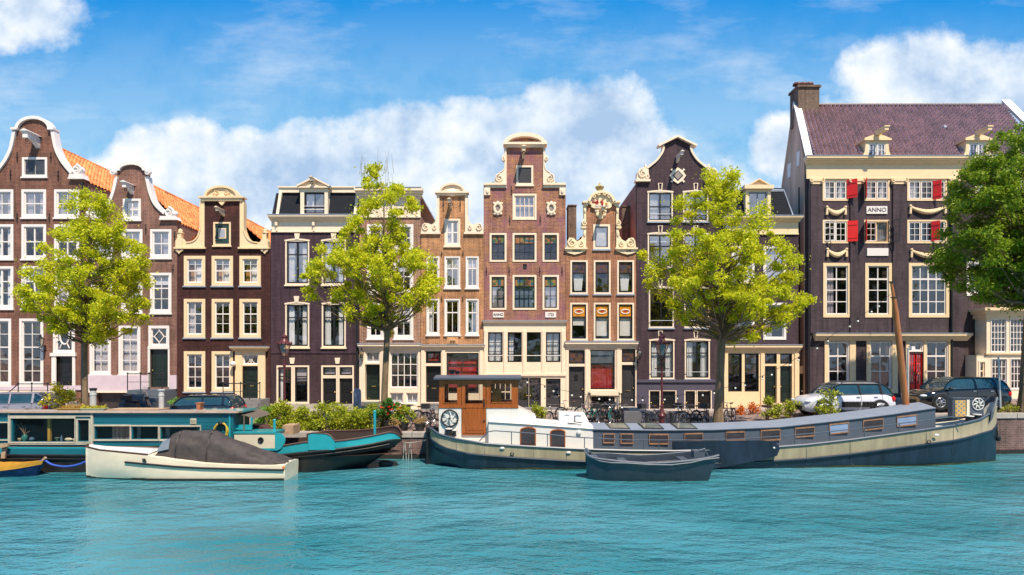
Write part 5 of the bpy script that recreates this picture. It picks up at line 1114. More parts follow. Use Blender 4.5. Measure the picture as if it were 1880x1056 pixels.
def tree(label, px, Y, env, m, tr, nclump, per, size, seed, fork=.25, crad=(.35, .62), depth=.9, lean=0, twigs=0, cat='tree'):
    """env: (py, left px, right px) of the crown outline, top to bottom"""
    rd = random.Random(seed); x0 = X(px, Y); zg = street_z(x0)-.12
    t = thing('street_tree', label, cat, (x0, Y, zg), 'trees along the quay')
    env = [(Z(a, Y), X(b, Y), X(c, Y)) for a, b, c in env]; zt, zb = env[0][0], env[-1][0]
    def at(z):
        for (z1, l1, r1), (z2, l2, r2) in zip(env, env[1:]):
            if z2 <= z <= z1: k = (z-z2)/(z1-z2+1e-9); return l2+(l1-l2)*k, r2+(r1-r2)*k
        return env[0][1], env[0][2]
    zf = zb+(zt-zb)*.02
    trunk = MB(); pts = []; rr = []
    H_ = zt-zg
    for i in range(13):
        k = i/12; z = zg+H_*.93*k; wv = .12*math.sin(k*5+seed)+lean*k; l, r = at(max(zb, z)); w = max(0, (z-zf)/(zt-zf))
        pts.append((x0+wv*(1-w)+((l+r)/2-x0)*w*.8, Y+.1*math.sin(k*4+seed*2), z)); rr.append(tr*(1.35 if i == 0 else (1.05-.55*k/.3 if False else max(.03, 1-.22*k*2 if k < .4 else .82*(1-(k-.4)/.62)**1.1))))
    trunk.tube(pts, rr, 9)
    def tp(z):
        k = min(11.99, max(0, (z-zg)/(H_*.93)*12)); i = int(k); f = k-i
        return Vector(pts[i]).lerp(Vector(pts[i+1]), f), rr[i]*(1-f)+rr[i+1]*f
    cent = []; rads = []; br = MB()
    areas = []; N = 60
    for i in range(N): z = zb+(zt-zb)*(i+.5)/N; l, r = at(z); areas.append((r-l)**1.6)
    tot = sum(areas); tries = 0
    while len(cent) < nclump and tries < nclump*30:
        tries += 1
        u = rd.random()*tot; i = 0
        while u > areas[i] and i < N-1: u -= areas[i]; i += 1
        z = zb+(zt-zb)*(i+rd.random())/N; l, r = at(z); R = (r-l)/2; cr = rd.uniform(*crad)
        cr = min(cr, max(.16, R*.8))
        a = rd.random()*2*math.pi; q = (rd.random()**.5)*max(.05, R-cr*.55)
        c = Vector(((l+r)/2+q*math.cos(a), Y+q*math.sin(a)*depth, z))
        if any((c-o).length < cr*.5 for o in cent[-60:]): continue
        cent.append(c); rads.append(cr)
        zs = max(zg+(zf-zg)*.95+.1, z-(q*.5+.35)*rd.uniform(.7, 1.3)); zs = min(zs, zg+H_*.85); s0, r0 = tp(zs)
        mid = s0.lerp(c, .55)+Vector((rd.uniform(-.15, .15), rd.uniform(-.15, .15), -.12*q)); rb = min(r0*.36, .014+.015*q)
        c.x += rd.gauss(0, .12); cent[-1] = c
        bp = curve([tuple(s0), tuple(s0.lerp(mid, .5)+Vector((0, 0, .05))), tuple(mid), tuple(c)], 3); br.tube(bp, [rb*(1-.85*j/(len(bp)-1)) for j in range(len(bp))], 5)
        for _ in range(3):
            e = c+Vector((rd.gauss(0, 1), rd.gauss(0, 1), rd.gauss(.3, .8))).normalized()*cr*.9; br.tube([tuple(c.lerp(mid, .3)), tuple(e)], [.012, .004], 4)
    for _ in range(twigs):
        l, r = at(zt-.3); a = Vector((rd.uniform(l-.4, r+.6), Y+rd.uniform(-.5, .5), zt-rd.uniform(.4, 1.4))); br.tube([tuple(a), tuple(a+Vector((rd.uniform(-.15, .15), 0, rd.uniform(.5, 1.1))))], [.012, .004], 4)
    trunk.build('trunk', BARK, t, True, recalc=False); br.build('branches', BARK, t, recalc=False)
    leaf_mesh('crown', [tuple(c) for c in cent], rads, per, size, m, t, seed)
    return t
tree('lime green street tree in front of the two brown brick houses, leftmost of the trees', 158, 28.4, [(322, 178, 192), (350, 150, 205), (400, 105, 225), (450, 92, 262), (500, 45, 272), (550, 28, 276), (590, 62, 268), (620, 110, 215), (635, 150, 190)], LF1, .135, 200, 230, .066, 3, crad=(.22, .5))
tree('lime green street tree with thin bare top twigs before the cream corniced brick house', 710, 28.4, [(298, 683, 692), (330, 655, 735), (370, 628, 772), (410, 625, 772), (450, 585, 785), (500, 560, 818), (550, 556, 812), (585, 640, 780), (610, 690, 735)], LF1, .165, 200, 220, .066, 11, twigs=22, crad=(.2, .48))
tree('broad lime green street tree in front of the aubergine house, right of the lamp', 1322, 28.4, [(280, 1303, 1325), (320, 1275, 1355), (370, 1235, 1388), (410, 1228, 1425), (460, 1182, 1450), (510, 1178, 1460), (545, 1192, 1478), (580, 1232, 1470), (610, 1285, 1420), (630, 1310, 1375)], LF1, .21, 245, 225, .066, 5, crad=(.22, .5))
tree('dense dark green tree cut by the right edge of the view', 1888, 27.9+1.2, [(232, 1848, 1900), (265, 1812, 1950), (320, 1765, 2000), (380, 1750, 2030), (430, 1734, 2040), (480, 1734, 2050), (515, 1755, 2040), (540, 1785, 2010), (560, 1830, 1950)], LF2, .26, 380, 300, .07, 17, crad=(.3, .65))
def shrub(name, label, px, Y, zb, w, h, m, seed, n=14, per=60, size=.06, cat='shrub', group=None, stems=6, pot=None, crad=.3):
    rd = random.Random(seed); x0 = X(px, Y); t = thing(name, label, cat, (x0, Y, zb), group); sb = MB(); cent = []
    for i in range(n):
        k = rd.random(); c = Vector((x0+rd.uniform(-1, 1)*w/2*(.4+.6*math.sin(math.pi*min(1, k+.25))), Y+rd.uniform(-.5, .5)*w*.7, zb+h*(.2+.75*k))); cent.append(tuple(c))
        if i < stems*2: sb.tube([(x0+rd.uniform(-.1, .1), Y, zb), tuple((Vector((x0, Y, zb))+c)/2+Vector((0, 0, .05))), tuple(c)], [.018, .012, .006], 4)
    sb.build('stems', BARK, t, recalc=False); leaf_mesh('foliage', cent, [crad*rd.uniform(.6, 1)]*n, per, size, m, t, seed)
    if pot: MB().lathe((x0, Y, zb-.33), [(.17, 0), (.25, .33), (.28, .34), (.28, .39), (.22, .39), (.2, .3)], 12).build('pot', pot, t, True)
    return t
# planting strip on the quay behind the turquoise boat
rd = random.Random(4); cent = []
for i in range(230):
    px = rd.uniform(492, 690); Y = rd.uniform(27.5, 28.8); k = rd.random(); top = Z(748+8*math.sin(px*.07)+5*math.sin(px*.19), 27.8); cent.append((X(px, Y), Y, -.1+(top+.02)*k))
hb = leaf_mesh('planting_strip', cent, [.26]*len(cent), 80, .055, LF3, None, 9)
tag(hb, 'dense yellow green shrubbery along the quay behind the turquoise boat', 'shrubbery', None, 'stuff')
bl = [tuple(np.array(c)+np.array([0, -.1, .1])) for c in cent[::3]]
cpot = mat('charcoal_planter', (.025, .025, .03), .6); tpot = mat('terracotta', (.4, .14, .06), .8)
shrub('fern', 'bright green feathery fern at the left end of the quay shrubbery', 486, 27.9, -.05, .8, .95, leaves('fern_green', (.08, .24, .02), (.25, .5, .04)), 31, 12, 90, .05, 'fern')
o = shrub('flowering_shrub', 'red flowering oleander in a dark planter on the quay edge', 712, 27.9, .25, 1.3, 1.1, leaves('oleander_green', (.04, .13, .02), (.12, .3, .04)), 33, 22, 70, .07, 'flowering shrub', pot=cpot)
leaf_mesh('blossoms', [(X(px, 27.6), 27.6+rd.uniform(-.2, .2), Z(py, 27.6)) for px, py in [(703, 747), (708, 750), (716, 746), (722, 744), (728, 752), (733, 748), (712, 760), (699, 764), (725, 763), (735, 758), (706, 755), (719, 752)]], [.09]*12, 14, .04, mat('red_petals', (.75, .02, .015), .5), o, 5)
shrub('potted_plant', 'green potted plant beside the red oleander', 741, 27.8, .2, .9, .75, LF3, 35, 12, 60, .05, 'potted plant', pot=cpot)
shrub('potted_plant', 'low dry grass pot standing left of the silver bicycle wheel', 722, 27.5, .1, .7, .35, leaves('straw', (.4, .26, .08), (.6, .42, .15)), 36, 8, 50, .05, 'potted plant')
shrub('potted_plant', 'low planter with dry stalks under the front bicycle by the boat rudder', 771, 27.6, .15, .7, .25, MATS['straw'], 37, 8, 40, .04, 'potted plant', pot=cpot)
shrub('shrub', 'yellow green bush behind the white cabin roof of the barge', 988, 28.2, -.1, .95, 1.15, LF3, 41, 14, 60, .06)
shrub('young_tree', 'small sapling with yellow leaves by the steps of the leftmost house', 111, 29.2, -.1, 1.3, 2.1, LF4, 43, 22, 45, .07, 'sapling')
shrub('potted_plant', 'round dark green topiary in a pot at the leftmost front door', 128, 34.6, .9, .6, .6, LF2, 44, 8, 70, .05, 'potted plant', crad=.22)
shrub('leafy_plant', 'tall leafy plant at the left end of the cream house step', 1409, 29.6, .1, .55, 1.25, LF3, 45, 12, 45, .06, 'plant', 'young plants by the cream house')
shrub('leafy_plant', 'low leafy plant just right of the tallest plant by the cream house', 1428, 29.6, .15, .5, .75, LF3, 46, 9, 45, .06, 'plant', 'young plants by the cream house')
shrub('leafy_plant', 'bushy young plant just left of the white car nose', 1452, 29.6, .2, .75, .95, LF3, 47, 14, 45, .06, 'plant', 'young plants by the cream house')
shrub('leafy_plant', 'yellow green sapling growing in front of the white car door', 1522, 27.9, .35, .9, 1.35, LF3, 48, 16, 45, .06, 'plant')
shrub('leafy_plant', 'small orange leaved plant against the plinth, nearer the street tree', 1360, 33.5, .0, .5, .5, LFO, 49, 7, 40, .06, 'plant', 'orange leaved plants')
shrub('leafy_plant', 'orange leaved plant against the plinth, nearer the green doors', 1381, 33.5, .0, .6, .6, LFO, 50, 8, 40, .06, 'plant', 'orange leaved plants')
shrub('shrub', 'small green bush between the leftmost dark car and the black house', 321, 31.5, .1, 1.0, .9, MATS['fern_green'], 51, 10, 60, .06)
gx = np.arange(23.2, 40, .22); gr = [(x, quay_y(x)+.7+.25*math.sin(x*9), street_z(x)+.06) for x in gx]
tag(leaf_mesh('grass_strip', gr, [.22]*len(gr), 60, .06, LF3, None, 71), 'ragged green grass strip along the right quay edge', 'grass', None, 'stuff')
# trees on the near bank, mirrored in the windows
src = bpy.data.objects['street_tree.003']
for i, (x, y, rz, sc) in enumerate(((-26, -9, .4, 1.05), (-17.5, -10, 1.9, 1.15), (-9, -8.5, 3.1, 1.0), (1, -10, 4.4, 1.1), (10, -9, 5.2, 1.05), (19, -10, .9, 1.1), (28, -9, 2.4, 1.0))):
    c = dup(src, (x, y, -.05), rz, 'dark green tree on the near bank, mirrored in the house windows', (sc, sc, sc)); c['group'] = 'trees of the near bank'

rd = random.Random(12); fol = [(rd.uniform(-34, 34), rd.uniform(-13.5, -11.5), rd.uniform(.3, 4.6)) for _ in range(420)]
tag(leaf_mesh('near_bank_reflection_leaves', fol, [1.1]*len(fol), 34, .2, LF2, None, 77), 'unseen dark green leaf mass added on the near bank for the ground floor reflections', 'greenery', None, 'stuff')  # out of view, added to darken what the ground floor panes reflect
# ------------------------------------------------------------------ boats
NAVY = mat('navy_hull_paint', (.012, .022, .042), .35, var=.55, scale=1.5, stretch=(1.6, 1, .5), coat=.3); BEIGE = mat('olive_beige_paint', (.33, .28, .18), .45, var=.22, scale=2.2, stretch=(1.6, 1, .35), coat=.2)
BGREY = mat('blue_grey_paint', (.075, .095, .13), .4, var=.08); RFGREY = mat('roof_blue_grey', (.2, .23, .29), .55, var=.1, scale=2)
BWHITE = mat('boat_white', (.7, .67, .63), .35, var=.04, coat=.2); TEAK = mat('varnished_teak', (.33, .09, .018), .22, var=.4, scale=3, stretch=(6, 6, .5), coat=.5)
TEAL = mat('teal_boards', (.006, .125, .17), .45, var=.14, scale=3, stretch=(.4, 1, 5)); TURQ = mat('turquoise_paint', (.02, .31, .36), .25, var=.08, coat=.4)
TARH = mat('black_steel_hull', (.016, .015, .015), .45, var=.6, scale=2, bump=.2, bscale=8); FRAMEW = mat('weathered_cream_frame', (.5, .44, .34), .7, var=.18)
CANV = mat('charcoal_canvas', (.055, .042, .04), .75, var=.35, scale=3, bump=1, bscale=5); HWHITE = mat('cream_white_hull', (.84, .7, .52), .4, var=.12, scale=1.2, stretch=(.7, 1, 2.2), coat=.2)
DGUN = mat('dark_blue_grey_gloss', (.035, .045, .065), .2, var=.15, scale=1.5, coat=.5); DIRT = mat('algae_waterline', (.05, .055, .02), .7, var=.5, scale=6)
BWOOD = mat('pale_weathered_wood', (.42, .28, .17), .8, var=.3, scale=6); GALV = mat('galvanised_steel', (.55, .54, .53), .4, .2, var=.15); ROPE = mat('blue_rope', (.04, .1, .5), .8)
BG = glass('boat_glass', (.9, .9, .88), -.015); MASTW = mat('mast_wood', (.36, .13, .04), .4, var=.35, scale=3, stretch=(4, 4, .3), coat=.3)

def interp(tab, x):
    if x <= tab[0][0]: return tab[0][1]
    for (a, b), (c, d) in zip(tab, tab[1:]):
        if x <= c: return b+(d-b)*(x-a)/(c-a)
    return tab[-1][1]
def hull(H, stations, cy, cols, name='hull', smooth=True):
    """stations: (x, half width, z sheer, z band, z bottom, flare) ; cols: materials [below band, band, inner, deck line]"""
    mb = MB(); secs = []
    for (x, hw, zs, zb, zk, fl) in stations:
        c = cy(x); s_ = []
        prof = [(0, zk-.25), (hw*fl*.7, zk-.18), (hw*fl, zk), (hw*(fl*.45+.55), (zk+zb)/2), (hw*.985, zb-.02), (hw*1.02, zb+.01), (hw, zs)]
        near = [(x, c-d, z) for d, z in prof]; far = [(x, c+d, z) for d, z in prof[::-1]]
        secs.append(near+far)
    n = len(secs[0])
    def mf(i, k):
        if k in (6,): return 2
        kk = k if k < 6 else 12-k
        return 1 if kk >= 5 else 0
    mb.loft(secs, mf=mf, closed=True)
    return mb.build(name, cols, H, smooth)

# --- the long barge (motor tjalk)
def ty(x): return 25.62+.9*sstep(4, 21, x)
T = thing('house_barge', 'long navy and beige barge with wooden wheelhouse, blue grey coach roof and raised bow', 'barge', (8.8, 26, WATER))
shr = [(787, 786), (794, 789), (806, 798), (838, 807), (889, 815), (949, 819.5), (1038, 824), (1130, 828), (1240, 829), (1340, 826), (1430, 822), (1516, 814), (1609, 802), (1701, 789), (1763, 780), (1800, 770), (1822, 757), (1831, 727)]
bnd = [(787, 800), (794, 809), (815, 823), (859, 834), (949, 841), (1068, 848), (1250, 853), (1436, 847), (1547, 836), (1670, 820), (1763, 808), (1825, 790), (1831, 775)]
st_ = []
for px in [790, 794, 800, 808, 820, 838, 860, 890, 930, 980, 1040, 1100, 1160, 1240, 1320, 1400, 1480, 1560, 1640, 1700, 1750, 1780, 1800, 1812, 1821, 1827, 1830]:
    k = (px-787)/1044; hw = 1.4*min(1, (max(0.0, (px-788)/70))**.5)*min(1, (max(0.0, (1832-px)/110))**.5)
    x0 = X(px, 25.6); c = ty(x0); Yn = c-hw; x = X(px, Yn); Yn = ty(x)-hw
    fl = .25+.67*sstep(787, 880, px)*(1-sstep(1700, 1830, px)*.35)
    st_.append((x, hw, Z(interp(shr, px), Yn), Z(interp(bnd, px), Yn), WATER-.1, fl))
def mkhull(st_, cy, mats, parent):
    # open at the top: two skins with a flat rail
    out = MB(); secs = []
    for (x, hw, zs, zb, zk, fl) in st_:
        c = cy(x); pr = [(0, zk-.4), (hw*fl*.75, zk-.3), (hw*fl, zk), (hw*(fl*.4+.6), zk+(zb-zk)*.5), (hw*.98, zb-.03), (hw*1.025, zb), (hw*.99, zb+.05), (hw, zs), (max(.01, hw-.06), zs), (max(.01, hw-.07), max(zb-.3, zk+.1))]
        secs.append([(x, c-d, z) for d, z in pr[::-1]]+[(x, c+d, z) for d, z in pr[1:]])
    def mf(i, k):
        k = k if k < 9 else 17-k
        return (3, 2, 1, 2, 0, 0, 0, 0, 0)[k] if k < 9 else 0
    out.loft(secs, mf=mf, closed=False, cap=False)
    return out.build('hull', mats, parent, True)
mkhull(st_, ty, [NAVY, BEIGE, NAVY, NAVY], T)
# waterline growth
def wline(st_, cy, parent, m=None, sides=(-1,)):
    mb = MB()
    for sg in sides:
        a = [(x, cy(x)+sg*(hw*(fl+.012)+.012), WATER+.0) for (x, hw, zs, zb, zk, fl) in st_]; b = [(p[0], p[1]+sg*.02, WATER+.07+.02*math.sin(i*2.3)) for i, p in enumerate(a)]; mb.loft([a, b], cap=False, closed=False)
    mb.build('waterline_growth', m or DIRT, parent)
wline(st_, ty, T)
wsm = MB()
for px in (838, 905, 981, 1060, 1140, 1225, 1450, 1530, 1610, 1690, 1760):   # welded plate seams
    j = min(range(len(st_)), key=lambda q: abs(st_[q][0]-X(px, 24.4))); (x, hw, zs, zb, zk, fl) = st_[j]; c = ty(x); wsm.tube([(x, c-hw*.995-.004, zs-.06), (x, c-hw*1.01-.004, zb+.06)], .007, 4); wsm.tube([(x, c-hw*.985, zb-.06), (x, c-hw*(fl*.4+.6)-.012, zk+(zb-zk)*.5)], .007, 4)
wsm.build('weld_seams', BGREY, T)
rail = MB(); rp = [(x, ty(x)-hw, zs) for (x, hw, zs, *_r) in st_]; rail.tube([(p[0], p[1]-.01, p[2]+.015) for p in rp], .05, 6); rail.tube([(x, ty(x)+hw+.01, zs+.015) for (x, hw, zs, *_r) in st_], .05, 6); rail.build('gunwale', BGREY, T, True)
wl = MB(); wl.tube([(x, ty(x)-hw*1.03-.01, zb+.01) for (x, hw, zs, zb, zk, fl) in st_], .035, 6); wl.build('rubbing_strake', NAVY, T, True)
dk = MB(); dk.loft([[(x, ty(x)-hw+.05, zs-.1-.1*sstep(15, 20, x)), (x, ty(x)+hw-.05, zs-.1-.1*sstep(15, 20, x))] for (x, hw, zs, *_r) in st_], cap=False, closed=False); dk.build('deck', mat('sand_deck', (.6, .54, .44), .8, var=.1), T)
sn = MB(); xx = X(790, 25.6); sn.box(xx-.18, xx+.35, 25.57, 25.67, WATER-.6, Z(785, 25.6)); sn.box(xx-.18, xx+.18, 25.5, 25.74, Z(790, 25.6)-.1, Z(785, 25.6)); sn.build('rudder', BLACKP, T)
# wheelhouse
ya, yb_ = 24.95, 26.75
def wx(p): return X(p, ya)
def wz(p): return Z(p, ya)
Wl = MB(); zf_ = Z(812, ya)
Wl.box(wx(806), wx(847), ya, yb_, zf_, wz(748)); Wl.box(wx(893), wx(951), ya, yb_, zf_, wz(748)); Wl.box(wx(847), wx(893), ya+.05, yb_, zf_, wz(799)); Wl.box(wx(847), wx(893), yb_-.1, yb_, wz(799), wz(748)); Wl.build('wheelhouse_base', BWHITE, T)
Wt = MB()
def panel(mb, x0, x1, z0, z1, y, holes, th=.07):
    loops = [[Vector((a, b, 0)) for a, b in ((x0, z0), (x1, z0), (x1, z1), (x0, z1))]]+[[Vector((a, b, 0)) for a, b in ((h[0], h[2]), (h[0], h[3]), (h[1], h[3]), (h[1], h[2]))] for h in holes]
    tr = tessellate_polygon(loops); fl = [v for l in loops for v in l]; n = len(fl); k0 = []
    vs = [(v.x, y, v.y) for v in fl]+[(v.x, y+th, v.y) for v in fl]; fs = [tuple(t) for t in tr]+[tuple(i+n for i in t) for t in tr]; k = 0
    for l in loops:
        for i in range(4): fs.append((k+i, k+(i+1) % 4, n+k+(i+1) % 4, n+k+i))
        k += 4
    mb.add(vs, fs)
Z0, Z1 = wz(748), wz(697)
hl = [(wx(815), wx(840), wz(740), wz(705)), (wx(900), wx(940), wz(739), wz(704))]
panel(Wt, wx(806), wx(847), Z0, Z1, ya, [hl[0]]); panel(Wt, wx(893), wx(951), Z0, Z1, ya, [hl[1]])
panel(Wt, wx(806), wx(951), Z0, Z1, yb_-.07, [(wx(815), wx(840), wz(740), wz(705)), (wx(854), wx(886), wz(740), wz(705)), (wx(900), wx(940), wz(739), wz(704))])
for x in (806, 951-2.6):
    a, b = wx(x), wx(x+2.6); Wt.box(a, b, ya+.071, ya+.35, Z0, Z1); Wt.box(a, b, yb_-.35, yb_-.071, Z0, Z1); Wt.box(a, b, ya+.35, yb_-.35, Z0, Z0+.25); Wt.box(a, b, ya+.35, yb_-.35, Z1-.12, Z1)
Wt.box(wx(805), wx(952), ya-.03, ya-.001, Z0-.03, Z0+.06); Wt.box(wx(847), wx(893), ya-.02, ya+.06, Z1-.1, Z1)
for h in hl: Wt.stroke([(h[0], h[2]), (h[0], h[3]), (h[1], h[3]), (h[1], h[2])], .05, ya-.02, ya, closed=True)
wh = Wt.build('wheelhouse', TEAK, T)
[MB().box(h[0], h[1], ya+.03, ya+.04, h[2], h[3]).build('pane', BG, wh) for h in hl]
[MB().box(a, b, yb_-.04, yb_-.03, wz(740), wz(705)).build('pane', BG, wh) for a, b in ((wx(815), wx(840)), (wx(854), wx(886)), (wx(900), wx(940)))]
Dd = MB(); panel(Dd, wx(848), wx(892), wz(799), Z1-.1, ya-.02, [(wx(854), wx(886), wz(741), wz(706))]); Dd.box(wx(855), wx(866), ya-.035, ya-.02, wz(790), wz(750)); Dd.box(wx(867), wx(876), ya-.035, ya-.02, wz(790), wz(750)); Dd.box(wx(877), wx(887), ya-.035, ya-.02, wz(790), wz(750))
for y in (747, 793): Dd.box(wx(851), wx(889), ya-.045, ya-.021, wz(y+2), wz(y))
dr = Dd.build('wheelhouse_door', TEAK, T); MB().box(wx(854), wx(886), ya+.0, ya+.01, wz(741), wz(706)).build('pane', BG, dr); MB().box(wx(888), wx(890), ya-.08, ya-.03, wz(746), wz(733)).build('handle', IRON, dr); MB().blob((wx(889), ya-.05, wz(772)), .04, 5).build('handle', IRON, dr)
Rf = MB(); n = 10; secs = []
for i in range(n+1): t = i/n; y = ya-.2+(yb_-ya+.4)*t; z = Z1+.01+.09*math.sin(math.pi*t); secs.append([(wx(797), y, z), (wx(957), y, z), (wx(957), y, z+.07), (wx(797), y, z+.07)])
Rf.loft(secs); Rf.build('wheelhouse_roof', BGREY, T)
MB().lathe((wx(826), ya+.9, Z1+.2), [(.09, 0), (.09, .12), (.15, .14), (.15, .2), (.02, .22)], 10).lathe((wx(836), ya+.9, Z1+.2), [(.07, 0), (.07, .08), (.12, .1), (.12, .15), (.02, .17)], 10).build('roof_vents', IRON, T)
box_ = MB().box(wx(903), wx(920), ya+.5, ya+1.0, Z0-.1, wz(716)); box_.build('helm_seat', mat('ochre_leather', (.35, .2, .04), .6), T)
sw_ = MB(); c_ = (wx(826), ya-.07, wz(768)); sw_.ring(c_, 15*ya/FPX, .035, 28, 6); sw_.build('helm_wheel', IRON, T, True)
sp = MB()
for k in range(7):
    a = k*2*math.pi/7; sp.tube([(c_[0]+r*math.cos(a+r*2.4), c_[1]-.01, c_[2]+r*math.sin(a+r*2.4)) for r in (.04, .1, .17, .24, .31)], [.012, .022, .024, .022, .012], 5)
sp.build('helm_spokes', BWHITE, T, True); MB().blob((c_[0], c_[1]-.04, c_[2]), .055, 5).build('helm_hub', IRON, T)
def bollard(px, py0, py1, Y, parent, r=.14, cm=BWHITE):
    x = X(px, Y); z0, z1 = Z(py1, Y), Z(py0, Y); o = MB().lathe((x, Y, z0), [(r*1.2, 0), (r*1.2, .04), (r, .05), (r, z1-z0-.05), (r*1.15, z1-z0-.04), (r*1.15, z1-z0-.015)], 12).build('bollard', IRON, parent, True); MB().lathe((x, Y, z1-.015), [(r*1.15, 0), (r*1.1, .03), (.02, .045)], 12).build('bollard_cap', cm, o, True)
bollard(824, 787, 799, 24.9, T); bollard(834, 790, 801, 24.8, T, .08)
# aft cabin
yc0, yc1 = 24.62, 26.55
def cx(p): return X(p, yc0)
def cz(p): return Z(p, yc0)
Cb = MB(); prof = lambda x, b: [(x, yc0, cz(824)), (x, yc0+.02, cz(783+b)), (x, yc0+.12, cz(779+b)), (x, (yc0+yc1)/2, cz(776.5+b)), (x, yc1-.12, cz(779+b)), (x, yc1, cz(783+b)), (x, yc1, cz(824))]
Cb.loft([prof(cx(897), -9), prof(cx(960), -5), prof(cx(1030), 0), prof(cx(1089), 4)]); cab = Cb.build('aft_cabin', BWHITE, T)
edge = MB().tube([(cx(897), yc0-.02, cz(774)), (cx(960), yc0-.02, cz(778)), (cx(1030), yc0-.02, cz(783)), (cx(1089), yc0-.02, cz(787))], .03, 5); edge.build('cabin_edge', BWHITE, cab)
hp = MB(); zh = cz(770); hp.add([(cx(951), ya+.1, cz(750)), (cx(951), yc1, cz(750)), (cx(951), yc1, zh-.2), (cx(951), ya+.1, zh-.2), (cx(985), ya+.3, cz(767)), (cx(985), yc1, cz(767)), (cx(985), yc1, zh-.2), (cx(985), ya+.3, zh-.2)], [(0, 1, 2, 3), (4, 7, 6, 5), (0, 4, 5, 1), (0, 3, 7, 4), (1, 5, 6, 2), (3, 2, 6, 7)]); hp.build('companion_hood', BWHITE, T)
for a, b, y0, y1 in ((956, 983, 785, 817), (1011, 1037, 789, 822)):
    fr = MB(); xc = (cx(a)+cx(b))/2; w = (cx(b)-cx(a))/2; zb0, zt0 = cz(y1), cz(y0)
    pts = [(cx(a), zb0), (cx(a), zt0-.1)]+[(xc+w*math.cos(math.radians(q)), zt0-.1+.1*math.sin(math.radians(q))) for q in range(170, 9, -20)]+[(cx(b), zt0-.1), (cx(b), zb0)]
    fr.stroke(pts, .05, yc0-.035, yc0+.02, closed=True); o = fr.build('cabin_window', TEAK, T); MB().prism(pts, yc0-.012, yc0-.002).build('pane', mat('dark_cabin_glass', (.05, .04, .045), .06, spec=.9, var=.4, scale=2), o)
MB().lathe((cx(1063), yc0, cz(794)), [(.1, 0), (.1, -.06), (.07, -.08), (.02, -.09)], 14, axis='y').build('cowl_vent', BWHITE, T, True)
sk = MB(); sk.loft([[(X(1026, 25.4), 25.3, Z(783, 25.4)), (X(1026, 25.4), 25.3, Z(771, 25.4)), (X(1027, 25.4), 25.7, Z(757, 25.4)), (X(1027, 25.4), 26.3, Z(757, 25.4)), (X(1027, 25.4), 26.3, Z(783, 25.4))], [(X(1080, 25.4), 25.3, Z(786, 25.4)), (X(1080, 25.4), 25.3, Z(773, 25.4)), (X(1074, 25.4), 25.7, Z(759, 25.4)), (X(1074, 25.4), 26.3, Z(759, 25.4)), (X(1080, 25.4), 26.3, Z(786, 25.4))]]); o = sk.build('skylight_box', BWHITE, T)
pl = MB()
for px in (1041, 1062): pl.add([(X(px, 25.45)+.14*math.cos(t), 25.49+.05*math.sin(t), Z(764.5, 25.45)+.09*math.sin(t)-.012) for t in [i*math.pi/7 for i in range(14)]], [tuple(range(14))])
pl.build('deadlight', mat('grey_deadlight', (.2, .24, .28), .1), o, recalc=False)
sc = MB(); sc.box(cx(1044), cx(1070), yc0+.25, yc0+.5, cz(779), cz(777)); sc.lathe((cx(1057), yc0+.37, cz(778)), [(.03, 0), (.03, .28), (.05, .3)], 8); sc.build('winch', BGREY, T)
hr = MB(); hr.tube([(cx(899), yc0+.05, cz(771)), (cx(903), yc0+.05, cz(765)), (cx(960), yc0+.05, cz(769)), (cx(1040), yc0+.05, cz(775)), (cx(1088), yc0+.05, cz(781))], .014, 5)
for p, q in ((930, 767), (980, 771), (1030, 774)): hr.tube([(cx(p), yc0+.05, cz(q)), (cx(p), yc0+.05, cz(q+8))], .012, 4)
hr.build('hand_rail', BWHITE, T)
# the long coach roof
cs = []; side = [(1088, 788, 826), (1200, 790, 826), (1310, 789, 823), (1430, 784, 817), (1560, 770, 803), (1640, 760, 797), (1708, 750, 792), (1718, 749, 791)]
for px, yt, ybm in side:
    xq = X(px, 24.9); c = ty(xq); w = 1.0; x = X(px, c-w); y0 = c-w; zt_ = Z(yt, y0); cs.append([(x, y0, Z(ybm, y0)-.1), (x, y0+.03, zt_-.04), (x, y0-.04, zt_-.03), (x, y0-.04, zt_), (x, y0+.5, zt_+.1), (x, c, zt_+.17), (x, c+.5, zt_+.1), (x, c+w+.04, zt_), (x, c+w, zt_-.04), (x, c+w, Z(ybm, y0)-.1)])
CR = MB(); CR.loft(cs, mf=lambda i, k: 1 if 3 <= k <= 6 else 0); CR.build('coach_roof', [BGREY, RFGREY], T)
def onside(px, d=0): xq = X(px, 24.9); c = ty(xq); return c-1.0+d
def cwin(px0, px1, py0, py1, tilt=0, pm=None, m=TEAK):
    y0 = onside((px0+px1)/2, -.03); dz0 = (py1-py0); k = y0/FPX; a, b = X(px0, y0), X(px1, y0); za0, za1 = Z(py0, y0), Z(py1, y0); s = tilt*k
    F = MB(); F.stroke([(a, za1), (a, za0), (b, za0+s), (b, za1+s)], .06, y0-.02, y0+.03, closed=True); o = F.build('coach_window', mat('weathered_teak', (.3, .16, .09), .5, var=.4, scale=6), T)
    MB().prism([(a, za1), (a, za0), (b, za0+s), (b, za1+s)], y0+.0, y0+.01).build('pane', pm or MATS['dark_cabin_glass'], o)
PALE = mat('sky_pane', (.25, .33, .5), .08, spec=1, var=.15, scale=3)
for w in ((1108, 1128, 797, 813, 0), (1140, 1162, 797, 814, 0), (1192, 1227, 798, 815, 0), (1257, 1290, 797, 811, 1), (1333, 1367, 794, 809, 1), (1397, 1432, 791, 809, 2), (1460, 1495, 787, 803, 3), (1523, 1558, 780, 797, 4), (1585, 1621, 773, 790, 4), (1647, 1683, 766, 783, 4)):
    cwin(*w, pm=(PALE if w[0] in (1523, 1647) else None))
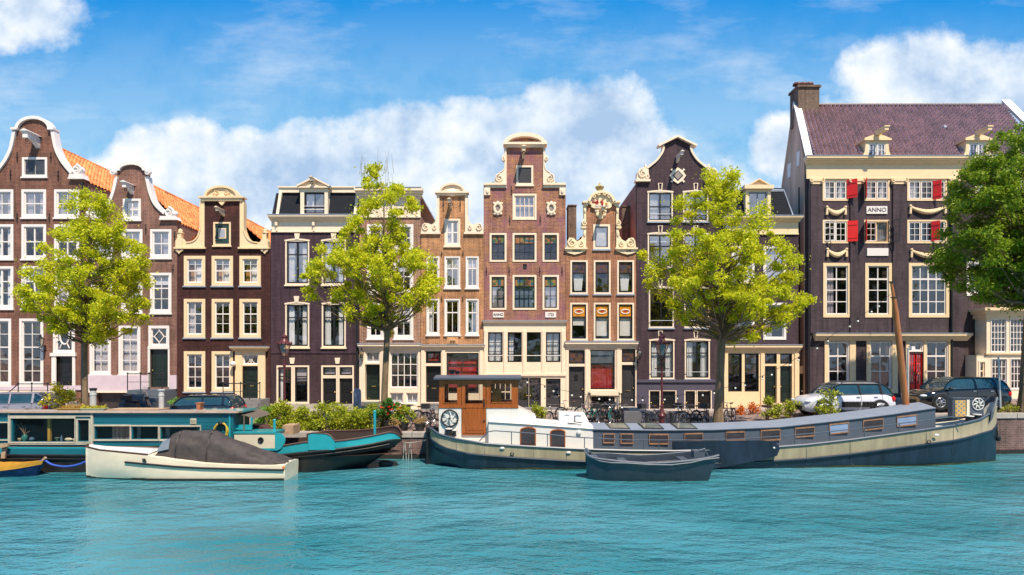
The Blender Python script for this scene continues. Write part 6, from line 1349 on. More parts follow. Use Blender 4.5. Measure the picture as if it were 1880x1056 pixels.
for px in (1136, 1198, 1260):
    xq = X(px, 25); y0 = ty(xq)-1.0; zt_ = Z(789.5, y0); xs = X(px, y0); q = MB(); q.add([(xs-.35, y0+.08, zt_+.045), (xs+.5, y0+.08, zt_+.045), (xs+.42, y0+.88, zt_+.2), (xs-.43, y0+.88, zt_+.2), (xs-.35, y0+.08, zt_-.02), (xs+.5, y0+.08, zt_-.02), (xs+.42, y0+.88, zt_+.1), (xs-.43, y0+.88, zt_+.1)], [(0, 1, 2, 3), (0, 4, 5, 1), (1, 5, 6, 2), (2, 6, 7, 3), (3, 7, 4, 0)])
    o = q.build('skylight', mat('dark_skylight_frame', (.03, .03, .03), .4), T); g = MB(); g.add([(xs-.29, y0+.13, zt_+.062), (xs+.43, y0+.13, zt_+.062), (xs+.36, y0+.82, zt_+.195), (xs-.36, y0+.82, zt_+.195)], [(0, 1, 2, 3)]); g.build('pane', mat('skylight_glass', (.16, .17, .15), .05, spec=1, var=.4, scale=2), o, recalc=False)
def rl(px, py, d=.06):
    x0 = X(px, 25.0); hw = 1.4; y = ty(x0)-hw+d; return (X(px, y), y, Z(py, y))
Rl = MB(); Rl.tube([rl(*p) for p in ((880, 810), (896, 793), (908, 791), (1000, 797), (1060, 803), (1160, 808), (1290, 808), (1360, 806), (1430, 801), (1520, 793), (1600, 784), (1690, 773), (1750, 765), (1758, 766), (1770, 779))], .022, 6)
for p, a, b in ((939, 794, 817), (1005, 798, 822), (1073, 804, 826), (1182, 808, 829), (1210, 808, 829), (1245, 808, 829), (1459, 799, 817), (1524, 792, 812), (1587, 785, 804), (1651, 777, 796)): Rl.tube([rl(p, a), rl(p, b)], .02, 5)
Rl.build('railing', BGREY, T, True)
def onh(px, py, d):
    x0 = X(px, 24.6); y = ty(x0)-1.42-d; return (X(px, y), Z(py, y), y)
LB = [(1236, 811), (1300, 810), (1400, 808), (1416, 810), (1426, 816), (1428, 824), (1423, 836), (1405, 842), (1360, 851), (1310, 861), (1300, 866), (1250, 866), (1236, 850)]
q = [onh(a, b, .05) for a, b in LB]; ym = sum(a[2] for a in q)/len(q); MB().prism([(a[0], a[1]) for a in q], ym-.06, ym+.03).build('leeboard', NAVY, T)
hd = MB(); p_ = onh(1419, 822, .14); hd.blob((p_[0], ym-.08, p_[1]), .05, 5); hd.build('leeboard_bolt', GALV, T)
for px, py in ((922, 823), (1044, 831), (1720, 799)):
    p_ = onh(px, py, .02); MB().blob((p_[0], p_[2], p_[1]), (.1, .03, .055), 6).build('fairlead', BWHITE, T)
for px, py in ((940, 834), (1705, 811)):
    p_ = onh(px, py, .03); MB().ring((p_[0], p_[2]-.01, p_[1]), .065, .02, 12, 5).build('porthole', IRON, T)
# foredeck
yy = 26.1; bx = MB().box(X(1749, yy), X(1806, yy), yy, yy+.3, Z(768, yy), Z(732, yy)); bx.box(X(1748, yy), X(1807, yy), yy-.03, yy+.33, Z(732, yy), Z(730, yy)); o = bx.build('deck_locker', BGREY, T)
dp = MB().box(X(1753, yy), X(1772, yy), yy-.03, yy, Z(765, yy), Z(735, yy)); dp.build('locker_panel', mat('ochre_panel', (.55, .36, .12), .5), o)
ck = MB()
for i in range(4):
    for j in range(7):
        if (i+j) % 2: xx, zz = X(1755+i*4.6, yy), Z(738+j*3.9, yy); ck.prism([(xx-.035, zz), (xx, zz+.04), (xx+.035, zz), (xx, zz-.04)], yy-.038, yy-.03)
ck.build('diamond_pattern', mat('blue_lozenge', (.1, .2, .4), .5), o); MB().box(X(1774, yy), X(1779, yy), yy-.035, yy, Z(766, yy), Z(734, yy)).build('locker_trim', CREAM2, o)
fn = MB()
for k in range(7): a = k*2*math.pi/7; fn.tube([(X(1795, yy)+r*math.cos(a+r*3), yy-.04, Z(742, yy)+r*math.sin(a+r*3)) for r in (.05, .1, .16, .22)], [.02, .035, .035, .015], 5)
fn.ring((X(1795, yy), yy-.03, Z(742, yy)), .25, .02, 20, 5); fn.build('fan_emblem', BWHITE, o, True)
bollard(1780, 764, 776, 25.9, T, .15); bollard(1794, 761, 771, 25.95, T, .15)
bk_ = MB(); pts = [(X(1805, 26.4), 25.9, Z(744, 26)), (X(1822, 26.4), 26.2, Z(734, 26.2)), (X(1830, 26.4), 26.5, Z(727, 26.5)), (X(1826, 26.6), 27.0, Z(728, 27)), (X(1810, 27), 27.4, Z(736, 27))]
bk_.loft([[(x, y, z) for x, y, z in pts], [(x-.1, y, z-.75) for x, y, z in pts]], cap=False, closed=False); bk_.build('bow_bulwark', BGREY, T)
mp = MB(); Ym = 26.35; mp.tube([(X(1664, Ym), Ym, Z(752, Ym)), (X(1652, Ym), Ym, Z(640, Ym)), (X(1645, Ym), Ym, Z(575, Ym)), (X(1641, Ym), Ym, Z(546, Ym))], [.14, .13, .11, .09], 10); mp.tube([(X(1641, Ym), Ym, Z(546, Ym)), (X(1636, Ym), Ym, Z(518, Ym))], [.07, .05], 8); mst = mp.build('mast', MASTW, T, True); MB().lathe((X(1636, Ym), Ym, Z(519, Ym)), [(.09, 0), (.09, .05)], 8).ring((X(1641, Ym), Ym, Z(546, Ym)), .12, .02, 10, 5, 'z').build('mast_fitting', IRON, mst)
an = MB(); ax = X(1829, 26.4); an.tube([(ax, 26.4, Z(778, 26.4)), (ax+.05, 26.35, Z(806, 26.4))], .03, 5); an.blob((ax+.05, 26.35, Z(804, 26.4)), (.1, .1, .16), 5); an.build('anchor', IRON, T)

# string of lights from wheelhouse to mast
sl = thing('string_lights', 'string of small round bulbs hanging from the wheelhouse roof up to the wooden mast', 'string lights', (X(1300, 25.6), 25.6, 1))
A = [(957, 692, 25.3), (1000, 708, 25.4), (1050, 720, 25.6), (1100, 727, 25.7), (1160, 729, 25.8), (1220, 728, 25.9), (1290, 720, 26), (1350, 707, 26.05), (1400, 690, 26.1), (1450, 665, 26.15), (1500, 634, 26.2), (1560, 594, 26.25), (1600, 567, 26.3), (1636, 540, 26.35)]
wp = curve([(X(a, c), c, Z(b, c)) for a, b, c in A], 3); MB().tube(wp, .011, 4).build('cable', IRON, sl)
for i in range(1, len(wp)-1, 1):
    if i % 3 == 2: continue
    p = wp[i]; o = MB().lathe((p[0], p[1], p[2]-.1), [(.028, 0), (.025, .1)], 6).build('bulb_socket', IRON, sl); MB().blob((p[0], p[1], p[2]-.14), .045, 5).build('bulb', mat('frosted_bulb', (.8, .76, .66), .25), o, True)

# --- small dark dinghy
D = thing('dinghy', 'small glossy dark blue grey dinghy moored alongside the long barge', 'dinghy', (X(1198, 22.5), 22.5, WATER))
dsh = [(1074, 827), (1078, 834), (1090, 840), (1130, 845), (1187, 849.5), (1240, 847), (1276, 843), (1305, 838), (1323, 833)]
def dy(x): return 22.55
ds_ = []
for px in [1075, 1077, 1081, 1088, 1100, 1120, 1150, 1190, 1230, 1265, 1290, 1306, 1318]:
    hw = .82*min(1, max(.02, (px-1074)/55)**.5)*(1-.12*sstep(1250, 1320, px)); x = X(px, dy(0)-hw*.9); zs = Z(interp(dsh, px), dy(0)-hw); xw = x if px < 1250 else x-(px-1250)*.0045
    ds_.append((x, hw, zs, zs-.12, WATER-.05, .55 if px > 1085 else .35))
mb = MB(); secs = []
for i, (x, hw, zs, zb, zk, fl) in enumerate(ds_):
    c = 22.55; k = i/(len(ds_)-1); xb_ = x-.33*sstep(.6, 1, k)+.06*(1-sstep(0, .2, k)); xi = x
    pr = [(0, zk-.3, 1), (hw*fl, zk-.15, 1), (hw*(fl+.2), zk+.1, .9), (hw*.93, (zk+zs)/2+.1, .5), (hw*1.0, zs-.1, .12), (hw*1.06, zs-.05, 0), (hw*1.06, zs, 0), (max(.01, hw-.07), zs+.01, 0), (max(.01, hw-.1), zs-.25, .2), (0, zs-.45, .3)]
    secs.append([(xi+(xb_-xi)*t, c-d, z) for d, z, t in pr]+[(xi+(xb_-xi)*t, c+d, z) for d, z, t in pr[::-1][1:-1]])
mb.loft(secs); mb.build('hull', DGUN, D, True)
g = MB().tube([(x, 22.55-hw*1.07, zs-.02) for (x, hw, zs, *_r) in ds_], .035, 6); g.tube([(x, 22.55+hw*1.07, zs-.02) for (x, hw, zs, *_r) in ds_], .035, 6); g.build('gunwale', mat('grey_rubber', (.16, .17, .2), .5), D, True)
r_ = MB(); r_.tube([(x, 22.55-hw*1.1, zs-.08-.03*math.sin(i*1.7)) for i, (x, hw, zs, *_r) in enumerate(ds_)], .016, 5); r_.build('grab_line', mat('grey_line', (.3, .3, .32), .7), D)
e = MB(); xt = ds_[-1][0]; e.box(xt-.75, xt-.35, 22.3, 22.7, Z(840, 22.5), Z(832, 22.5)+.1); e.tube([(xt-.7, 22.35, Z(834, 22.5)+.1), (xt-.4, 22.3, Z(829, 22.5)+.1), (xt-.2, 22.4, Z(836, 22.5))], .04, 6); e.build('engine_box', BGREY, D)
sb_ = MB(); sb_.tube([(ds_[2][0], 22.3, ds_[2][2]+.05), (ds_[1][0], 22.5, ds_[1][2]+.14), (ds_[3][0], 22.7, ds_[3][2]+.04)], .05, 6); sb_.box(ds_[3][0], ds_[4][0], 22.3, 22.8, ds_[4][2]-.1, ds_[4][2]+.0); sb_.build('bow_fitting', BGREY, D)
th = MB(); [th.box(x-.15, x+.15, 22.0, 23.1, zs-.15, zs-.1) for (x, hw, zs, *_r) in (ds_[6], ds_[9])]; th.build('thwart', BGREY, D)

# --- the teal houseboat and its turquoise bow
def hy(x): return 25.0
B = thing('houseboat', 'teal boarded houseboat on a black hull with a turquoise open bow at its right end', 'houseboat', (X(350, 24), 25, WATER))
hs = [(-60, 820), (300, 822), (430, 824), (500, 822), (560, 812), (615, 811), (660, 805), (685, 800), (719, 793), (730, 797), (736, 804)]
hb_ = [(-60, 836), (400, 838), (496, 838), (549, 833), (613, 827), (676, 818), (719, 809), (736, 809)]
ps = []
for px in [-70, 0, 100, 200, 300, 400, 470, 520, 560, 600, 630, 655, 680, 700, 715, 725, 732, 736]:
    hw = 1.35*min(1, max(.0, (737-px)/130)**.5)
    y0 = 25.0-hw; fl = .97-.55*sstep(560, 736, px); ps.append((X(px, y0), hw, Z(interp(hs, px), y0), Z(interp(hb_, px), y0), WATER-.05, max(.25, fl)))
# a raking stem: pull the lower skin back
def rake(o, xs, amt, z0, z1):
    for v in o.data.vertices:
        wx_ = v.co.x+BASE[o.name][0]; wz_ = v.co.z+BASE[o.name][2]
        if wx_ > xs: v.co.x -= (wx_-xs)*amt*max(0, min(1, (z1-wz_)/(z1-z0)))
o = mkhull(ps, hy, [TARH, TURQ, mat('dark_hold', (.05, .028, .022), .7), mat('dark_hold', (.05, .028, .022), .7)], B); rake(o, X(560, 24), .42, WATER, -.35)
stt = MB(); stt.tube([(x, 25-hw*1.03, zb+.02) for (x, hw, zs, zb, zk, fl) in ps], .05, 6); stt.tube([(x, 25-hw*1.02, zb-.13) for (x, hw, zs, zb, zk, fl) in ps[:-3]], .03, 6); o = stt.build('rubbing_strake', TARH, B, True); rake(o, X(560, 24), .42, WATER, -.35)
gw = MB().tube([(x, 25-hw, zs+.01) for (x, hw, zs, *_r) in ps if x > X(520, 24)], .035, 6); gw.tube([(x, 25+hw, zs+.12) for (x, hw, zs, *_r) in ps if x > X(520, 24)], .04, 6); gw.build('gunwale', mat('rust_brown_rail', (.1, .05, .035), .6), B, True)
fb = MB(); far = [(x, 25+hw-.02, zs) for (x, hw, zs, *_r) in ps if x > X(500, 24)]; fb.loft([[(x, y, z-.3) for x, y, z in far], [(x, y, z+.14) for x, y, z in far]], cap=False, closed=False); fb.build('far_bulwark', MATS['dark_hold'], B)
dk = MB(); dk.loft([[(x, 25-hw+.05, min(zs-.38, Z(836, 24))), (x, 25+hw-.05, min(zs-.38, Z(836, 24)))] for (x, hw, zs, *_r) in ps if x > X(420, 24)], cap=False, closed=False); dk.build('deck', MATS['dark_hold'], B)
Yh = 23.75
def ax_(p): return X(p, Yh)
def az(p): return Z(p, Yh)
wins = [(23, 137, 768, 811), (144, 164, 772, 810), (175, 238, 782, 806), (243, 290, 783, 806), (296, 365, 784, 806), (-12, 15, 777, 806)]
Hh = MB(); panel(Hh, ax_(-75), ax_(428), az(819), az(757), Yh, [(ax_(a), ax_(b), az(d), az(c)) for a, b, c, d in wins], .12)
Hh.box(ax_(428)-.12, ax_(428), Yh+.12, 25.1, az(800), az(757)-.04); Hh.box(ax_(-75), ax_(428), 25.1, 25.22, az(819), az(757)-.12)
hs_ = Hh.build('cabin_wall', TEAL, B)
bd = MB(); [bd.box(ax_(a), ax_(b), Yh-.006, Yh, az(y+.4), az(y-.1)) for a, b in ((-75, 17), (172, 427)) for y in (763, 769, 775)]; [bd.box(ax_(372), ax_(427), Yh-.006, Yh, az(y+.4), az(y-.1)) for y in (782, 788, 794, 800, 806, 812)]; bd.build('board_joints', mat('teal_joint', (.005, .05, .07), .6), hs_)
rf_ = MB(); rf_.loft([[(ax_(-80), Yh-.12, az(757.5)), (ax_(-80), Yh-.1, az(754.5)), (ax_(-80), 24.6, az(755)), (ax_(-80), 25.3, az(756)-.1), (ax_(-80), 25.3, az(758)-.1)], [(ax_(440), Yh-.12, az(758)), (ax_(440), Yh-.1, az(755.5)), (ax_(437), 24.6, az(755.5)), (ax_(434), 25.3, az(756.5)-.1), (ax_(434), 25.3, az(758.5)-.1)]]); rf_.build('roof', mat('grey_felt_roof', (.33, .25, .2), .9, var=.3, scale=2), B)
FW = MB()
def frame(a, b, c, d, w=3): FW.stroke([(ax_(a), az(d)), (ax_(a), az(c)), (ax_(b), az(c)), (ax_(b), az(d))], w*Yh/FPX, Yh-.05, Yh+.1, closed=True)
frame(20, 139, 766.5, 813, 3.6); frame(142.5, 166, 770, 812, 3.4); frame(18.5, 171.5, 763.5, 815, 2.5); frame(173, 240, 781, 808); frame(241, 292, 781.5, 808, 2.6); frame(294, 369, 782, 808); frame(-14, 17, 775.5, 808, 2.6)
FW.box(ax_(168), ax_(171), Yh-.052, Yh+.02, az(816), az(759)); FW.box(ax_(16.5), ax_(19), Yh-.054, Yh+.02, az(816), az(759)); wf = FW.build('window_frame', FRAMEW, B)
[MB().box(ax_(a), ax_(b), Yh+.06, Yh+.07, az(d), az(c)).build('pane', BG, wf) for a, b, c, d in wins]
MB().box(ax_(-70), ax_(425), Yh+1.0, Yh+1.05, az(819), az(760)).build('dark_room_backing', mat('painted_dim_cabin', (.07, .045, .03), .9, var=.4, scale=1), B)  # cabin gloom is painted into this backing sheet
cu = MB()
for a, b in ((198, 222), (222, 238)):
    n = 12; cu.loft([[(ax_(a+(b-a)*i/n), Yh+.25+.03*math.sin(i*2), az(y)) for i in range(n+1)] for y in (782, 807)], cap=False, closed=False)
cu.build('curtain', mat('striped_curtain', (.5, .3, .26), .9, var=.5, scale=5, stretch=(6, 1, .1)), B, True)
cu = MB()
for a, b in ((244, 252), (282, 290), (297, 306), (355, 365)):
    n = 5; cu.loft([[(ax_(a+(b-a)*i/n), Yh+.25+.03*math.sin(i*2), az(y)) for i in range(n+1)] for y in (783, 807)], cap=False, closed=False)
cu.build('curtain', mat('blue_grey_curtain', (.2, .25, .3), .9, var=.3, scale=5), B, True)
MB().box(ax_(80), ax_(84.5), Yh+.2, Yh+.3, az(811), az(768)).build('window_post', mat('yellow_post', (.6, .36, .05), .5), B)
def sill_thing(name, label, px, prof, m, py=811):
    x = ax_(px); o = thing(name, label, name.replace('_', ' '), (x, Yh+.2, az(py))); MB().lathe((x, Yh+.2, az(py)), prof, 12).build('body', m, o, True); return o
sill_thing('vase', 'teal vase of dry twigs inside the big houseboat window', 38, [(.07, 0), (.11, .1), (.1, .2), (.07, .25)], mat('teal_glaze', (.05, .22, .22), .3))
tw = MB(); v0 = bpy.data.objects['vase']
for dx, dz in ((-.3, .42), (-.15, .5), (-.22, .3), (.05, .35), (.2, .15)): tw.tube([(ax_(38), Yh+.2, az(811)+.22), (ax_(38)+dx*.5, Yh+.2, az(811)+.25+dz*.6), (ax_(38)+dx, Yh+.2, az(811)+.25+dz)], .009, 4)
tw.build('twigs', BWOOD, v0)
sill_thing('bowl', 'small cream bowl left of the vase in the houseboat window', 29, [(.04, 0), (.08, .08), (.085, .11)], CREAM)
sill_thing('vase', 'round blue jar right of the twig vase in the houseboat window', 51, [(.05, 0), (.09, .06), (.08, .12), (.04, .15)], mat('blue_glaze', (.12, .2, .32), .3))
sill_thing('bowl', 'pale green bowl right of the yellow post in the houseboat window', 98, [(.03, 0), (.05, .05), (.1, .14)], mat('green_glaze', (.3, .4, .28), .3))
sill_thing('bottle', 'slim blue bottle between the bowl and the fish in the houseboat window', 106, [(.04, 0), (.04, .14), (.015, .19), (.015, .24)], MATS['blue_glaze'])
fsh = thing('fish_figure', 'cream fish shaped ornament at the right of the houseboat window', 'ornament', (ax_(119), Yh+.2, az(811))); MB().blob((ax_(119), Yh+.2, az(808)), (.16, .04, .07), 7).prism([(ax_(126), az(808)), (ax_(129.5), az(805.5)), (ax_(129.5), az(810.5))], Yh+.18, Yh+.22).build('body', CREAM2, fsh, True)
vg = MB().box(ax_(350), ax_(361), Yh-.04, Yh, az(779), az(768.5)); [vg.box(ax_(351), ax_(360), Yh-.055, Yh-.041, az(y+1), az(y)) for y in (770, 772.3, 774.6, 776.9)]; vg.build('vent_grille', FRAMEW, B)
hose = thing('garden_hose', 'coil of yellow garden hose hanging on the teal boards', 'hose', (ax_(408), Yh-.1, az(790)))
hp_ = []
for i in range(150): a = i*.42; r = 1+.09*math.sin(i*.9); hp_.append((ax_(408)+.25*r*math.cos(a), Yh-.1-.05*math.sin(i*.37), az(791)+.33*r*math.sin(a)))
hp_ += [(ax_(419), Yh-.1, az(796)), (ax_(420), Yh-.1, az(808))]; MB().tube(hp_, .018, 5).build('coil', mat('yellow_hose', (.62, .45, .06), .4), hose, True); MB().blob((ax_(408), Yh-.1, az(777)), (.13, .1, .09), 6).build('hook', IRON, hose)
# low lid, post, aft cabin side, roof of the forward hood
ld = MB(); ld.loft([[(X(348, 25), 24.4, Z(757, 24.4)), (X(348, 25), 25.3, Z(757, 24.4)), (X(352, 25), 25.3, Z(754, 24.4)), (X(352, 25), 24.4, Z(754, 24.4))], [(X(458, 24.6), 24.1, Z(755.5, 24.4)), (X(458, 24.6), 25.3, Z(755.5, 24.4)), (X(458, 24.6), 25.3, Z(752.5, 24.4)), (X(458, 24.6), 24.1, Z(752.5, 24.4))]]); ld.build('roof_lid', TURQ, B)
hd = MB(); zz = Z(766, 24.2)
for i in range(9): pass
hd.loft([[(X(428, 24.3), 24.0, Z(760, 24)), (X(428, 24.3), 25.8, Z(758, 24))], [(X(450, 24.3), 24.0, Z(762, 24)), (X(450, 24.3), 25.8, Z(759, 24))], [(X(462, 24.3), 24.0, Z(765, 24)), (X(462, 24.3), 25.8, Z(762, 24))], [(X(469, 24.3), 24.0, Z(771, 24)), (X(469, 24.3), 25.8, Z(768, 24))]], cap=False, closed=False); hd.build('hood_roof', mat('brown_hood', (.13, .1, .08), .7), B)
hd = MB(); hd.box(X(428, 24), X(462, 24), 24.0, 24.08, Z(789, 24), Z(780, 24)); hd.box(X(460, 24), X(463, 24), 24.0, 24.08, Z(780, 24), Z(766, 24)); hd.box(X(426, 24), X(429, 24), Yh-.03, Yh+.05, az(818), az(757)); hd.build('hood_trim', TURQ, B); MB().tube([(X(450, 24), 23.9, Z(763, 24)), (X(450, 24), 23.9, Z(796, 24))], .03, 6).build('hood_post', mat('brown_hood', (0, 0, 0)), B)
hh = MB(); hh.prism([(X(465+35*math.cos(math.radians(a))*.85, 25), Z(798-19*math.sin(math.radians(a)), 25)) for a in range(0, 181, 15)], 24.9, 25.6); hh.build('wheel_cover', mat('purple_brown_cover', (.09, .035, .035), .4), B)
sd = MB(); Ys = 23.62; sx_ = lambda p: X(p, Ys); sz_ = lambda p: Z(p, Ys)
sd.box(sx_(430), sx_(505), Ys, Ys+1.0, sz_(823), sz_(796)); sd.build('side_cabin', mat('cream_panel', (.62, .56, .42), .5, var=.08), B)
tt = MB(); tt.box(sx_(429), sx_(506), Ys-.03, Ys+1.0, sz_(796), sz_(793)); tt.prism([(sx_(x), sz_(y)) for x, y in curve([(505, 795), (515, 796), (522, 803), (523, 812), (516, 823), (508, 827), (496, 827)], 4)]+[(sx_(496), sz_(823)), (sx_(505), sz_(823))], Ys-.02, Ys+.06); tt.box(sx_(425), sx_(505), Ys-.03, Ys+.02, sz_(827), sz_(823)); tt.build('side_cabin_trim', TURQ, B)
MB().ring((sx_(479), Ys-.02, sz_(808)), .09, .03, 16, 6).lathe((sx_(479), Ys-.01, sz_(808)), [(.09, 0), (.085, -.005)], 14, axis='y').build('porthole', IRON, B)
st2 = MB(); q = [(566, 826), (566, 797), (574, 794.5), (598, 796), (608, 800), (614, 808), (615, 826)]; st2.prism([(sx_(x), sz_(y)) for x, y in q], Ys-.02, Ys+.05); st2.build('boarding_gate', TURQ, B); MB().tube([(sx_(x), Ys-.02, sz_(y)) for x, y in q[1:6]], .025, 5).build('gate_rim', MATS['rust_brown_rail'], B)
for p, a, b in ((504, 772, 800), (688, 756, 800)):
    MB().tube([(X(p, 24.4), 24.4, Z(b, 24.4)), (X(p, 24.4), 24.4, Z(a, 24.4))], .055, 8).blob((X(p, 24.4), 24.4, Z(a, 24.4)), .07, 5).build('mooring_post', TURQ, B, True)
MB().box(X(512, 25), X(532, 25), 25.4, 26.2, Z(800, 25), Z(783, 25)).build('deck_box', BWOOD, B); MB().box(X(10, Yh), X(160, Yh), 23.6, 23.62, Z(834, Yh), Z(823, Yh)).build('hull_stripe', TEAL, B)
for px, y0, y1 in ((171, 713, 752), (296.5, 713, 758)):
    x = X(px, 24.7); w = thing('stove_pipe', {171: 'steel stove pipe with dark cowl on the houseboat roof, beside the tree trunk', 296.5: 'plain steel stove pipe with flat cap on the houseboat roof, left of the dark car'}[px], 'stove pipe', (x, 24.7, Z(y1, 24.7)), 'stove pipes on the houseboat')
    zz0, zz1 = Z(y1, 24.7)-.1, Z(y0, 24.7); r = .115 if px < 200 else .1
    MB().lathe((x, 24.7, zz0), [(r*1.3, 0), (r, .03), (r, (zz1-zz0)*.7), (r*1.15, (zz1-zz0)*.71), (r*1.15, (zz1-zz0)*.76), (r, (zz1-zz0)*.77), (r, (zz1-zz0)*.92)], 14).build('pipe', GALV, w, True)
    MB().lathe((x, 24.7, zz1-.09), ([(r*1.1, 0), (r*1.15, .05), (r*1.25, .09), (r*.9, .1)] if px < 200 else [(r*1.4, 0), (r*1.4, .04), (r*1.2, .05)]), 12).build('cowl', IRON if px < 200 else GALV, w)
def rbox(name, label, px0, px1, py0, py1, Y0, Y1, m, cat, lf=None):
    o = thing(name, label, cat, (X((px0+px1)/2, Y0), Y0, Z(py1, Y0))); a, b, c, d = X(px0, Y0), X(px1, Y0), Z(py1, Y0), Z(py0, Y0)
    MB().prism([(a+.04, c), (b-.04, c), (b, d), (a, d)], Y0, Y1).box(a-.02, b+.02, Y0-.02, Y1+.02, d, d+.03).build('trough', m, o)
    if lf: leaf_mesh('plants', [(a+(b-a)*(i+.5)/8, (Y0+Y1)/2, d+.06) for i in range(8)], [.12]*8, 50, .035, lf, o, int(px0))
    return o
rbox('planter', 'long sage green planter with yellow sedum on the houseboat roof', 148, 190, 751.5, 757, 24.0, 24.3, mat('sage_paint', (.3, .36, .24), .6), 'planter', LF4)
rbox('planter', 'low box of dried yellow sedum at the left of the houseboat roof', 104, 146, 751, 757, 24.05, 24.5, MATS['straw'], 'planter', leaves('sedum', (.5, .3, .03), (.65, .45, .08)))
rbox('deck_board', 'stack of weathered boards lying on the houseboat roof', 196, 290, 753, 757, 24.2, 25.0, BWOOD, 'boards')
rbox('flower_pot', 'terracotta pot on the houseboat roof before the dark car', 360, 368, 741, 754, 24.4, 24.7, tpot, 'flower pot')
# mooring bits and the floating fender
fd = thing('float', 'dark round float in the water under the turquoise bow', 'float', (X(708, 25), 25, WATER)); MB().blob((X(708, 25.3), 25.3, WATER+.08), (.32, .2, .14), 7).build('body', mat('grubby_rubber', (.05, .055, .06), .6), fd, True)

# --- white sloop with a charcoal cover
Sl = thing('motor_sloop', 'cream white motor sloop under a charcoal canvas cover beside the houseboat', 'sloop', (X(352, 22.8), 22.9, WATER))
ssh = [(157, 822), (180, 828), (220, 832), (281, 838), (347, 849), (400, 853), (440, 854), (519, 855), (530, 851)]
sc_ = 22.75; ss = []
for px in [157.5, 159, 163, 170, 182, 200, 230, 270, 320, 370, 420, 470, 505, 521]:
    hw = .78*min(1, max(.02, (px-157)/95)**.5)*(1-.1*sstep(420, 521, px)); y0 = sc_-hw; ss.append((X(px, y0), hw, Z(interp(ssh, px), y0), px))
mb = MB(); secs = []
for (x, hw, zs, px) in ss:
    fl = .55+.35*sstep(170, 300, px); zk = WATER-.02
    pr = [(0, zk-.35), (hw*fl*.8, zk-.2), (hw*fl, zk), (hw*(fl*.4+.6), zk+.18), (hw*.99, (zk+zs)/2+.1), (hw, zs), (max(.01, hw-.09), zs+.015), (0, zs+.05)]
    secs.append([(x, sc_-d, z) for d, z in pr]+[(x, sc_+d, z) for d, z in pr[::-1][1:-1]])
tr_x = secs[-1]; secs.append([(x+.04, y, z) for x, y, z in tr_x])
mb.loft(secs); mb.build('hull', HWHITE, Sl, True)
rs = MB().tube([(x, sc_-hw-.02, Z(interp([(215, 847), (300, 855), (350, 859), (519, 863)], px), sc_-hw)) for (x, hw, zs, px) in ss if px > 225], .04, 6); rs.build('rubbing_strake', mat('black_rubber', (.012, .012, .014), .5), Sl, True)
bt = MB().loft([[(x, sc_-hw*(.57+.35*sstep(170, 300, px))-.02, WATER-.02), (x, sc_-hw*(.6+.35*sstep(170, 300, px))-.025, WATER+.09)] for (x, hw, zs, px) in ss], cap=False, closed=False); bt.build('boot_top', mat('dark_antifoul', (.02, .025, .02), .6), Sl)
nm = MB(); [nm.box(X(262+i*1, 22), X(268+i*1.0, 22), sc_-.78-.035, sc_-.78+.1, Z(843+i*2.2, 22), Z(842+i*2.2, 22)) for i in range(3)]; nm.build('hull_vent', MATS['black_rubber'], Sl)
cvr = MB(); csx = [(281, 838, 835, .66), (290, 840, 815, .64), (300, 842, 800, .6), (323, 845, 791, .62), (350, 849, 790.5, .62), (380, 852, 792, .62), (415, 853, 808, .66), (450, 854, 822, .68), (485, 854.5, 832, .66), (512, 855, 842, .6), (526, 853, 848, .5)]
secs = []; csx0 = csx; csx = []
for q in range(31):
    p = 281+245*q/30; csx.append((p,)+tuple(interp([(r[0], r[j]) for r in csx0], p) for j in (1, 2, 3)))
for px, pe, pt, hw in csx:
    y0 = sc_-hw; x = X(px, y0); ze = Z(pe, y0); zt_ = Z(pt, sc_); row = []
    for i in range(25):
        a = math.pi*i/24; fd = abs(math.sin(i*.55+px*.035))**.5*abs(math.sin(i*.21-px*.055+.6))**.5; cr_ = (.1*fd-.05)*math.sin(a)**.3+.008*math.sin(i*1.7+px*.4); row.append((x, sc_-hw*math.copysign(abs(math.cos(a))**.75, math.cos(a))-cr_, ze+(zt_-ze)*math.sin(a)**.95+cr_*math.sin(a)))
    secs.append(row)
cvr.loft(secs, closed=False, cap=False); cvr.build('canvas_cover', CANV, Sl, True)
for p in (5, 12): MB().tube([tuple(Vector(v)+Vector((0, -.01, .012))) for v in secs[p]], .02, 5).build('cover_seam', MATS['black_rubber'], Sl)
pw = MB(); mixv = lambda i, j, t: tuple(Vector(secs[i][j]).lerp(Vector(secs[i+1][j]), t)+Vector((-.05, -.07, .03))); pw.add([mixv(1, 3, .2), mixv(3, 3, .8), mixv(3, 7, .8), mixv(2, 7, .2)], [(0, 1, 2, 3)]); pw.build('cover_window', mat('clear_vinyl', (.18, .2, .23), .15, spec=1), Sl, recalc=False)
dd = MB(); dd.loft([[(x, sc_-hw+.09, zs+.04), (x, sc_, zs+.12), (x, sc_+hw-.09, zs+.04)] for (x, hw, zs, px) in ss if px < 300], cap=False, closed=False); dd.build('foredeck', BWHITE, Sl)
hc = MB(); hc.box(X(216, 22.6), X(280, 22.6), 22.5, 23.1, Z(833, 22.6), Z(829, 22.6)+.02); hc.build('foredeck_hatch', CANV, Sl)
cr = MB(); cr.tube([(x, sc_-hw+.03, zs+.04) for (x, hw, zs, px) in ss if px < 285], .035, 6); cr.tube([(x, sc_+hw-.03, zs+.04) for (x, hw, zs, px) in ss if px < 285], .035, 6); cr.build('toe_rail', mat('dark_wood_rail', (.08, .04, .02), .5), Sl, True)
bw = MB(); bw.tube([(X(158, 22.7), sc_, Z(826, 22.7)), (X(160, 22.7), sc_, Z(816, 22.7))], .06, 6); bw.build('stem_post', MATS['dark_wood_rail'], Sl)
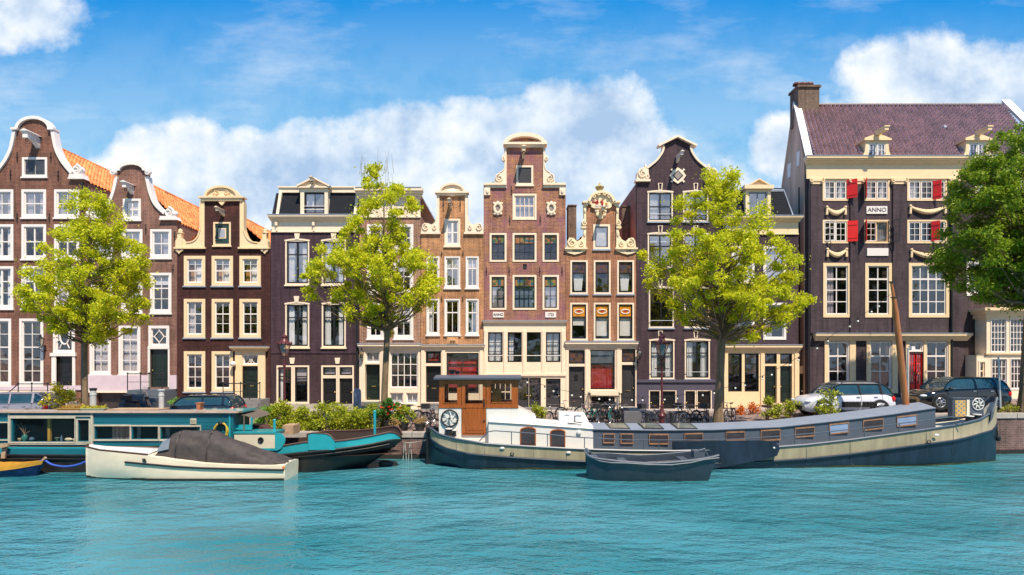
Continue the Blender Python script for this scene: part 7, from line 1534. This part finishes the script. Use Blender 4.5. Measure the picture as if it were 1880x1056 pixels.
lt = MB().lathe((X(524, 22.2), 22.05, Z(857, 22.2)), [(.05, 0), (.05, -.04)], 8, axis='y'); lt.build('nav_light', mat('orange_lens', (.8, .2, .05), .3), Sl)
rp = thing('mooring_rope', 'blue mooring rope sagging between the small blue boat and the white sloop', 'rope', (X(120, 22.9), 22.9, WATER+.4))
MB().tube(curve([(X(84, 23), 23, Z(846, 23)), (X(96, 23), 23, Z(853, 23)), (X(118, 22.9), 22.9, Z(856.5, 22.9)), (X(140, 22.8), 22.8, Z(854, 22.8)), (X(158, 22.7), 22.75, Z(847, 22.7))], 6), .035, 6).build('strand', ROPE, rp, True)
# --- small blue and yellow rowboat at the left edge
Rb = thing('rowing_boat', 'small blue rowing boat with a yellow gunwale cut by the left edge', 'rowing boat', (X(0, 23), 23.1, WATER)); mb = MB(); secs = []; rsn = []
for px in [-170, -140, -100, -50, 0, 30, 55, 72, 80]:
    hw = .55*min(1, max(.03, (82-px)/90)**.6)*min(1, max(.2, (px+175)/60)**.5); y0 = 23.1-hw; x = X(px, y0); zs = Z(interp([(-170, 850), (-60, 857), (0, 857), (40, 852), (80, 845)], px), y0); rk = -.35*sstep(20, 80, px)
    pr = [(0, WATER-.25, 1), (hw*.6, WATER-.1, 1), (hw*.9, (WATER+zs)/2, .55), (hw, zs-.16, .2), (hw*1.03, zs-.16, .2), (hw*1.05, zs, 0), (max(.01, hw-.06), zs, 0), (max(.01, hw-.1), zs-.3, .4), (0, zs-.32, .4)]
    secs.append([(x+rk*t, 23.1-d, z) for d, z, t in pr]+[(x+rk*t, 23.1+d, z) for d, z, t in pr[::-1][1:-1]])
mb.loft(secs, mf=lambda i, k: 1 if k in (4, 5, 10, 11) or (k >= 5 and k <= 6) or k in (9, 10, 11) else 0); mb.build('hull', [mat('worn_blue_paint', (.008, .03, .13), .4, var=.6, scale=5), mat('yellow_ochre_paint', (.62, .3, .03), .5, var=.2)], Rb, True)
MB().tube([(X(50, 23.1), 23.1, WATER+.0), (X(70, 23.1), 23.1, Z(855, 23.1)), (X(84, 23.1), 23.1, Z(840, 23.1))], [.06, .06, .05], 6).build('stem_post', BWOOD, Rb); MB().ring((X(78, 23.1), 23.1, Z(846, 23.1)), .07, .03, 10, 5, 'z').build('rope_knot', ROPE, Rb)
lbw = MB(); lbw.prism([(X(1, 23.5), Z(842, 23.5)), (X(8, 23.5), Z(842, 23.5)), (X(12, 23.5), Z(818, 23.5)), (X(4, 23.5), Z(818, 23.5))], 23.5, 23.58); lbw.prism([(X(2, 23.5), Z(823, 23.5)), (X(18, 23.5), Z(819, 23.5)), (X(18, 23.5), Z(814, 23.5)), (X(4, 23.5), Z(814, 23.5))], 23.4, 23.5); lbw.build('wooden_bracket', BWOOD, B)
# ------------------------------------------------------------------ cars
TYRE = mat('tyre_rubber', (.012, .012, .012), .8); RIM = mat('alloy_rim', (.45, .45, .47), .3, .8); CGL = mat('car_glass', (.02, .05, .06), .04, spec=1, coat=.6, var=.3, scale=1.5)
PLAST = mat('car_black_plastic', (.02, .02, .024), .6); REDL = mat('tail_light_red', (.6, .01, .01), .15); HEADL = mat('head_light_clear', (.6, .65, .7), .08, spec=1)
def car(label, loc, rz, L, Wd, Hh, paint, prof, roofp, wb, cat='car', clad=False, rails=False, wr=.33, plate=None):
    """nose towards -x. prof: (x 0..1, belt z) hood and tail line; roofp: (xa, xb, xc, xd) of windscreen foot, roof front, roof end, rear glass foot"""
    t = thing('parked_car', label, cat, loc, 'cars parked along the street'); t.rotation_euler = (0, 0, rz); BASE[t.name] = (0, 0, 0)
    hw = Wd/2; B = MB(); secs = []
    xs_ = [0, .012, .04, .09, .16, .24, .3, .4, .5, .6, .7, .8, .88, .94, .98, 1.0]
    for k in xs_:
        x = (k-.5)*L; zt = interp(prof, k); w = hw*(1-.22*(1-sstep(0, .1, k))-.14*sstep(.9, 1, k)); zb = .2+.1*(1-sstep(0, .05, k))+.1*sstep(.95, 1, k)
        zt = max(zt, zb+.1); pr = [(0, zb), (w*.86, zb), (w*.95, zb+.1), (w, zb+(zt-zb)*.45), (w*.985, zb+(zt-zb)*.75), (w*.93, zt-.05), (w*.86, zt-.01), (w*.5, zt+.015), (0, zt+.02)]
        secs.append([(x, -d, z) for d, z in pr]+[(x, d, z) for d, z in pr[::-1][1:-1]])
    B.loft(secs); body = B.build('body', paint, t, True)
    G = MB(); xa, xb_, xc, xd = roofp; gs = []; n = 5
    st = [(xa, 0)]+[(xa+(xb_-xa)*i/n, math.sin(i/n*math.pi/2)**.85) for i in range(1, n+1)]+[(xb_+(xc-xb_)*i/4, 1+.03*math.sin(math.pi*i/4)) for i in range(1, 5)]+[(xc+(xd-xc)*i/4, math.cos(i/4*math.pi/2)**.9) for i in range(1, 5)]
    for k, h in st:
        x = (k-.5)*L; zb = interp(prof, k)-.04; zr = zb+(Hh-zb)*max(0.01, h); u = max(.01, h); wb_ = hw*.9; wt = hw*(.9-.2*u)
        gs.append([(x, -wb_, zb), (x, -(wb_+wt)/2-.02, (zb+zr)/2), (x, -wt, zr-.05*u), (x, -wt*.85, zr-.01), (x, 0, zr+.02), (x, wt*.85, zr-.01), (x, wt, zr-.05*u), (x, (wb_+wt)/2+.02, (zb+zr)/2), (x, wb_, zb)])
    nb = n; G.loft(gs, closed=False, cap=False, mf=lambda i, k: 1 if (nb <= i < nb+4 and 2 <= k <= 5) else 0); cb = G.build('cabin', [CGL, paint], t, True)
    # pillars
    P = MB(); mid = st[nb][0]+(st[nb+4][0]-st[nb][0])*.42
    for sg in (-1, 1):
        def pt(k, h):
            zb = interp(prof, k)-.03; z = zb+(Hh-zb)*h; w = hw*(.9-.2*h)+.012; return ((k-.5)*L, sg*w, z-.03*h)
        P.tube([pt(xa+(xb_-xa)*i/5, math.sin(i/5*math.pi/2)**.85) for i in range(6)]+[pt(xb_+(xc-xb_)*i/4, 1) for i in range(1, 5)]+[pt(xc+(xd-xc)*i/4, math.cos(i/4*math.pi/2)**.9) for i in range(1, 5)], .035, 5)
        for k, w in ((mid, .05), (st[nb+4][0]-.02, .07)): P.tube([pt(k, .02), pt(k-.005, .98)], w, 5)
        P.tube([pt(xa+(xd-xa)*i/8, .01) for i in range(9)], .022, 5)
    P.build('pillars', paint if not clad else PLAST, t, True)
    for sg in (-1, 1):
        for k in wb:
            x = (k-.5)*L; y = sg*(hw-.11); w = MB(); w.lathe((x, y-sg*.0, wr), [(wr*.6, -.1), (wr*.95, -.11), (wr, -.07), (wr, .07), (wr*.95, .11), (wr*.6, .1)], 24, axis='y'); o = w.build('wheel', TYRE, t, True)
            R = MB(); yo = y+sg*.115; R.ring((x, yo-sg*.02, wr), wr*.62, .02, 24, 5)
            for q in range(7):
                a = q*2*math.pi/7; R.tube([(x, yo-sg*.01, wr), (x+wr*.6*math.cos(a), yo-sg*.02, wr+wr*.6*math.sin(a))], [.035, .022], 5)
            R.blob((x, yo-sg*.01, wr), .05, 5); R.build('rim', RIM, o); MB().lathe((x, yo-sg*.06, wr), [(wr*.6, 0), (wr*.6, sg*.01)], 20, axis='y').build('brake_disc', PLAST, o)
            A = MB(); A.tube([(x+(wr+.05)*math.cos(a), sg*(hw-.035), wr+(wr+.05)*math.sin(a)) for a in [math.pi*i/12 for i in range(13)]], .07 if clad else .045, 6); A.build('wheel_arch', PLAST, t, True)
            D = MB(); D.lathe((x, sg*(hw-.02), wr), [(wr+.03, 0), (wr+.03, -sg*.05)], 24, axis='y')
            D.build('wheel_well', TYRE, t)
        x0 = (roofp[0]+.03-.5)*L; M = MB().blob((x0+.1, sg*(hw+.08), interp(prof, roofp[0])+.06), (.09, .11, .075), 6); M.build('wing_mirror', PLAST, t, True)
        sk = MB(); sk.box((wb[0]-.5)*L+.38, (wb[1]-.5)*L-.38, sg*hw-.03, sg*hw+.015, .2, .32); 
        if clad: [sk.box((mid-.5)*L+a, (mid-.5)*L+b, sg*(hw-.02)-.03, sg*(hw-.02)+.05, .45, .72) for a, b in ((-.95, -.03), (.03, .75))]
        sk.build('side_cladding', PLAST, t)
        if clad:
            ab = MB(); [ab.box((mid-.5)*L+a+.06+i*.17, (mid-.5)*L+a+.19+i*.17, *sorted((sg*(hw+.03), sg*(hw+.045))), z, z+.08) for a, c in ((-.95, 5), (.03, 4)) for i in range(c) for z in (.48, .61)]; ab.build('door_bump', TYRE, t)
        hn = MB(); [hn.box((mid-.5)*L+a, (mid-.5)*L+a+.16, *sorted((sg*(hw-.03), sg*(hw+.012))), interp(prof, mid)-.16, interp(prof, mid)-.12) for a in (-.22, .62)]; hn.build('door_handle', RIM, t)
        sm = MB(); [sm.tube([((k-.5)*L, sg*(hw*.997), .34), ((k-.5)*L, sg*(hw*.995), interp(prof, k)-.2), ((k-.5)*L+.0, sg*hw*.93, interp(prof, k)-.04)], .006, 4) for k in (mid, roofp[0]+.04, roofp[2]-.02)]; sm.build('door_seam', TYRE, t)
        MB().blob((-.5*L+.2, sg*hw*.78, interp(prof, .04)-.1), (.2, .12, .075), 7).build('headlight', HEADL, t, True)
        MB().blob((.5*L-.12, sg*hw*.84, interp(prof, .97)-.17), (.12, .1, .15), 7).build('tail_light', REDL, t, True)
        if rails: MB().tube([((roofp[1]-.5)*L, sg*hw*.62, Hh+.0), ((roofp[1]-.5)*L+.12, sg*hw*.62, Hh+.06), ((roofp[2]-.5)*L-.1, sg*hw*.62, Hh+.07), ((roofp[2]-.5)*L, sg*hw*.62, Hh+.01)], .025, 6).build('roof_rail', PLAST, t, True)
    MB().box(-.5*L-.005, -.5*L+.06, -hw*.5, hw*.5, .3, .48).build('front_grille', PLAST, t); MB().box(.5*L-.03, .5*L+.01, -.26, .26, .5, .61).build('number_plate', mat('yellow_plate', (.7, .5, .05), .4), t)
    sts = MB(); [sts.blob(((mid-.5)*L-.25+a, s_*.36, interp(prof, .5)+.08), (.08, .2, .24), 6) for a in (0, .8) for s_ in (-1, 1)]; sts.build('head_rest', PLAST, t, True)
    return t
pw = mat('pearl_white_paint', (.62, .64, .72), .3, var=.02, coat=.8); pb = mat('black_car_paint', (.005, .005, .007), .12, var=.05, coat=1); pg_ = mat('silver_grey_paint', (.3, .28, .33), .3, .4, var=.03, coat=.7); pn = mat('midnight_blue_paint', (.008, .012, .022), .15, var=.05, coat=1)
pfw = [(0, .62), (.03, .8), (.1, .92), (.25, 1.03), (.5, 1.06), (.8, 1.1), (.93, 1.08), (.98, 1.0), (1, .75)]
car('white crossover with black door cladding and roof rails parked before the big dark house', (X(1545, 29.7), 29.7, street_z(14.6)-.03), 0, 4.35, 1.85, 1.58, pw, pfw, (.23, .42, .86, .97), (.19, .81), clad=True, rails=True, wr=.36)
car('glossy black hatchback parked under the dark tree at the right', (X(1752, 29.8), 29.8, street_z(21)-.02), 0, 4.4, 1.85, 1.56, pb, [(0, .6), (.03, .76), (.1, .88), (.25, .99), (.5, 1.03), (.8, 1.08), (.95, 1.05), (1, .8)], (.24, .43, .84, .98), (.2, .8), wr=.36)
car('silver grey hatchback seen from its rear corner at the left edge', (X(5, 30.2), 30.6, -.05), .16, 4.4, 1.8, 1.5, pg_, [(0, .6), (.03, .75), (.1, .86), (.25, .95), (.5, .98), (.8, 1.0), (.95, 1.0), (1, .85)], (.25, .42, .86, .98), (.19, .8), wr=.33)
car('midnight blue small car half hidden behind the houseboat roof', (X(374, 30.0), 30.2, -.07), .03, 3.5, 1.75, 1.42, pn, [(0, .6), (.04, .8), (.12, .9), (.25, .95), (.5, .97), (.8, 1.0), (.95, .98), (1, .8)], (.12, .33, .86, .97), (.18, .82), wr=.32)

# ------------------------------------------------------------------ street lamps, sign, scooter
LR = mat('ox_red_iron', (.1, .02, .025), .4, var=.2)
def lamp(label, px, Y):
    x = X(px, Y); z = street_z(x)-.12; t = thing('street_lamp', label, 'street lamp', (x, Y, z), 'old lanterns on the quay'); BASE[t.name] = (0, 0, 0)
    P = MB().lathe((0, 0, 0), [(.17, 0), (.17, .12), (.13, .16), (.12, .5), (.16, .54), (.17, .62), (.12, .68), (.1, .85), (.07, 1.0), (.1, 1.03), (.1, 1.07), (.062, 1.1), (.055, 2.2), (.045, 2.9), (.07, 2.93), (.07, 3.0), (.045, 3.03), (.05, 3.2)], 12); P.tube([(-.3, 0, 2.82), (.3, 0, 2.82)], .018, 6); P.blob((-.3, 0, 2.82), .035, 5); P.blob((.3, 0, 2.82), .035, 5); P.build('post', LR, t, True)
    L_ = MB()
    for k in range(4): a = math.pi/4+k*math.pi/2; L_.tube([(.02, 0, 3.15), (.14*math.cos(a)*1.0, .14*math.sin(a), 3.35), (.15*math.cos(a), .15*math.sin(a), 3.42)], .016, 5)
    for k in range(6): a = k*math.pi/3; L_.tube([(.15*math.cos(a), .15*math.sin(a), 3.42), (.31*math.cos(a), .31*math.sin(a), 3.98)], .014, 5)
    L_.ring((0, 0, 3.42), .15, .02, 12, 5, 'z'); L_.ring((0, 0, 3.98), .32, .03, 12, 5, 'z')
    for k in range(12): a = k*math.pi/6; L_.lathe((.34*math.cos(a), .34*math.sin(a), 3.98), [(.025, 0), (.03, .05), (.005, .13)], 5)
    L_.lathe((0, 0, 3.99), [(.34, 0), (.22, .08), (.15, .2), (.13, .3), (.16, .32), (.15, .38), (.06, .42), (.03, .5), (.005, .58)], 12); h = L_.build('lantern', LR, t, True)
    MB().lathe((0, 0, 3.43), [(.14, 0), (.3, .55)], 6).build('lantern_glass', LAMPG, h); MB().lathe((0, 0, 3.43), [(.05, 0), (.05, .12), (.02, .2)], 8).build('burner', CREAM, h)
    return t
lamp('ox red street lantern by the shrubbery in front of the violet black house', 522, 28.3)
lamp('ox red street lantern among the bicycles in front of the tall bell gabled aubergine house', 1215, 28.3)
sg = thing('sign_post', 'thin grey steel post with a small white camera box beside the red door', 'post', (X(1667, 29), 29, .6)); MB().tube([(X(1667, 29), 29, .5), (X(1667, 29), 29, Z(641, 29))], .045, 8).lathe((X(1667, 29), 29, Z(641, 29)), [(.06, 0), (.06, .05), (.02, .07)], 8).build('pole', GALV, sg, True); MB().box(X(1670, 29), X(1676, 29), 28.85, 29.1, Z(643, 29), Z(636, 29)).build('camera_box', WHITE, sg)
sp = thing('sign_post', 'thin pale steel pole standing behind the black car', 'post', (X(1836, 29.2), 28.9, .8)); MB().tube([(X(1837, 28.8), 28.8, .8), (X(1833, 28.8), 28.8, Z(655, 28.8))], .04, 7).build('pole', GALV, sp, True)
mt = thing('motor_scooter', 'dark scooter with a tall clear windscreen parked before the brown brick house', 'scooter', (X(255, 33.6), 33.6, 0)); mx = X(255, 33.6); my = 33.6
m = MB(); m.lathe((mx-.58, my, .24), [(.24, -.05), (.26, 0), (.24, .05)], 18, axis='y'); m.build('wheel', TYRE, mt, True); m = MB(); m.lathe((mx+.68, my, .24), [(.24, -.05), (.26, 0), (.24, .05)], 18, axis='y'); m.build('wheel', TYRE, mt, True)
m = MB(); m.loft([[(mx-.85, my+d, z) for d, z in ((-.1, .5), (.1, .5), (.1, .62), (-.1, .62))], [(mx-.6, my+d, z) for d, z in ((-.2, .35), (.2, .35), (.18, .75), (-.18, .75))], [(mx-.1, my+d, z) for d, z in ((-.18, .3), (.18, .3), (.15, .7), (-.15, .7))], [(mx+.1, my+d, z) for d, z in ((-.16, .2), (.16, .2), (.16, .3), (-.16, .3))], [(mx+.42, my+d, z) for d, z in ((-.17, .2), (.17, .2), (.17, .32), (-.17, .32))]]); m.build('body', GREYD, mt, True)
m = MB(); m.loft([[(mx+.45, my-.2, .25), (mx+.45, my+.2, .25)], [(mx+.52, my-.2, .5), (mx+.52, my+.2, .5)], [(mx+.4, my-.14, .95), (mx+.4, my+.14, .95)]], cap=False, closed=False); m.loft([[(mx+.53, my+d, .3) for d in (-.17, .17)], [(mx+.62, my+d, .55) for d in (-.17, .17)], [(mx+.45, my+d, .96) for d in (-.12, .12)]], cap=False, closed=False); m.lathe((mx+.72, my, .42), [(.1, -.06), (.16, 0), (.1, .06)], 12, axis='y'); m.build('leg_shield', mat('taupe_plastic', (.28, .23, .21), .4), mt)
m = MB().tube([(mx+.62, my, .35), (mx+.38, my, 1.02)], .035, 6); m.tube([(mx+.36, my-.33, 1.03), (mx+.4, my, 1.0), (mx+.36, my+.33, 1.03)], .02, 6); m.blob((mx+.45, my, .98), (.1, .13, .08), 6); m.build('handlebar', IRON, mt)
m = MB().blob((mx-.35, my, .79), (.5, .16, .08), 8); m.build('seat', mat('brown_seat', (.05, .035, .03), .5), mt, True); m = MB().loft([[(mx+.45, my+d, 1.0) for d in (-.12, 0, .12)], [(mx+.38, my+d, 1.3) for d in (-.2, 0, .2)], [(mx+.28, my+d, 1.62) for d in (-.13, 0, .13)]], cap=False, closed=False); m.build('windscreen', glass('clear_screen', (.8, .8, .82), .1), mt)
m = MB().box(mx-.9, mx-.5, my-.2, my+.2, .88, 1.12); m.build('top_case', PLAST, mt)

# ------------------------------------------------------------------ bicycles
CHR = mat('bike_chrome', (.55, .55, .57), .25, .9)
def bike(label, fm, basket=None, kids=False):
    t = thing('bicycle', label, 'bicycle', (0, 0, 0), 'bicycles parked on the street'); BASE[t.name] = (0, 0, 0); r = .34
    for x in (-.53, .53):
        o = MB().ring((x, 0, r), r, .022, 26, 6).build('wheel', TYRE, t, True); s = MB().ring((x, 0, r), r-.03, .011, 26, 4)
        for k in range(12): a = k*math.pi/6; s.tube([(x, .015*(-1)**k, r), (x+(r-.03)*math.cos(a), 0, r+(r-.03)*math.sin(a))], .0035, 3)
        s.lathe((x, -.04, r), [(.025, 0), (.025, .08)], 8, axis='y'); s.build('spokes', CHR, o)
        MB().tube([(x+(r+.035)*math.cos(a), 0, r+(r+.035)*math.sin(a)) for a in [math.radians(q) for q in ((20, 45, 70, 95, 120, 145, 170, 190) if x > 0 else (-10, 10, 35, 60, 85, 110, 135, 160))]], .018, 4).build('mudguard', fm, t)
    F = MB(); bb = (-.08, 0, .3); hd0 = (-.33, 0, .62); hd1 = (-.38, 0, .86); st0 = (.14, 0, .82)
    for a, b in ((bb, st0), (bb, hd0), (hd0, hd1), (hd0, (.1, 0, .55)), (bb, (.53, .05, r)), (bb, (.53, -.05, r)), (st0, (.53, .05, r)), (st0, (.53, -.05, r)), (hd0, (-.53, .045, r)), (hd0, (-.53, -.045, r))): F.tube([a, b], .017, 5)
    F.tube([(.3, .06, .72), (.72, .06, .72), (.72, -.06, .72), (.3, -.06, .72)], .009, 4); F.tube([(.65, .05, .72), (.53, .05, r)], .008, 4); fr = F.build('frame', fm, t, True)
    Hb = MB(); Hb.tube([hd1, (-.4, 0, 1.02)], .015, 5); Hb.tube([(-.16, .27, 1.02), (-.3, .26, 1.06), (-.4, .1, 1.03), (-.4, -.1, 1.03), (-.3, -.26, 1.06), (-.16, -.27, 1.02)], .013, 5); Hb.build('handlebar', CHR, t, True)
    Sd = MB(); Sd.tube([st0, (.17, 0, .95)], .014, 5); Sd.blob((.19, 0, .98), (.14, .09, .04), 6); Sd.build('saddle', mat('brown_saddle', (.07, .035, .02), .5), t, True)
    C_ = MB(); C_.box(-.14, .53, -.06, -.04, .26, .38); C_.tube([(-.08, -.07, .3), (-.02, -.09, .15)], .012, 4); C_.tube([(-.08, .07, .3), (-.14, .09, .45)], .012, 4); C_.box(-.07, .03, -.16, -.08, .13, .16); C_.build('chain_case', PLAST, t)
    MB().blob((-.47, 0, .9), .05, 5).build('headlight', CHR, t); MB().blob((.74, 0, .66), .03, 5).build('rear_light', REDL, t)
    if basket:
        K = MB(); [K.stroke([(-.72, z), (-.46, z)], .02, -.16, .16) for z in (.9, .97, 1.04, 1.1)]; K.box(-.73, -.45, -.17, -.15, .88, 1.12); K.box(-.73, -.45, .15, .17, .88, 1.12); K.box(-.73, -.71, -.15, .15, .88, 1.12); K.build('basket', basket, t)
    return t
bb_ = bike('black bicycle leaning on the quay right beside the wheelhouse of the barge', BLACKP, None)
bs = bike('silver bicycle turned towards the canal, nearest the red oleander', mat('bike_grey', (.12, .12, .14), .3, .6), PLAST)
bt_ = bike('teal green bicycle at the left of the bicycle cluster behind the barge', mat('teal_bike_paint', (.02, .2, .18), .4), None)
bc = bike('black bicycle with a big dark crate between the lamp and the small grey cabinet', BLACKP, PLAST)
def put(o, px, Y, rz): x = X(px, Y); o.location = (x, Y, street_z(x)-.1); o.rotation_euler = (random.uniform(-.08, .08), 0, rz)
put(bb_, 804, 29.0, 1.25); put(bs, 765, 28.6, .75); put(bt_, 1082, 29.4, .5); put(bc, 1198, 28.9, .45)
more = [(bs, 788, 29.4, 1.4, 'silver bicycle partly behind another, left of the wheelhouse'), (bb_, 748, 29.6, .5, 'black bicycle with its wheel behind the potted plants'),
        (bb_, 1020, 29.6, .85, 'black bicycle standing alone left of the white skylight box'), (bb_, 1048, 32.0, .2, 'dark bicycle leaning at the grey panelled door'),
        (bb_, 1092, 29.8, .9, 'black bicycle second from the left in the cluster'), (bs, 1101, 29.3, 1.2, 'silver bicycle in the middle of the cluster'), (bb_, 1111, 29.9, .8, 'black bicycle just right of the silver one in the cluster'),
        (bt_, 1121, 29.4, 1.3, 'teal bicycle at the heart of the cluster under the red curtain window'), (bb_, 1131, 29.7, 1.0, 'black bicycle second from the right in the cluster'), (bb_, 1142, 29.3, 1.35, 'black bicycle at the right end of the cluster'),
        (bb_, 1087, 30.4, 1.5, 'black bicycle behind the teal one at the left of the cluster'), (bs, 1136, 30.3, .7, 'silver bicycle deep behind the right part of the cluster'), (bb_, 1116, 30.6, 1.7, 'black bicycle standing behind the middle of the cluster'),
        (bb_, 1250, 29.0, 1.0, 'black bicycle first to the right of the street lantern'), (bs, 1262, 29.5, .4, 'silver bicycle second to the right of the street lantern'), (bb_, 1274, 29.1, .35, 'black bicycle third to the right of the street lantern'), (bs, 1296, 29.2, 1.1, 'silver bicycle standing just left of the broad tree trunk'), (bb_, 1340, 29.9, .9, 'black bicycle showing at the right of the broad tree trunk')]
for src_, px, Y, rz, lb in more:
    x = X(px, Y); c = dup(src_, (x, Y, street_z(x)-.1), rz, lb)
# small street things
gb = thing('utility_cabinet', 'low dark grey utility cabinet on the quay behind the barge', 'cabinet', (X(1161, 28.4), 28.4, 0)); MB().prism([(X(1146, 28.4), 0), (X(1178, 28.4), 0), (X(1178, 28.4), Z(759, 28.4)), (X(1175, 28.4), Z(756, 28.4)), (X(1149, 28.4), Z(756, 28.4)), (X(1146, 28.4), Z(759, 28.4))], 28.4, 28.8).build('body', mat('cabinet_grey', (.12, .12, .13), .6), gb)
for i, (px, lb) in enumerate(((994, 'dark iron bollard near the yellow green bush'), (1187, 'grey iron bollard left of the crate bicycle'), (1232, 'grey iron bollard right of the street lantern'))):
    x = X(px, 28.1); q = thing('bollard', lb, 'bollard', (x, 28.1, 0), 'bollards on the quay'); MB().lathe((x, 28.1, street_z(x)-.15), [(.09, 0), (.09, .12), (.06, .16), (.055, .7), (.08, .74), (.08, .8), (.03, .86)], 10).build('post', IRON, q, True)
ps_ = thing('parasol_cover', 'grey blue covered parking meter beside the double black doors', 'parking meter', (X(656, 33.5), 33.5, 0)); MB().lathe((X(656, 33.5), 33.5, 0), [(.2, 0), (.22, .1), (.22, 1.3), (.18, 1.45), (.08, 1.52)], 14).build('body', mat('blue_grey_plastic', (.2, .24, .32), .5), ps_, True)
ld_ = thing('quay_ladder', 'pale metal ladder loops hanging on the brick quay wall into the water', 'ladder', (X(748, 26.8), 26.85, -.7)); lm = MB()
for px in (742, 752): lm.tube([(X(px-3, 26.8), 26.85, WATER-.2), (X(px, 26.8), 26.8, Z(815, 26.8)), (X(px+2, 26.8), 26.8, Z(815, 26.8)), (X(px+4, 26.8), 26.85, WATER-.2)], .018, 5)
lm.build('loops', GALV, ld_)
mr_ = thing('mooring_rope', 'grey mooring rope running along the quay wall to the barge rudder', 'rope', (X(760, 26.8), 26.8, -.5)); MB().tube(curve([(X(726, 25.5), 25.6, Z(806, 25.6)), (X(745, 26.5), 26.5, Z(813, 26.5)), (X(770, 26.6), 26.6, Z(811, 26.6)), (X(788, 26), 26, Z(806, 26))], 5), .02, 5).build('strand', CONC, mr_)
